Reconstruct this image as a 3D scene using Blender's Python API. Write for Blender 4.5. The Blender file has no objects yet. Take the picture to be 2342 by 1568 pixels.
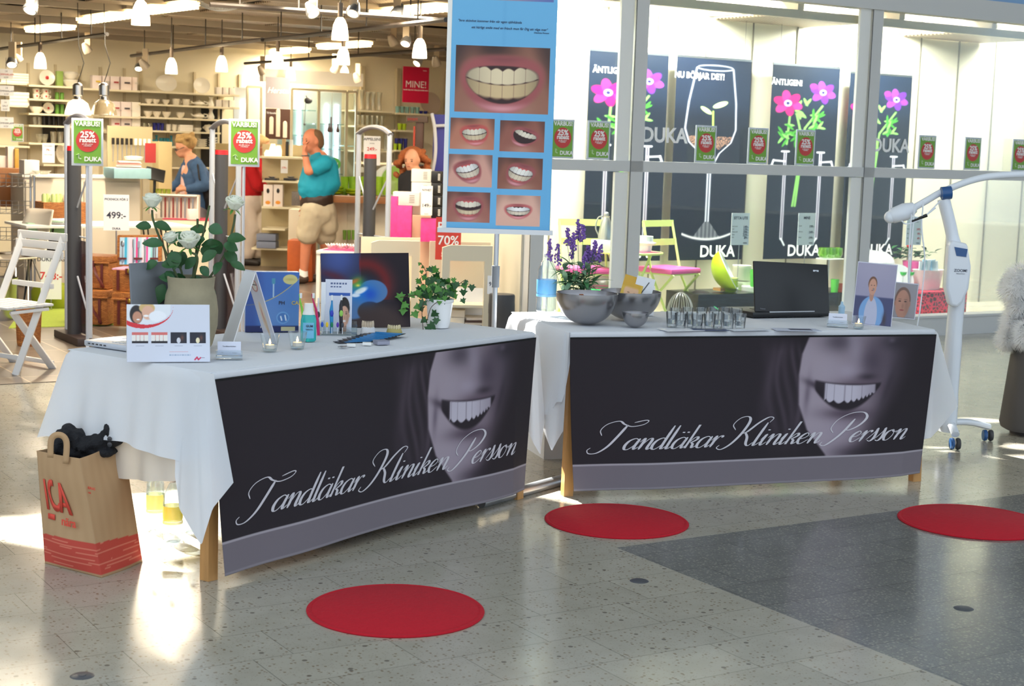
import bpy, bmesh, math, random
import numpy as np
from mathutils import Vector, Matrix, geometry
random.seed(7); np.random.seed(7)
S = bpy.context.scene; COL = S.collection
# ---------------------------------------------------------------- camera
F = 3600.; CX, CY = 1171., 784.; HC = 1.6
TH = math.atan(454/F); RO = 0.033
f0 = Vector((0, math.cos(TH), -math.sin(TH))); u0 = Vector((0, math.sin(TH), math.cos(TH))); r0 = Vector((1, 0, 0))
CR = r0*math.cos(RO)+u0*math.sin(RO); CU = u0*math.cos(RO)-r0*math.sin(RO)
CAM = Vector((0, 0, HC))
cd = bpy.data.cameras.new('camera'); cam = bpy.data.objects.new('camera', cd); COL.objects.link(cam)
cd.sensor_width = 36; cd.lens = 36*F/2342; cd.clip_end = 200
m3 = Matrix((CR, CU, -f0)).transposed(); cam.matrix_world = Matrix.Translation(CAM) @ m3.to_4x4()
cd.dof.use_dof = True; cd.dof.focus_distance = 7.0; cd.dof.aperture_fstop = 6.3
S.camera = cam
# ---------------------------------------------------------------- world, sun, exposure
S.view_settings.view_transform = 'Standard'; S.view_settings.look = 'None'
S.view_settings.exposure = 0.27; S.view_settings.gamma = 1; S.view_settings.use_curve_mapping = False
wd = bpy.data.worlds.new('world'); S.world = wd; wd.use_nodes = True
bg = wd.node_tree.nodes['Background']; bg.inputs[0].default_value = (.76, .88, 1.0, 1); bg.inputs[1].default_value = 1.15
SUND = Vector((.60, -.80, -1.0)).normalized()      # direction the sunlight travels
sl = bpy.data.lights.new('sun', 'SUN'); sl.energy = 28; sl.angle = .009; sl.color = (1, .97, .9)
so = bpy.data.objects.new('sun', sl); COL.objects.link(so); so.rotation_mode = 'QUATERNION'
so.rotation_quaternion = SUND.to_track_quat('-Z', 'Y'); so.location = (4, 12, 14)

def ray(x, y): return f0+CR*((x-CX)/F)+CU*((CY-y)/F)
def at(x, y, z=0.):
    d = ray(x, y); return CAM+d*((z-HC)/d.z)
def atY(x, y, Y):
    d = ray(x, y); return CAM+d*(Y/d.y)
AW = math.atan2(5770, 3628)
e1 = Vector((math.sin(AW), math.cos(AW), 0)); e2 = Vector((-e1.y, e1.x, 0)); OW = Vector((4.45, 14.85, 0))
RS = math.atan2(e1.y, e1.x)
def W(a, b, z=0.): return OW+e1*a+e2*b+Vector((0, 0, z))
def WP(x, y, b=0.):
    d = ray(x, y); return CAM+d*(((OW+e2*b-CAM).dot(e2))/d.dot(e2))
def AZ(x, y, b=0.):
    p = WP(x, y, b); return (p-OW).dot(e1), p.z
def proj(p):
    d = Vector(p)-CAM; z = d.dot(f0); return CX+F*d.dot(CR)/z, CY-F*d.dot(CU)/z
TZ = .765

def area(name, loc, size, energy, color, direction=(0, 0, -1), sy=None):
    l = bpy.data.lights.new(name, 'AREA'); l.energy = energy; l.color = color; l.size = size
    if sy: l.shape = 'RECTANGLE'; l.size_y = sy
    o = bpy.data.objects.new(name, l); COL.objects.link(o); o.location = loc
    dv = Vector(direction).normalized()
    # keep local X along e1 for ceiling luminaires
    if abs(dv.z) > .95:
        o.rotation_euler = (0, 0, RS)
    else:
        o.rotation_mode = 'QUATERNION'; o.rotation_quaternion = dv.to_track_quat('-Z', 'Y')
    return o
WARM = (1, .86, .64)
for a_, b_ in ((-9.2, .9), (-7.6, .9), (-6.1, .9), (-2.6, 3.2)): area('added shop fill', W(a_, b_, 2.66), 1.2, 60, WARM, sy=.3)  # added lamps out of view that brighten the shop, no fixtures behind them
for a_ in (-4.4, -2.6, -.8, 1.0):
    area('window display lamp', W(a_, .45, 3.0), 1.0, 200, (1, .95, .86), (e2*.75+Vector((0, 0, -1))), sy=.3)
# ---------------------------------------------------------------- helpers
def lin(c):
    c = c/255.; return c/12.92 if c <= .04045 else ((c+.055)/1.055)**2.4
def C(r, g, b): return (lin(r), lin(g), lin(b), 1)
MT = {}
def mat(name, col=(200, 200, 200), rough=.55, metal=0., trans=0., emit=0., alpha=1., noise=0., nscale=20., spec=None, bump=0., sub=0., coat=0., stretch=None, ecol=None):
    if name in MT: return MT[name]
    m = bpy.data.materials.new(name); m.use_nodes = True; nt = m.node_tree; b = nt.nodes['Principled BSDF']
    c = C(*col); b.inputs['Base Color'].default_value = c
    b.inputs['Roughness'].default_value = rough; b.inputs['Metallic'].default_value = metal
    b.inputs['Transmission Weight'].default_value = trans; b.inputs['Alpha'].default_value = alpha
    b.inputs['Coat Weight'].default_value = coat
    if spec is not None: b.inputs['Specular IOR Level'].default_value = spec
    if emit: b.inputs['Emission Color'].default_value = C(*(ecol or col)); b.inputs['Emission Strength'].default_value = emit
    if noise or bump:
        tc = nt.nodes.new('ShaderNodeTexCoord'); mp = nt.nodes.new('ShaderNodeMapping'); n = nt.nodes.new('ShaderNodeTexNoise')
        nt.links.new(tc.outputs['Object'], mp.inputs[0]); nt.links.new(mp.outputs[0], n.inputs['Vector'])
        if stretch: mp.inputs['Scale'].default_value = stretch
        n.inputs['Scale'].default_value = nscale; n.inputs['Detail'].default_value = 4
        if noise:
            mx = nt.nodes.new('ShaderNodeMix'); mx.data_type = 'RGBA'
            mx.inputs[6].default_value = tuple(max(0, v*(1-noise)) for v in c[:3])+(1,)
            mx.inputs[7].default_value = tuple(min(1, v*(1+noise)) for v in c[:3])+(1,)
            nt.links.new(n.outputs[0], mx.inputs[0]); nt.links.new(mx.outputs[2], b.inputs['Base Color'])
        if bump:
            bp = nt.nodes.new('ShaderNodeBump'); bp.inputs['Strength'].default_value = bump; bp.inputs['Distance'].default_value = .01
            nt.links.new(n.outputs[0], bp.inputs['Height']); nt.links.new(bp.outputs[0], b.inputs['Normal'])
    MT[name] = m; return m
def glassmat(name, tint=(255, 255, 255), refl=.12, rough=.0, body=.0, bodycol=(230, 235, 235)):
    """thin clear pane or vessel wall: see-through with a Fresnel reflection"""
    if name in MT: return MT[name]
    m = bpy.data.materials.new(name); m.use_nodes = True; nt = m.node_tree; nt.nodes.clear()
    o = nt.nodes.new('ShaderNodeOutputMaterial'); t = nt.nodes.new('ShaderNodeBsdfTransparent'); g = nt.nodes.new('ShaderNodeBsdfGlossy')
    lw = nt.nodes.new('ShaderNodeLayerWeight'); lw.inputs[0].default_value = .25
    mr = nt.nodes.new('ShaderNodeMath'); mr.operation = 'MULTIPLY_ADD'; mr.inputs[1].default_value = .75 if refl > .11 else .5; mr.inputs[2].default_value = refl*(.35 if refl > .11 else .1)
    t.inputs[0].default_value = C(*tint); g.inputs['Roughness'].default_value = rough
    mx = nt.nodes.new('ShaderNodeMixShader'); nt.links.new(lw.outputs['Facing' if refl > .2 else 'Fresnel'], mr.inputs[0])
    cl = nt.nodes.new('ShaderNodeClamp'); nt.links.new(mr.outputs[0], cl.inputs[0]); nt.links.new(cl.outputs[0], mx.inputs[0])
    d = None
    if body:
        d = nt.nodes.new('ShaderNodeBsdfDiffuse'); d.inputs[0].default_value = C(*bodycol)
        m2 = nt.nodes.new('ShaderNodeMixShader'); m2.inputs[0].default_value = body
        nt.links.new(t.outputs[0], m2.inputs[1]); nt.links.new(d.outputs[0], m2.inputs[2]); nt.links.new(m2.outputs[0], mx.inputs[1])
    else: nt.links.new(t.outputs[0], mx.inputs[1])
    nt.links.new(g.outputs[0], mx.inputs[2]); nt.links.new(mx.outputs[0], o.inputs[0])
    MT[name] = m; return m
def clothmat(name, col, transl=.35, rough=.8):
    if name in MT: return MT[name]
    m = bpy.data.materials.new(name); m.use_nodes = True; nt = m.node_tree; nt.nodes.clear()
    o = nt.nodes.new('ShaderNodeOutputMaterial'); d = nt.nodes.new('ShaderNodeBsdfDiffuse'); t = nt.nodes.new('ShaderNodeBsdfTranslucent')
    mx = nt.nodes.new('ShaderNodeMixShader'); mx.inputs[0].default_value = transl
    d.inputs[0].default_value = C(*col); t.inputs[0].default_value = C(*col)
    nt.links.new(d.outputs[0], mx.inputs[1]); nt.links.new(t.outputs[0], mx.inputs[2]); nt.links.new(mx.outputs[0], o.inputs[0])
    MT[name] = m; return m
def printmat(rough=.5):
    n = 'printed colour %.2f' % rough
    if n in MT: return MT[n]
    m = bpy.data.materials.new(n); m.use_nodes = True; nt = m.node_tree; b = nt.nodes['Principled BSDF']
    a = nt.nodes.new('ShaderNodeVertexColor'); a.layer_name = 'Col'
    nt.links.new(a.outputs[0], b.inputs['Base Color']); b.inputs['Roughness'].default_value = rough
    MT[n] = m; return m

def tag(o, label=None, cat=None, group=None, kind=None):
    if label: o['label'] = label
    if cat: o['category'] = cat
    if group: o['group'] = group
    if kind: o['kind'] = kind
    return o
def thing(name, loc, rz, label, cat, group=None):
    o = bpy.data.objects.new(name, None); COL.objects.link(o); o.empty_display_size = .05
    o.location = loc; o.rotation_euler = (0, 0, rz); return tag(o, label, cat, group)
def link(name, me, parent=None, loc=(0, 0, 0), rot=(0, 0, 0)):
    o = bpy.data.objects.new(name, me); COL.objects.link(o); o.location = loc; o.rotation_euler = rot
    if parent: o.parent = parent
    return o
def frame(p, q):
    d = (q-p).normalized(); u = d.cross(Vector((0, 0, 1)))
    if u.length < 1e-4: u = Vector((1, 0, 0))
    u.normalize(); return d, u, u.cross(d).normalized()
class MB:
    def __init__(s): s.v = []; s.f = []; s.m = []; s.mi = 0; s.mats = None
    def add(s, vs, fs):
        n = len(s.v); s.v += [tuple(v) for v in vs]; s.f += [tuple(i+n for i in f) for f in fs]; s.m += [s.mi]*len(fs); return s
    def box(s, c, d, rz=0, M=None, bev=0.):
        x, y, z = (k/2 for k in d); c = Vector(c)
        R = M or Matrix.Rotation(rz, 3, 'Z')
        if bev:
            t = min(bev, x*.9, y*.9, z*.9); vs = []
            bm = bmesh.new(); bmesh.ops.create_cube(bm, size=1)
            for v in bm.verts: v.co = Vector((v.co.x*2*x, v.co.y*2*y, v.co.z*2*z))
            bmesh.ops.bevel(bm, geom=bm.edges[:], offset=t, segments=2, affect='EDGES', profile=.6)
            bm.verts.index_update()
            s.add([c+R@v.co for v in bm.verts], [[v.index for v in f.verts] for f in bm.faces]); bm.free(); return s
        vs = [c+R@Vector((a*x, b*y, g*z)) for a in (-1, 1) for b in (-1, 1) for g in (-1, 1)]
        return s.add(vs, [(0, 1, 3, 2), (4, 6, 7, 5), (0, 4, 5, 1), (2, 3, 7, 6), (0, 2, 6, 4), (1, 5, 7, 3)])
    def tube(s, pts, r, n=10, cap=True, flat=1.):
        pts = [Vector(p) for p in pts]; rs = r if hasattr(r, '__len__') else [r]*len(pts)
        rings = []; u = None
        for i, p in enumerate(pts):
            d = (pts[min(i+1, len(pts)-1)]-pts[max(i-1, 0)]).normalized()
            if u is None: _, u, w = frame(Vector((0, 0, 0)), d)
            u = (u-d*u.dot(d)); 
            if u.length < 1e-5: _, u, w = frame(Vector((0, 0, 0)), d)
            u.normalize(); w = u.cross(d)
            rings.append([p+(u*math.cos(2*math.pi*k/n)+w*math.sin(2*math.pi*k/n)*flat)*rs[i] for k in range(n)])
        vs = [v for R_ in rings for v in R_]; fs = []
        for i in range(len(pts)-1):
            for k in range(n): fs.append((i*n+k, i*n+(k+1) % n, (i+1)*n+(k+1) % n, (i+1)*n+k))
        if cap: fs += [tuple(range(n))[::-1], tuple((len(pts)-1)*n+k for k in range(n))]
        return s.add(vs, fs)
    def lathe(s, prof, n=24, c=(0, 0, 0), close=False, M=None, sq=None, lob=None):
        c = Vector(c); vs = []; fs = []
        for (r, z) in prof:
            for k in range(n):
                t = 2*math.pi*k/n; q = 1.
                if lob: q = 1+lob[1]*math.cos(lob[0]*t)
                v = Vector((r*q*math.cos(t), r*q*math.sin(t)*(sq or 1), z)); vs.append(c+(M@v if M else v))
        L = len(prof)
        for i in range(L-1):
            for k in range(n): fs.append((i*n+k, i*n+(k+1) % n, (i+1)*n+(k+1) % n, (i+1)*n+k))
        if prof[0][0] > 1e-5 and not close: fs.append(tuple(range(n))[::-1])
        if prof[-1][0] > 1e-5 and not close: fs.append(tuple((L-1)*n+k for k in range(n)))
        return s.add(vs, fs)
    def ball(s, c, r, n=12, m=8, R=None):
        c = Vector(c); r = Vector(r) if hasattr(r, '__len__') else Vector((r, r, r)); vs = [c+Vector((0, 0, r.z)) if not R else c+R@Vector((0, 0, r.z))]
        for i in range(1, m):
            a = math.pi*i/m
            for k in range(n):
                t = 2*math.pi*k/n; v = Vector((r.x*math.sin(a)*math.cos(t), r.y*math.sin(a)*math.sin(t), r.z*math.cos(a)))
                vs.append(c+(R@v if R else v))
        vs.append(c-Vector((0, 0, r.z)) if not R else c-R@Vector((0, 0, r.z))); L = len(vs)-1; fs = []
        for k in range(n):
            fs.append((0, 1+k, 1+(k+1) % n)); fs.append((L, L-n+(k+1) % n, L-n+k))
        for i in range(m-2):
            for k in range(n): fs.append((1+i*n+k, 1+(i+1)*n+k, 1+(i+1)*n+(k+1) % n, 1+i*n+(k+1) % n))
        return s.add(vs, fs)
    def prism(s, poly, h0, h1, M=None):
        """poly: list of (x,y) extruded along z from h0 to h1, then M"""
        n = len(poly); vs = [Vector((x, y, h0)) for x, y in poly]+[Vector((x, y, h1)) for x, y in poly]
        if M: vs = [M@v for v in vs]
        return s.add(vs, [tuple(range(n))[::-1], tuple(range(n, 2*n))]+[(i, (i+1) % n, n+(i+1) % n, n+i) for i in range(n)])
    def grid(s, fn, nu, nv, thick=0.):
        vs = [Vector(fn(i/nu, j/nv)) for j in range(nv+1) for i in range(nu+1)]
        fs = [(j*(nu+1)+i, j*(nu+1)+i+1, (j+1)*(nu+1)+i+1, (j+1)*(nu+1)+i) for j in range(nv) for i in range(nu)]
        return s.add(vs, fs)
    def mesh(s, name, m, sharp=35):
        me = bpy.data.meshes.new(name); me.from_pydata(s.v, [], s.f)
        for mm in (m if isinstance(m, (list, tuple)) else [m]): me.materials.append(mm)
        if isinstance(m, (list, tuple)): me.polygons.foreach_set('material_index', s.m)
        me.polygons.foreach_set('use_smooth', [True]*len(me.polygons))
        me.set_sharp_from_angle(angle=math.radians(sharp)); me.update(); return me
    def build(s, name, m, parent=None, loc=(0, 0, 0), rot=(0, 0, 0), sharp=35):
        return link(name, s.mesh(name, m, sharp), parent, loc, rot)
def solid(o, t, off=0):
    md = o.modifiers.new('thickness', 'SOLIDIFY'); md.thickness = t; md.offset = off; return o
def simple(name, m, label, cat, loc, rz, mb, group=None):
    return tag(mb.build(name, m, None, loc, (0, 0, rz)), label, cat, group)
def copy_thing(o, loc=None, rz=None, label=None, group=None, parent=None):
    c = o.copy(); COL.objects.link(c)
    if parent: c.parent = parent
    for ch in o.children: copy_thing(ch, parent=c)
    if loc is not None: c.location = loc
    if rz is not None: c.rotation_euler = (0, 0, rz)
    if label: c['label'] = label
    if group: c['group'] = group
    return c
_TC = {}
def textmesh(s, size, bold=0., ext=.0006, align='CENTER', narrow=1., shear=0.):
    k = (s, size, bold, ext, align, narrow, shear)
    if k in _TC: return _TC[k]
    cu = bpy.data.curves.new('lettering', 'FONT'); cu.body = s; cu.size = size; cu.offset = bold*size; cu.extrude = ext; cu.align_x = align; cu.resolution_u = 3; cu.shear = shear
    o = bpy.data.objects.new('t', cu); COL.objects.link(o); bpy.context.view_layer.update()
    me = bpy.data.meshes.new_from_object(o.evaluated_get(bpy.context.evaluated_depsgraph_get())); me.name = 'lettering'
    bpy.data.objects.remove(o)
    if narrow != 1: me.transform(Matrix.Diagonal((narrow, 1, 1, 1)))
    _TC[k] = me; return me
def text(s, size, m, parent, loc, rot=(math.pi/2, 0, 0), bold=.0, align='CENTER', name='lettering', narrow=1., shear=0., ext=.0006):
    me = textmesh(s, size, bold, ext, align, narrow, shear)
    me = me.copy(); me.materials.clear(); me.materials.append(m)
    return link(name, me, parent, loc, rot)
def printed(name, w, h, nu, nv, fn, parent=None, loc=(0, 0, 0), rot=(0, 0, 0), surf=None, rough=.5):
    """a printed sheet in local XZ (x 0..w centred, z 0..h) facing -Y; fn(U,V)->rgb 0..255 arrays"""
    u = np.linspace(0, 1, nu+1); v = np.linspace(0, 1, nv+1); U, V = np.meshgrid(u, v)
    rgb = np.clip(fn(U, V), 0, 255)/255.
    l = np.where(rgb <= .04045, rgb/12.92, ((rgb+.055)/1.055)**2.4)
    if surf is None: P = np.stack([(U-.5)*w, 0*U, V*h], -1)
    else: P = surf(U, V)
    N = (nu+1)*(nv+1); me = bpy.data.meshes.new(name); me.vertices.add(N); me.vertices.foreach_set('co', P.reshape(-1).astype(np.float32))
    j, i = np.meshgrid(np.arange(nv), np.arange(nu), indexing='ij'); a = (j*(nu+1)+i).ravel()
    q = np.stack([a, a+1, a+nu+2, a+nu+1], -1); nf = len(q)
    me.loops.add(nf*4); me.loops.foreach_set('vertex_index', q.ravel().astype(np.int32))
    me.polygons.add(nf); me.polygons.foreach_set('loop_start', np.arange(0, nf*4, 4, dtype=np.int32)); me.polygons.foreach_set('loop_total', np.full(nf, 4, np.int32))
    me.update(); me.validate()
    ca = me.color_attributes.new('Col', 'FLOAT_COLOR', 'POINT')
    ca.data.foreach_set('color', np.concatenate([l.reshape(-1, 3), np.ones((N, 1))], 1).ravel().astype(np.float32))
    me.polygons.foreach_set('use_smooth', [True]*nf); me.materials.append(printmat(rough))
    return link(name, me, parent, loc, rot)
# numpy painting
def lay(rgb, mask, col):
    mask = np.clip(mask, 0, 1)[..., None]; return rgb*(1-mask)+np.array(col, float)*mask
def sm(x, a, b):
    t = np.clip((x-a)/(b-a), 0, 1); return t*t*(3-2*t)
def ell(U, V, cx, cy, rx, ry, soft=.15, rot=0.):
    c, s = math.cos(rot), math.sin(rot); x = (U-cx)*c+(V-cy)*s; y = -(U-cx)*s+(V-cy)*c
    return 1-sm(np.sqrt((x/rx)**2+(y/ry)**2), 1-soft, 1+soft)
def gau(U, V, cx, cy, rx, ry, rot=0.):
    c, s = math.cos(rot), math.sin(rot); x = (U-cx)*c+(V-cy)*s; y = -(U-cx)*s+(V-cy)*c
    return np.exp(-(x/rx)**2-(y/ry)**2)
def seg(U, V, x0, y0, x1, y1, w, asp=1., soft=.5):
    x = U*asp; ax, bx = x0*asp, x1*asp; dx, dy = bx-ax, y1-y0; t = np.clip(((x-ax)*dx+(V-y0)*dy)/(dx*dx+dy*dy+1e-9), 0, 1)
    d = np.hypot(x-ax-t*dx, V-y0-t*dy); return 1-sm(d, w*(1-soft), w*(1+soft))
def base(U, col): return np.ones(U.shape+(3,))*np.array(col, float)
# ================================================================ materials
WHITE = mat('white lacquer', (235, 235, 232), .4); CREAM = mat('cream laminate', (232, 222, 200), .5); STEEL = mat('brushed steel', (178, 178, 180), .28, 1.)
ALU = mat('satin aluminium', (196, 200, 206), .35, .85); BLACK = mat('black plastic', (20, 20, 22), .35); DARK = mat('dark grey plastic', (62, 62, 66), .5)
SHELF = mat('cream shelf laminate', (236, 226, 196), .5); FRAMEW = mat('pale grey window frame paint', (205, 206, 206), .45)
INKW = mat('white ink', (245, 245, 245), .5); INKB = mat('dark ink', (45, 48, 70), .6); INKR = mat('red ink', (205, 45, 45), .6); INKG = mat('grey ink', (120, 122, 130), .6)
PAPER = mat('white paper', (238, 240, 244), .55); WOOD = mat('light varnished pine', (196, 145, 86), .45, noise=.25, nscale=6, stretch=(8, 8, 1)); RED = mat('red plastic', (190, 25, 35), .45)
GREENP = mat('lime green plastic', (175, 205, 30), .35); PINK = mat('pink plastic', (222, 90, 160), .4); LIME = mat('pale lime painted steel', (200, 218, 130), .4)
GLASS = glassmat('clear vessel glass', (248, 252, 252), .25); PANE = glassmat('shop window glass', (240, 247, 247), .1)
CERAM = mat('cream porcelain', (240, 234, 220), .25); WCER = mat('white porcelain', (245, 245, 245), .2); GLOW = mat('opal lamp glass', (255, 244, 225), .3, emit=7, ecol=(255, 226, 180))
TUBEL = mat('fluorescent tube light', (255, 240, 210), .5, emit=6, ecol=(255, 225, 170)); BULB = mat('spot lamp lens', (255, 240, 220), .3, emit=14, ecol=(255, 222, 175)); DAYL = mat('white light tube', (230, 245, 255), .4, emit=6)
LEAF = mat('dark green leaf', (38, 84, 40), .45, noise=.4, nscale=30); LEAF2 = mat('bright green leaf', (74, 132, 46), .45, noise=.35, nscale=30)
def struct(o): o['kind'] = 'structure'; return o
# ================================================================ floor
def floormat():
    m = bpy.data.materials.new('polished terrazzo tile'); m.use_nodes = True; nt = m.node_tree; N = nt.nodes.new; L = nt.links.new
    b = nt.nodes['Principled BSDF']; g = N('ShaderNodeNewGeometry'); mp = N('ShaderNodeMapping'); mp.vector_type = 'TEXTURE'
    mp.inputs['Location'].default_value = OW; mp.inputs['Rotation'].default_value = (0, 0, RS); L(g.outputs['Position'], mp.inputs[0]); P = mp.outputs[0]
    sx = N('ShaderNodeSeparateXYZ'); L(P, sx.inputs[0])
    def mth(op, a, bb=None, c=None):
        n = N('ShaderNodeMath'); n.operation = op
        for i, v in enumerate((a, bb, c)):
            if v is None: continue
            if isinstance(v, (int, float)): n.inputs[i].default_value = v
            else: L(v, n.inputs[i])
        return n.outputs[0]
    grey = mth('MULTIPLY', mth('GREATER_THAN', sx.outputs[0], -7.99), mth('LESS_THAN', sx.outputs[1], -5.19))
    def mix(f, a, bb):
        n = N('ShaderNodeMix'); n.data_type = 'RGBA'
        for i, v in ((0, f), (6, a), (7, bb)):
            if isinstance(v, (int, float)): n.inputs[i].default_value = v
            elif isinstance(v, tuple): n.inputs[i].default_value = v
            else: L(v, n.inputs[i])
        return n.outputs[2]
    def chips(scale, thr, soft):
        v = N('ShaderNodeTexVoronoi'); v.inputs['Scale'].default_value = scale; L(P, v.inputs['Vector'])
        mr = N('ShaderNodeMapRange'); L(v.outputs['Distance'], mr.inputs[0]); mr.inputs[1].default_value = thr; mr.inputs[2].default_value = thr+soft; mr.inputs[3].default_value = 1; mr.inputs[4].default_value = 0
        s = N('ShaderNodeSeparateColor'); L(v.outputs['Color'], s.inputs[0]); return mr.outputs[0], s.outputs[0], v.outputs['Color']
    nz = N('ShaderNodeTexNoise'); nz.inputs['Scale'].default_value = 9; nz.inputs['Detail'].default_value = 6; L(P, nz.inputs['Vector'])
    basec = mix(nz.outputs[0], C(160, 155, 140), C(182, 177, 163))
    c1, r1, _ = chips(60, .26, .06); dk = mth('MULTIPLY', c1, mth('GREATER_THAN', r1, .62))
    basec = mix(mth('MULTIPLY', dk, .75), basec, C(122, 102, 78))
    c2, r2, _ = chips(130, .3, .1); basec = mix(mth('MULTIPLY', mth('MULTIPLY', c2, mth('GREATER_THAN', r2, .72)), .55), basec, C(142, 132, 118))
    c4, r4, _ = chips(22, .17, .03); basec = mix(mth('MULTIPLY', mth('MULTIPLY', c4, mth('GREATER_THAN', r4, .8)), .8), basec, C(96, 88, 78))
    gb = mix(nz.outputs[0], C(112, 112, 108), C(128, 128, 124)); c3, r3, _ = chips(75, .3, .12)
    gb = mix(mth('MULTIPLY', mth('MULTIPLY', c3, r3), .8), gb, C(168, 164, 152)); gb = mix(mth('MULTIPLY', c2, .35), gb, C(84, 84, 82))
    col = mix(grey, basec, gb)
    br = N('ShaderNodeTexBrick'); L(P, br.inputs['Vector']); br.inputs['Scale'].default_value = 1; br.offset = .29; br.inputs['Brick Width'].default_value = .4615; br.inputs['Row Height'].default_value = .2535
    br.inputs['Mortar Size'].default_value = .0014; br.inputs['Mortar Smooth'].default_value = .3; br.inputs['Color1'].default_value = (1, 1, 1, 1); br.inputs['Color2'].default_value = (.9, .9, .9, 1); br.inputs['Mortar'].default_value = (.38, .38, .37, 1)
    mu = N('ShaderNodeMix'); mu.data_type = 'RGBA'; mu.blend_type = 'MULTIPLY'; mu.inputs[0].default_value = 1; L(col, mu.inputs[6]); L(br.outputs[0], mu.inputs[7])
    L(mu.outputs[2], b.inputs['Base Color']); b.inputs['Roughness'].default_value = .13; b.inputs['Specular IOR Level'].default_value = .45
    n2 = N('ShaderNodeTexNoise'); n2.inputs['Scale'].default_value = 5; L(P, n2.inputs['Vector']); L(mth('MULTIPLY_ADD', n2.outputs[0], .14, .1), b.inputs['Roughness'])
    return m
TERR = floormat()
b_ = MB(); b_.box((2, 4, -.1), (60, 60, .2)); struct(b_.build('floor', TERR))
def tilefloor():
    m = bpy.data.materials.new('brown shop floor tile'); m.use_nodes = True; nt = m.node_tree; b = nt.nodes['Principled BSDF']
    g = nt.nodes.new('ShaderNodeNewGeometry'); mp = nt.nodes.new('ShaderNodeMapping'); mp.vector_type = 'TEXTURE'; mp.inputs['Location'].default_value = OW; mp.inputs['Rotation'].default_value = (0, 0, RS)
    br = nt.nodes.new('ShaderNodeTexBrick'); br.offset = 0; br.inputs['Scale'].default_value = 1; br.inputs['Brick Width'].default_value = .6; br.inputs['Row Height'].default_value = .6; br.inputs['Mortar Size'].default_value = .006
    br.inputs['Color1'].default_value = C(122, 110, 98); br.inputs['Color2'].default_value = C(108, 97, 88); br.inputs['Mortar'].default_value = C(176, 162, 142)
    nt.links.new(g.outputs['Position'], mp.inputs[0]); nt.links.new(mp.outputs[0], br.inputs['Vector']); nt.links.new(br.outputs[0], b.inputs['Base Color']); b.inputs['Roughness'].default_value = .3
    return m
def slab(name, pts, z0, z1, m, st=True):
    b = MB(); b.prism([(p.x, p.y) for p in pts], z0, z1); o = b.build(name, m)
    return struct(o) if st else o
AE = -5.12; AE2 = AZ(1072, 600, 1.3)[0]
slab('floor_shop', [W(-16, -.25), W(AE, -.25), W(AE, .02), W(AE2, 1.3), W(9, 1.3), W(9, 12), W(-16, 12)], -.05, .004, tilefloor())
# small round floor plugs set in the terrazzo
for i, (x, y) in enumerate([(188, 1545), (1462, 1328), (2204, 1391)]):
    b = MB(); b.lathe([(0, .003), (.03, .003), (.036, 0)], 24)
    if i == 0: b.tube([(0, 0, .003), (0, 0, .005)], .012, 12)
    o = b.build('floor_plug', mat('worn brass grey', (96, 98, 104), .4, .5), None, at(x, y, 0)); tag(o, ['round metal plug in the floor at the near left corner', 'round metal plug in the floor between the red mats', 'round metal plug in the grey terrazzo on the right'][i], 'floor plug', 'metal plugs in the terrazzo')
# ================================================================ walls, shop shell
def wallslab(name, a0, a1, b0, b1, z0, z1, m): return slab(name, [W(a0, b0), W(a1, b0), W(a1, b1), W(a0, b1)], z0, z1, m)
WALLC = mat('cream shop wall', (234, 224, 198), .7, noise=.04, nscale=3)
wallslab('wall_back', -16, 9, 9.75, 9.95, 0, 3.2, WALLC)
wallslab('wall_left', -16.2, -16, -.2, 9.95, 0, 3.2, WALLC)
wallslab('wall_display', AE2, 9, 1.3, 1.38, 0, 3.1, mat('cream display panelling', (234, 226, 202), .6))
slab('wall_display_end', [W(AE, .05), W(AE-.05, .05), W(AE2-.05, 1.38), W(AE2, 1.38)], 0, 3.1, mat('pale grey end panel', (214, 208, 190), .6))
wallslab('wall_right', 8.8, 9, -.3, 9.9, 0, 3.2, WALLC)
wallslab('floor_display', AE, 9, .06, 1.3, .0, .1, CREAM)
FASC = mat('pale blue fascia', (128, 170, 214), .5)
wallslab('wall_front_fascia', -16, 9, -.06, .14, 3.04, 3.45, FASC)
wallslab('ceiling_display', AE, 9, .14, 1.3, 3.06, 3.16, WHITE)
# seams of the display panelling
for i in range(18):
    a = AE2+.25+.55*i; b = MB(); b.box((0, 0, 1.55), (.012, .01, 2.9)); o = b.build('trim_%d' % (i+1), mat('panel joint', (120, 112, 96), .7), None, W(a, 1.293), (0, 0, RS)); struct(o)
# shopfront frames
b = MB()
def wb(mb, a0, a1, z0, z1, b0=-.05, b1=.05): mb.box(W((a0+a1)/2, (b0+b1)/2, (z0+z1)/2), (a1-a0, b1-b0, z1-z0), RS)
b = MB(); wb(b, AE-.02, 9, 2.86, 3.04, -.08, .06); wb(b, AE-.02, 9, 1.415, 1.5)
wb(b, AE-.02, 9, .0, .16, -.05, .06)
struct(b.build('window_frame', FRAMEW))
for i, a in enumerate((AE+.03, -4.17, -1.635, .9, 3.44)):
    b = MB(); wb(b, a-.06, a+.06, .16, 2.86); b2 = MB(); wb(b2, a-.068, a-.063, .16, 2.86, -.052, -.049)
    o = struct(b.build('window_%d_mullion' % (i+1), FRAMEW)); b2.build('gasket', BLACK, o)
    b = MB(); wb(b, a-.2, a-.075, .16, 1.41, -.035, -.008); wb(b, a-.2, a-.075, 1.5, 2.86, -.035, -.008)
    if i: b.build('window_stop', WHITE, o)
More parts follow.
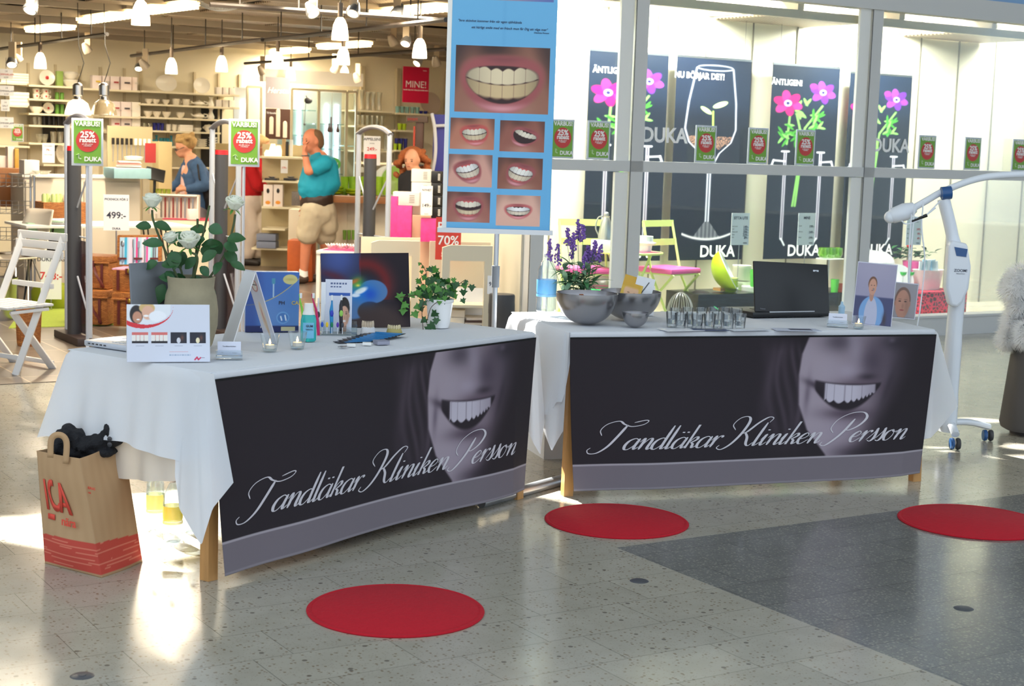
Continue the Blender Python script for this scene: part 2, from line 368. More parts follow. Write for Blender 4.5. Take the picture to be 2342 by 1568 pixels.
for i, (a0, a1) in enumerate(((AE+.09, -4.23), (-4.11, -1.7), (-1.57, .84), (.96, 3.38))):
    b = MB(); wb(b, a0, a1, .16, 1.415, -.004, .002); wb(b, a0, a1, 1.5, 2.86, -.004, .002); struct(b.build('window_%d' % (i+1), PANE))
# low aluminium box base in front of the glass
b = MB(); wb(b, -4.1, 9, .0, .165, -.2, -.05); wb(b, -4.1, 9, .165, .185, -.22, -.05); struct(b.build('baseboard_window', FRAMEW))
b = MB(); b.box((0, 0, 0), (.11, .04, .085), bev=.008); p = WP(2228, 703, 1.29)
o = tag(b.build('wall_socket', WHITE, None, p, (0, 0, RS)), 'white double wall socket low on the cream display wall', 'socket')
for dx in (-.025, .025):
    b = MB(); b.lathe([(0.019, -.002), (.019, .002)], 14, M=Matrix.Rotation(math.pi/2, 3, 'X')); b.build('socket_hole', DARK, o, (dx, -.021, .0))
# ================================================================ unseen mall roof added to mask the sun: openings shaped from the floor patches
RZ = 6.4
def up(p, z=RZ): return p-SUND*((z-p.z)/-SUND.z)
suns = [[(-60, 1178), (90, 1172), (200, 1120), (330, 1090), (520, 1085), (600, 1150), (450, 1268), (350, 1285), (230, 1270), (95, 1250), (-60, 1225)],
        [(1185, 1108), (1262, 1108), (1400, 1138), (1372, 1152), (1300, 1146), (1200, 1130)], [(1312, 1112), (1366, 1112), (1398, 1130)], [(1205, 1128), (1290, 1141), (1400, 1156), (1320, 1153)],
        [(2150, 953), (2215, 952), (2330, 962), (2260, 965)], [(2100, 1018), (2160, 1020), (2230, 1030), (2150, 1032)], [(2210, 1040), (2342, 1036), (2420, 1055), (2342, 1052)], [(2260, 1018), (2300, 1010), (2430, 1024), (2342, 1028)]]
holes = [[up(at(x, y, 0)) for x, y in poly] for poly in suns]
# openings shaped so the sun reaches the left tablecloth, back of the tables and the display
holes.append([up(at(*q)) for q in [(60, 1000, .3), (130, 785, .76), (300, 800, .76), (330, 1080, .3)]])
p0 = [at(1150, 712, TZ), at(1262, 708, TZ), at(1300, 735, TZ), at(1240, 745, TZ), at(1170, 735, TZ)]; holes.append([up(p) for p in p0])
outer = [Vector((-22, 4.2, 0)), Vector((26, 4.2, 0)), Vector((26, 34, 0)), Vector((-22, 34, 0))]
vs = [Vector((p.x, p.y)) for p in outer]; ed = [(0, 1), (1, 2), (2, 3), (3, 0)]
for h in holes:
    n = len(vs); vs += [Vector((p.x, p.y)) for p in h]; ed += [(n+i, n+(i+1) % len(h)) for i in range(len(h))]
r = geometry.delaunay_2d_cdt(vs, ed, [], 0, 1e-5)
def inside(c, h):
    k = False; n = len(h)
    for i in range(n):
        p, q = h[i], h[i-1]
        if (p.y > c.y) != (q.y > c.y) and c.x < (q.x-p.x)*(c.y-p.y)/(q.y-p.y)+p.x: k = not k
    return k
fs = [f for f in r[2] if not any(inside(sum((r[0][i] for i in f), Vector((0, 0)))/3, h) for h in holes)]
b = MB(); b.add([(v.x, v.y, RZ) for v in r[0]], fs); struct(solid(b.build('ceiling_sun_mask', mat('sun mask underside', (205, 212, 218), .8)), .06, 1))
# ================================================================ shop ceiling: open grid of beams and mesh trays
b = MB(); b.prism([(p.x, p.y) for p in (W(-16, -.05), W(AE2, -.05), W(AE2, 1.38), W(9, 1.38), W(9, 9.95), W(-16, 9.95))], 3.2, 3.3)
struct(b.build('ceiling', mat('black ceiling void', (26, 22, 20), .9)))
def meshtray():
    m = bpy.data.materials.new('expanded metal ceiling tray'); m.use_nodes = True; nt = m.node_tree; b = nt.nodes['Principled BSDF']
    g = nt.nodes.new('ShaderNodeNewGeometry'); mp = nt.nodes.new('ShaderNodeMapping'); mp.vector_type = 'TEXTURE'; mp.inputs['Rotation'].default_value = (0, 0, RS); mp.inputs['Scale'].default_value = (.05, .025, 1)
    ck = nt.nodes.new('ShaderNodeTexChecker'); ck.inputs['Scale'].default_value = 1; ck.inputs['Color1'].default_value = C(190, 172, 146); ck.inputs['Color2'].default_value = C(96, 82, 68)
    nt.links.new(g.outputs['Position'], mp.inputs[0]); nt.links.new(mp.outputs[0], ck.inputs[0]); nt.links.new(ck.outputs[0], b.inputs['Base Color']); b.inputs['Roughness'].default_value = .5; b.inputs['Metallic'].default_value = .3
    return m
TRAY = meshtray(); BEAM = mat('grey ceiling beam', (178, 166, 148), .45, .2); TRK = mat('black track rail', (46, 40, 36), .4)
rnd = random.Random(5); b = MB(); bb = MB()
for i in range(-13, 5):
    for j in range(0, 8):
        if rnd.random() < .66: b.box(W(i*1.2+.6, j*1.2+.75, 2.80), (1.1, .72 if (i+j) % 2 else 1.08, .015), RS)
struct(b.build('ceiling_trays', TRAY))
for j in range(0, 9): bb.box(W(-5, j*1.2+.15, 2.78), (22, .07, .07), RS)
for i in range(-13, 6): bb.box(W(i*1.2, 4.9, 2.86), (.07, 9.6, .09), RS)
struct(bb.build('ceiling_beams', BEAM))
# fluorescent luminaires, placed at ceiling level
k = 0
for (x0, y0, x1, y1) in [(190, 45, 310, 28), (330, 22, 440, 8), (70, 66, 160, 58), (860, 28, 1015, 14), (600, 118, 700, 112), (468, 130, 520, 126), (990, 158, 1025, 157), (735, 105, 840, 98)]:
    p, q = at(x0, y0, 2.74), at(x1, y1, 2.74); c = (p+q)/2; d = (q-p); a = RS+math.pi/2
    Lm = min(1.9, max(.9, d.length)); t = thing('ceiling_light', c, math.atan2(d.y, d.x), 'x', 'ceiling light', 'fluorescent ceiling lights'); k += 1
    t['label'] = ['left one of the two long louvre lights crossing at the top left', 'louvre light at the top, right of the large bell lamp', 'louvre light at the far left above the first track', 'louvre light at the top right beside the blue banner', 'louvre light above the glass cabinets', 'small louvre light above the right end of the tableware wall', 'short louvre light touching the blue banner edge', 'louvre light just below the largest bell lamp'][k-1]
    b = MB(); b.box((0, 0, .05), (Lm+.06, .2, .05)); b.build('housing', BEAM, t); b = MB(); b.box((0, 0, .0), (Lm, .15, .03))
    for n_ in range(14): b.box((-Lm/2+Lm*(n_+.5)/14, 0, -.03), (.012, .15, .025))
    b.build('diffuser', TUBEL, t); al = area('fluorescent lamp', c+Vector((0, 0, -.06)), Lm, 58, WARM, sy=.13); al.rotation_euler = t.rotation_euler
# lighting tracks
for i, (x0, y0, x1, y1, z) in enumerate([(0, 112, 245, 78, 2.5), (300, 128, 600, 90, 2.5), (600, 92, 1020, 45, 2.5), (560, 145, 1020, 112, 2.5), (480, 10, 1000, 45, 2.56)]):
    p, q = at(x0, y0, z), at(x1, y1, z); b = MB(); b.tube([p, q], .02, 6); o = b.build('lighting_track', TRK)
    tag(o, ['black lighting track over the far left shelves', 'black lighting track over the middle shelves', 'black lighting track nearest the blue banner', 'lowest black lighting track before the glass cabinets', 'black lighting track at the top of the shop opening'][i], 'lighting track', 'lighting tracks')
    n = 4
    for j in range(n):
        c = p.lerp(q, (j+.5)/n); s = MB(); s.tube([c-c, (0, 0, 2.78-c.z)], .006, 5); s.build('rod', TRK, o, c)
b = MB(); n_ = 220; P0, P1, P2 = at(455, 5, 2.72), atY(500, 36, 12.2), at(560, 8, 2.72); b.tube([P0.lerp(P1, i/n_).lerp(P1.lerp(P2, i/n_), i/n_)+Vector((.018*math.cos(i*.9), 0, .018*math.sin(i*.9))) for i in range(n_+1)], .003, 4); tag(b.build('coiled_cable', WHITE), 'white coiled cable sagging below the ceiling at the top', 'cable')
def pendant(x, y, w, lab):
    Y = .125*3600/w; c = atY(x, y, Y); t = thing('pendant_lamp', c, 0, lab, 'pendant lamp', 'small bell pendants')
    r = .0625; h = .085
    b = MB(); b.lathe([(r, -h), (r*.98, -h*.5), (r*.82, h*.3), (r*.55, h*.75), (r*.3, h*.95)], 20); b.build('glass_shade', GLOW, t)
    b = MB(); b.tube([(0, 0, h*.9), (0, 0, h+.1)], .02, 12); b.build('socket', mat('brown grey metal', (110, 96, 82), .4, .6), t)
    b = MB(); b.tube([(0, 0, h+.1), (0, 0, 3.2-c.z)], .005, 6); b.build('rod', TRK, t)
for x, y, w, lab in [(322, 28, 42, 'bell pendant lamp at the top between two ceiling lights'), (92, 138, 27, 'bell pendant lamp over the far left shelf of plates'), (392, 150, 27, 'bell pendant lamp over the oval platter'), (507, 145, 27, 'bell pendant lamp over the right end of the tableware wall'), (635, 137, 28, 'bell pendant lamp left of the grey script sign top'), (778, 65, 38, 'largest bell pendant lamp in the middle of the opening'), (785, 127, 30, 'bell pendant lamp just below the largest one'), (960, 110, 33, 'bell pendant lamp above the pink-red sign'), (665, 168, 22, 'small bell pendant lamp over the glass cabinets'), (788, 165, 21, 'small bell pendant lamp before the cabinet header')]:
    pendant(x, y, w, lab)
def spot(x, y, w, dirx, on, lab):
    Y = .10*3600/w; c = atY(x, y, Y); t = thing('track_spotlight', c, 0, lab, 'spotlight', 'track spotlights')
    d = Vector((dirx, -.6 if on else .5, -.9)).normalized(); R = d.to_track_quat('Z', 'Y').to_matrix()
    b = MB(); b.lathe([(.022, -.09), (.035, -.06), (.05, -.01), (.052, .02)], 16, M=R); b.build('lamp_head', ALU if on else BEAM, t)
    b = MB(); b.ball((d*.012), (.045, .045, .02), 16, 8, R); b.build('lens', BULB if on else BEAM, t)
    b = MB(); b.box((0, .02, .12), (.06, .05, .16)); b.tube([(0, .02, .18), (0, .02, max(.2, 2.5-c.z))], .006, 6); b.build('gear_box', mat('beige gear box', (170, 150, 120), .5), t)
for x, y, w, d, on, lab in [(70, 20, 32, -.2, 1, 'lit spotlight in the top left corner'), (27, 145, 24, .2, 1, 'lit spotlight below the track at the left edge'), (42, 137, 20, .6, 0, 'dark round spotlight back at the left edge'), (317, 155, 18, .1, 1, 'lit spotlight left of the oval platter lamp'), (332, 152, 20, .6, 0, 'dark spotlight head beside the oval platter lamp'), (200, 115, 20, .4, 0, 'dark spotlight hanging above the two steel pendants'), (715, 28, 30, .6, 1, 'lit spotlight tilted right at the top centre'), (808, 27, 30, -.2, 1, 'brightest lit spotlight at the top centre'), (908, 30, 28, -.4, 1, 'lit spotlight tilted left before the ceiling light'), (928, 97, 24, -.2, 1, 'lit spotlight left of the lamp over the red sign'), (955, 143, 20, -.6, 1, 'small lit spotlight above the red sign'), (900, 97, 22, .5, 0, 'dark spotlight left of the lit one over the glasses'), (578, 170, 16, -.3, 1, 'lit spotlight above the glass cabinet left end'), (600, 165, 18, .5, 0, 'dark spotlight above the glass cabinet left end'), (765, 160, 18, -.5, 0, 'dark spotlight left of the cabinet header lamp'), (818, 182, 18, .4, 0, 'dark spotlight at the end of the cabinet header'), (998, 145, 20, .2, 0, 'dark spotlight beside the blue banner')]:
    spot(x, y, w, d, on, lab)
# two industrial steel pendants
for x, y, on, lab in [(178, 236, 1, 'lit industrial pendant lamp with a glowing dome'), (238, 236, 0, 'unlit industrial pendant lamp with a ribbed glass dome')]:
    Y = 15.; c = atY(x, y, Y); k = Y/3600; t = thing('industrial_pendant', c, 0, lab, 'pendant lamp', 'two industrial pendants')
    b = MB(); b.lathe([(29*k, -26*k), (28*k, -18*k), (22*k, 0), (11*k, 8*k)], 24); b.build('dome', mat('glowing dome', (255, 240, 215), .4, emit=4, ecol=(255, 225, 170)) if on else glassmat('ribbed dome glass', (225, 215, 190), .5, .15, .35, (205, 190, 160)), t)
    b = MB(); b.lathe([(11*k, 8*k), (9*k, 12*k), (9*k, 16*k), (11.5*k, 18*k), (11.5*k, 40*k), (8*k, 44*k), (2*k, 46*k)], 20); b.build('lamp_housing', STEEL, t)
    b = MB(); b.tube([(0, 0, 46*k), (8*k, 0, 70*k), (14*k, 0, 90*k), (2*k, 0, 130*k), (0, 0, max(.7, 2.78-c.z))], .004, 5); b.build('cable', BLACK, t)
# ================================================================ the two tables
CLOTH = clothmat('white table linen', (240, 243, 248), .32); CLOTH2 = clothmat('cream under linen', (236, 232, 224), .4)
TZT = TZ+.004
def rzc(p, extra=0.): return math.atan2(p.y, p.x)-math.pi/2+extra
def tfr(fl, fr, D):
    ex = (fr-fl).normalized(); ey = Vector((-ex.y, ex.x, 0)); L = (fr-fl).length
    c = (fl+fr)/2+ey*D/2; return Vector((c.x, c.y, 0)), math.atan2(ex.y, ex.x), L, D
def perim(L, D, inset=.13):
    c = .035; pts = [(-L/2+inset, -D/2, 0, -1)]
    for cx, cy, a0 in ((-L/2+c, -D/2+c, -90), (-L/2+c, D/2-c, -180), (L/2-c, D/2-c, -270), (L/2-c, -D/2+c, -360)):
        for k in range(9):
            a = math.radians(a0-90*k/8); pts.append((cx+c*math.cos(a), cy+c*math.sin(a), math.cos(a), math.sin(a)))
    pts.append((L/2-inset, -D/2, 0, -1)); out = []
    for (p, q) in zip(pts, pts[1:]):
        n = max(1, int(math.hypot(q[0]-p[0], q[1]-p[1])/.018))
        for k in range(n): out.append(tuple(p[i]*(1-k/n)+q[i]*k/n for i in range(4)))
    out.append(pts[-1]); return out
def interp(t, K):
    for (a, b) in zip(K, K[1:]):
        if t <= b[0]:
            f = (t-a[0])/max(1e-6, b[0]-a[0]); f = f*f*(3-2*f); return [a[i]*(1-f)+b[i]*f for i in range(1, len(a))]
    return K[-1][1:]
def drape(mb, L, D, K, inset=.13, nt=16, off=0., seed=1, amp=.012):
    """K: control list (arc metres from the start, drop, flare)"""
    P = perim(L, D, inset); s = 0; S_ = [0]
    for p, q in zip(P, P[1:]): s += math.hypot(q[0]-p[0], q[1]-p[1]); S_.append(s)
    vs = []; r = random.Random(seed); ph = [r.uniform(0, 6) for _ in range(4)]
    for i, (x, y, nx, ny) in enumerate(P):
        h, fl = interp(S_[i], K); n = math.hypot(nx, ny) or 1; nx /= n; ny /= n
        for j in range(nt+1):
            t = j/nt; w = amp*math.sin(S_[i]*21+ph[0])*t+amp*.6*math.sin(S_[i]*47+ph[1]+t*2)*t
            rr = .012*math.sin(min(1, t*h/.02)*math.pi/2)
            o = off+rr+fl*t**.9+w*min(1, h/.2)
            vs.append((x+nx*o, y+ny*o, TZ-.001-h*t-off*.3))
    n = nt+1; fs = [(i*n+j, i*n+j+1, (i+1)*n+j+1, (i+1)*n+j) for i in range(len(P)-1) for j in range(nt)]
    mb.add(vs, fs); return P
def make_table(px, D, K, K2, lab, clab):
    loc, rz, L, D = tfr(px[0], px[1], D)
    t = thing('trestle_table', loc, rz, lab, 'table', 'exhibition tables')
    b = MB(); b.box((0, 0, TZ-.02), (L-.02, D-.02, .03)); b.build('tabletop', WOOD, t)
    for sx in (-1, 1):
        for sy in (-1, 1):
            b = MB(); b.tube([(sx*(L/2-.035), sy*(D/2-.035), 0.0), (sx*(L/2-.05), sy*(D/2-.05), TZ-.035)], .032, 4); b.build('leg', WOOD, t)
        b = MB(); b.box((sx*(L/2-.06), 0, .62), (.03, D-.12, .05)); b.build('rail', WOOD, t)
    mb = MB(); P = drape(mb, L, D, K)
    mb.box((0, -D/2-.008, TZ-.013), (L-.01, .016, .024), bev=.006); mb.box((0, 0, TZ-.0015), (L, D, .004), bev=.002)
    o = mb.build('tablecloth', CLOTH, None, loc, (0, 0, rz), 60); tag(o, clab, 'tablecloth', 'white tablecloths')
    m2 = MB(); drape(m2, L-.02, D-.02, K2, off=-.004, seed=5, inset=.3); m2.build('under_cloth', CLOTH2, o, sharp=60)
    return loc, rz, L, D
NFL, NFR = at(480, 852, TZ), at(1219, 759, TZ); FFL, FFR = at(1300, 759, TZ), at(2138, 753, TZ)
ND = .80
NL_ = (NFR-NFL).length; FL_ = (FFR-FFL).length; ND = .80
NT = make_table((NFL, NFR), ND, [(0, .015, 0), (.1, .02, 0), (.13, .3, .02), (.19, .33, .04), (.32, .31, .06), (.13+ND*.5, .29, .08), (.13+ND-.05, .32, .10), (.13+ND, .36, .12), (.2+ND, .2, .02), (.4+ND, .05, .0), (ND+NL_-.1, .05, .0), (ND+NL_+.1, .4, .05), (ND+NL_+.4, .3, .04), (2*ND+NL_-.1, .3, .03), (2*ND+NL_+.02, .12, .0), (2*ND+NL_+.06, .015, 0)],
     [(0, .02, 0), (.2, .03, .0), (.3, .40, .02), (.3+ND*.5, .44, .05), (.3+ND, .46, .09), (.4+ND, .1, 0), (ND+NL_+.2, .1, .0), (9, .02, 0)], 'white draped trestle table on the left with wooden legs', 'white tablecloth draped over the left table above the paper bag')
FT = make_table((FFL, FFR), .82, [(0, .015, 0), (.1, .02, .0), (.13, .32, .02), (.24, .40, .05), (.5, .34, .07), (.13+ND-.05, .32, .08), (.13+ND, .4, .1), (.3+ND, .2, .02), (.5+ND, .1, 0), (ND+FL_-.1, .1, .0), (ND+FL_+.15, .35, .05), (ND+FL_+.5, .36, .08), (2*ND+FL_-.1, .40, .06), (2*ND+FL_+.03, .12, .0), (2*ND+FL_+.07, .015, 0)],
     [(0, .02, 0), (9, .02, 0)], 'white draped trestle table on the right with wooden legs', 'white tablecloth draped over the right table beside the floor lamp')
def flap(cloth, top, bot, folds=3, amp=.012, dep=0.):
    """a hanging cloth corner: ruled sheet between two world polylines"""
    T_ = [atY(*p) for p in top]; B_ = [atY(*p) for p in bot]; inv = (Matrix.Translation(cloth.location) @ Matrix.Rotation(cloth.rotation_euler.z, 4, 'Z')).inverted()
    def pl(P, u):
        d = [0]
        for a, c in zip(P, P[1:]): d.append(d[-1]+(c-a).length+1e-6)
        u *= d[-1]
        for i in range(len(P)-1):
            if u <= d[i+1]+1e-9: return P[i].lerp(P[i+1], (u-d[i])/(d[i+1]-d[i]))
        return P[-1]
    def fn(u, v):
        p = pl(T_, u).lerp(pl(B_, u), v); p = p+Vector((0, -1, 0))*(amp*math.sin(u*math.pi*folds)*math.sin(v*math.pi*.5)); return inv@p
    mb = MB(); mb.grid(fn, 36, 24); o = mb.build('hanging_corner', CLOTH, cloth, sharp=80); return o
CLN = [o for o in bpy.data.objects if o.name.startswith('tablecloth')]
yl = NFL.y
flap(CLN[0], [(405, 842, yl+.12), (470, 851, yl-.01), (489, 855, yl-.03)], [(400, 1090, yl+.02), (407, 1165, yl-.04), (464, 1243, yl-.07), (484, 1165, yl-.10), (534, 1103, yl-.03)], 3, -.022)
yr = NFR.y
flap(CLN[0], [(1214, 762, yr-.02), (1222, 762, yr), (1232, 768, yr+.12)], [(1193, 950, yr+.03), (1220, 1012, yr+.01), (1236, 1040, yr+.02), (1246, 960, yr+.15)], 2, .012)
yl = FFL.y
flap(CLN[1], [(1225, 738, yl+.45), (1285, 755, yl+.08), (1302, 760, yl-.025)], [(1225, 875, yl+.30), (1240, 975, yl+.12), (1262, 1032, yl+.02), (1288, 985, yl-.02)], 4, .018)
yr = FFR.y
flap(CLN[1], [(2136, 756, yr-.02), (2141, 757, yr+.05), (2146, 764, yr+.2)], [(2095, 1008, yr-.02), (2128, 1000, yr+.02), (2192, 930, yr+.25)], 1.5, .01)
def tw(T, x, y, z=TZT):
    loc, rz, L, D = T; c, s = math.cos(rz), math.sin(rz); return Vector((loc.x+c*x-s*y, loc.y+s*x+c*y, z))
# ---- printed banners
def facebanner(U, V):
    x = 1300+U*838; y = 757+(1-V)*348
    c = base(U, (34, 26, 33)); c = lay(c, gau(x, y, 1600, 900, 260, 160)*.12, (60, 55, 70))
    for k, (hx, w, a) in enumerate(((1745, 10, .35), (1765, 7, .45), (1782, 9, .35), (1800, 6, .45), (1812, 5, .3), (1730, 14, .2))):
        hx2 = hx+25*((y-760)/300)**1.5+8*np.sin(y/38.+k); c = lay(c, np.exp(-((x-hx2)/w)**2)*a*sm(1060-y, 0, 120)*sm(y, 755, 800), (98, 84, 98))
    bx = np.interp(y, [757, 800, 850, 920, 980, 1040, 1105], [1832, 1817, 1812, 1816, 1838, 1884, 1912])
    rx = np.interp(y, [757, 850, 920, 1000, 1050, 1105], [2092, 2082, 2055, 2010, 1985, 1975])
    face = sm(x-bx, -3, 4)*(1-sm(x-rx, -70, 10)); f = base(U, (126, 112, 124))
    f = lay(f, sm(2010-x, 0, 150)*.8, (172, 160, 172)); f = lay(f, sm(x, 1960, 2060)*.75, (62, 54, 66))
    f = lay(f, gau(x, y, 1905, 772, 42, 26)*.75, (60, 52, 64)); f = lay(f, gau(x, y, 2045, 775, 42, 20)*.8, (44, 38, 48))
    f = lay(f, gau(x, y, 2030, 770, 8, 6)*.5, (120, 110, 125)); f = lay(f, gau(x, y, 1945, 790, 20, 60, -.25)*.55, (172, 162, 178))
    f = lay(f, gau(x, y, 1985, 820, 32, 45)*.75, (66, 56, 70)); f = lay(f, gau(x, y, 1975, 858, 24, 9)*.8, (46, 38, 48))
    f = lay(f, gau(x, y, 1925, 843, 26, 18)*.75, (166, 155, 172)); f = lay(f, gau(x, y, 1852, 875, 30, 8, .45)*.8, (58, 48, 60))
    f = lay(f, gau(x, y, 1835, 895, 7, 40, .05)*.5, (78, 66, 82)); f = lay(f, gau(x, y, 2028, 880, 8, 42, .3)*.6, (52, 44, 56))
    f = lay(f, gau(x, y, 1955, 880, 62, 16)*.85, (84, 68, 82)); f = lay(f, gau(x, y, 1932, 946, 58, 15, .05)*.85, (70, 56, 70))
    ym = 893+((x-1930)/75.)**2*-9
    mouth = (1-sm(np.abs((x-1931)/80.), .93, 1.04))*sm(y-(874+.07*(x-1925)-7*((x-1925)/80.)**2), -4, 4)*(1-sm(y-(937-((x-1928)/76.)**2*52), -5, 5)); f = lay(f, mouth, (34, 26, 34))
    tw_ = np.abs(np.sin(math.pi*(x-1880+.0009*(x-1880)**2*0)/np.interp(x, [1880, 1900, 1925, 1990], [14, 19, 22, 13.5])))
    tooth = (1-sm(np.abs((x-1936)/62.), .92, 1.02))*sm(y-(876+.07*(x-1925)-4*((x-1925)/62.)**2), -2, 2)*(1-sm(y-(913-((x-1918)/66.)**2*17+7*tw_), -2, 2))
    f = lay(f, tooth, (196, 190, 204)); f = lay(f, tooth*(tw_ < .16)*.45, (120, 110, 125)); f = lay(f, tooth*sm(x, 1935, 2000)*.45, (120, 108, 122))
    f = lay(f, gau(x, y, 1905, 985, 40, 26)*.45, (158, 146, 163)); f = lay(f, gau(x, y, 1960, 1040, 60, 20)*.8, (58, 48, 60)); f = lay(f, gau(x, y, 1960, 1090, 60, 22)*.4, (125, 112, 128))
    f = lay(f, gau(x, y, 1880, 840, 24, 30)*.35, (165, 155, 170))
    c = c*(1-face[..., None])+f*face[..., None]
    lv = .175; c = lay(c, (V < lv).astype(float), (116, 108, 116)); c = lay(c, ((V < lv) & (V > lv-.012)).astype(float), (165, 158, 166)); c = lay(c, (V < .012).astype(float)*.5, (150, 145, 152))
    return c
def mkbanner(T, sag, lab, H=.70, H2=None):
    loc, rz, L, D = T; ztop = TZ-.022
    def surf(U, V, off=0.):
        d = 1-V; Hx = H+(H2 or 0)*U+sag*4*U*(1-U)*-1
        xl = (U-.5)*(L-.004); xl = xl-(U-.5)*d**1.4*.07
        yy = -D/2-.021-off-.02*d**2-.010*np.sin(U*9)*d-.014*d*np.sin(U*23+2)*(np.abs(U-.5)*1.6)**2-.035*np.clip(U-.93, 0, 1)/.07*d*-1
        return np.stack([xl, yy, ztop-d*Hx+0*U], -1)
    o = printed('printed_banner', L, H, 420, 170, facebanner, None, loc, (0, 0, rz), surf, .8); solid(o, .0015, -1)
    tag(o, lab, 'banner', 'printed table banners'); return o, surf
NB, NS = mkbanner(NT, .012, 'dark banner with a smiling face hanging along the front of the left table', .715, -.02)
FB, FS = mkbanner(FT, -.012, 'dark banner with a smiling face hanging along the front of the right table', .705, -.01)
# ---- hand drawn script lettering
GL = {'a': (.95, [[(.78, .85), (.5, 1), (.15, .8), (0, .4), (.08, .06), (.3, 0), (.58, .3), (.76, .85)], [(.8, 1), (.7, .3), (.78, .02), (1.0, .25)]]),
 'n': (1.0, [[(-.02, .65), (.15, 1), (.22, .8), (.16, 0)], [(.18, .25), (.45, .85), (.66, 1), (.76, .8), (.7, .2), (.8, 0), (1.02, .25)]]),
 'd': (.98, [[(.78, .85), (.5, 1), (.15, .8), (0, .4), (.08, .06), (.3, 0), (.58, .3), (.76, .85)], [(.82, 2.1), (.7, .3), (.8, .02), (1.02, .25)]]),
 'l': (.5, [[(.24, 2.1), (.12, .3), (.22, 0), (.52, .3)]]),
 'k': (.88, [[(.24, 2.1), (.08, 0)], [(.12, .4), (.4, .9), (.6, 1), (.66, .78), (.4, .55), (.28, .52)], [(.28, .52), (.5, .35), (.58, .02), (.9, .25)]]),
 'r': (.68, [[(-.02, .6), (.15, 1), (.2, .8), (.14, 0)], [(.18, .3), (.4, .9), (.6, 1.02), (.68, .85)]]),
 'i': (.5, [[(-.02, .5), (.2, 1), (.12, .3), (.22, 0), (.52, .3)], [(.2, 1.45), (.19, 1.36)]]),
 'e': (.72, [[(.08, .45), (.4, .55), (.58, .8), (.4, 1), (.12, .75), (.02, .35), (.18, .02), (.42, .06), (.74, .4)]]),
 's': (.62, [[(-.1, .15), (.25, .8), (.32, 1.2), (.42, .7), (.42, .25), (.25, 0), (.0, .1)]]),
 'o': (.82, [[(.4, 1), (.1, .8), (0, .4), (.15, .03), (.42, .06), (.62, .45), (.56, .88), (.4, 1), (.6, .78), (.85, .85)]]),
 'T': (1.5, [[(-.55, 1.3), (-.85, 1.8), (-.6, 2.35), (.1, 2.6), (.6, 2.3), (1.2, 2.1), (1.9, 2.25), (2.15, 2.55), (1.9, 2.65), (1.2, 2.45)], [(.85, 2.25), (.6, 1.2), (.3, .3), (-.2, -.25), (-.75, -.3), (-1., 0), (-.85, .22)]]),
 'K': (1.55, [[(-.35, 1.5), (-.75, 2.0), (-.5, 2.6), (.05, 2.7), (.35, 2.2), (.25, 1.1), (-.1, .2), (-.6, -.25), (-1., -.1), (-.9, .15)], [(1.9, 2.1), (2.0, 2.5), (1.6, 2.6), (1.1, 2.1), (.65, 1.35), (.35, 1.15)], [(.5, 1.25), (.85, .8), (1.05, .2), (1.3, 0), (1.55, .3)]]),
 'P': (1.25, [[(.65, 2.2), (.4, 1.1), (.05, .3), (-.4, -.25), (-.8, -.15), (-.75, .1)], [(-.35, .9), (-.75, 1.4), (-.6, 2.2), (.1, 2.75), (1.0, 2.8), (1.5, 2.3), (1.3, 1.6), (.75, 1.15), (.4, 1.2)]])}
def crom(P, n=7):
    P = [Vector(p) for p in P]; Q = [P[0]*2-P[1]]+P+[P[-1]*2-P[-2]]; out = []
    for i in range(1, len(Q)-2):
        for k in range(n):
            t = k/n; a, b, c, d = Q[i-1:i+3]; out.append(.5*((2*b)+(c-a)*t+(2*a-5*b+4*c-d)*t*t+(3*b-a-3*c+d)*t**3))
    out.append(P[-1]); return out
def scripttext(parent, surf, words, u0_, u1_, v0, vh, asp):
    """writes along the banner surface; vh = x-height as a fraction of the banner height, asp = width/height"""
    seq = []; x = 0
    for w in words:
        for ch in w:
            um = ch in 'äö'; g = {'ä': 'a', 'ö': 'o'}.get(ch, ch)
            if ch.isupper(): x += .55
            seq.append((x, g, um)); x += GL[g][0]
        x += .45
    k = (u1_-u0_)/(x+.9); kv = vh; mb = MB(); quads = []
    for gx, g, um in seq:
        st = list(GL[g][1])
        if um: st = st+[[(.3, 1.5), (.29, 1.4)], [(.65, 1.5), (.64, 1.4)]]
        for s in st:
            pts = crom(s, 6) if len(s) > 2 else [Vector(p) for p in s]
            n = len(pts); L_ = []; R_ = []
            for i, p in enumerate(pts):
                d = (pts[min(i+1, n-1)]-pts[max(i-1, 0)]); dl = d.length or 1; down = max(0, -d.y/dl)
                w = .034+.075*down**2
                if n == 2: w = .09
                e = min(i, n-1-i)/3.; w *= min(1, .45+e) if n > 2 else 1
                nrm = Vector((-d.y, d.x))/dl*w
                for q, A in ((p+nrm, L_), (p-nrm, R_)):
                    sx = gx+.9+q.x+q.y*.48; A.append((u0_+sx*k, v0+q.y*kv+(.012*(sx*k) if 0 else 0)))
            quads.append((L_, R_))
    for L_, R_ in quads:
        A = np.array(L_+R_); P3 = surf(A[:, 0], A[:, 1], .0022); n = len(L_)
        mb.add([tuple(p) for p in P3], [(i, i+1, n+i+1, n+i) for i in range(n-1)])
    mb.build('script_lettering', mat('silver white lettering', (206, 203, 210), .5), parent)
for o, s in ((NB, NS), (FB, FS)): scripttext(o, s, ['Tandläkar', 'Kliniken', 'Persson'], .022, .945, .265, .072, 2.8)
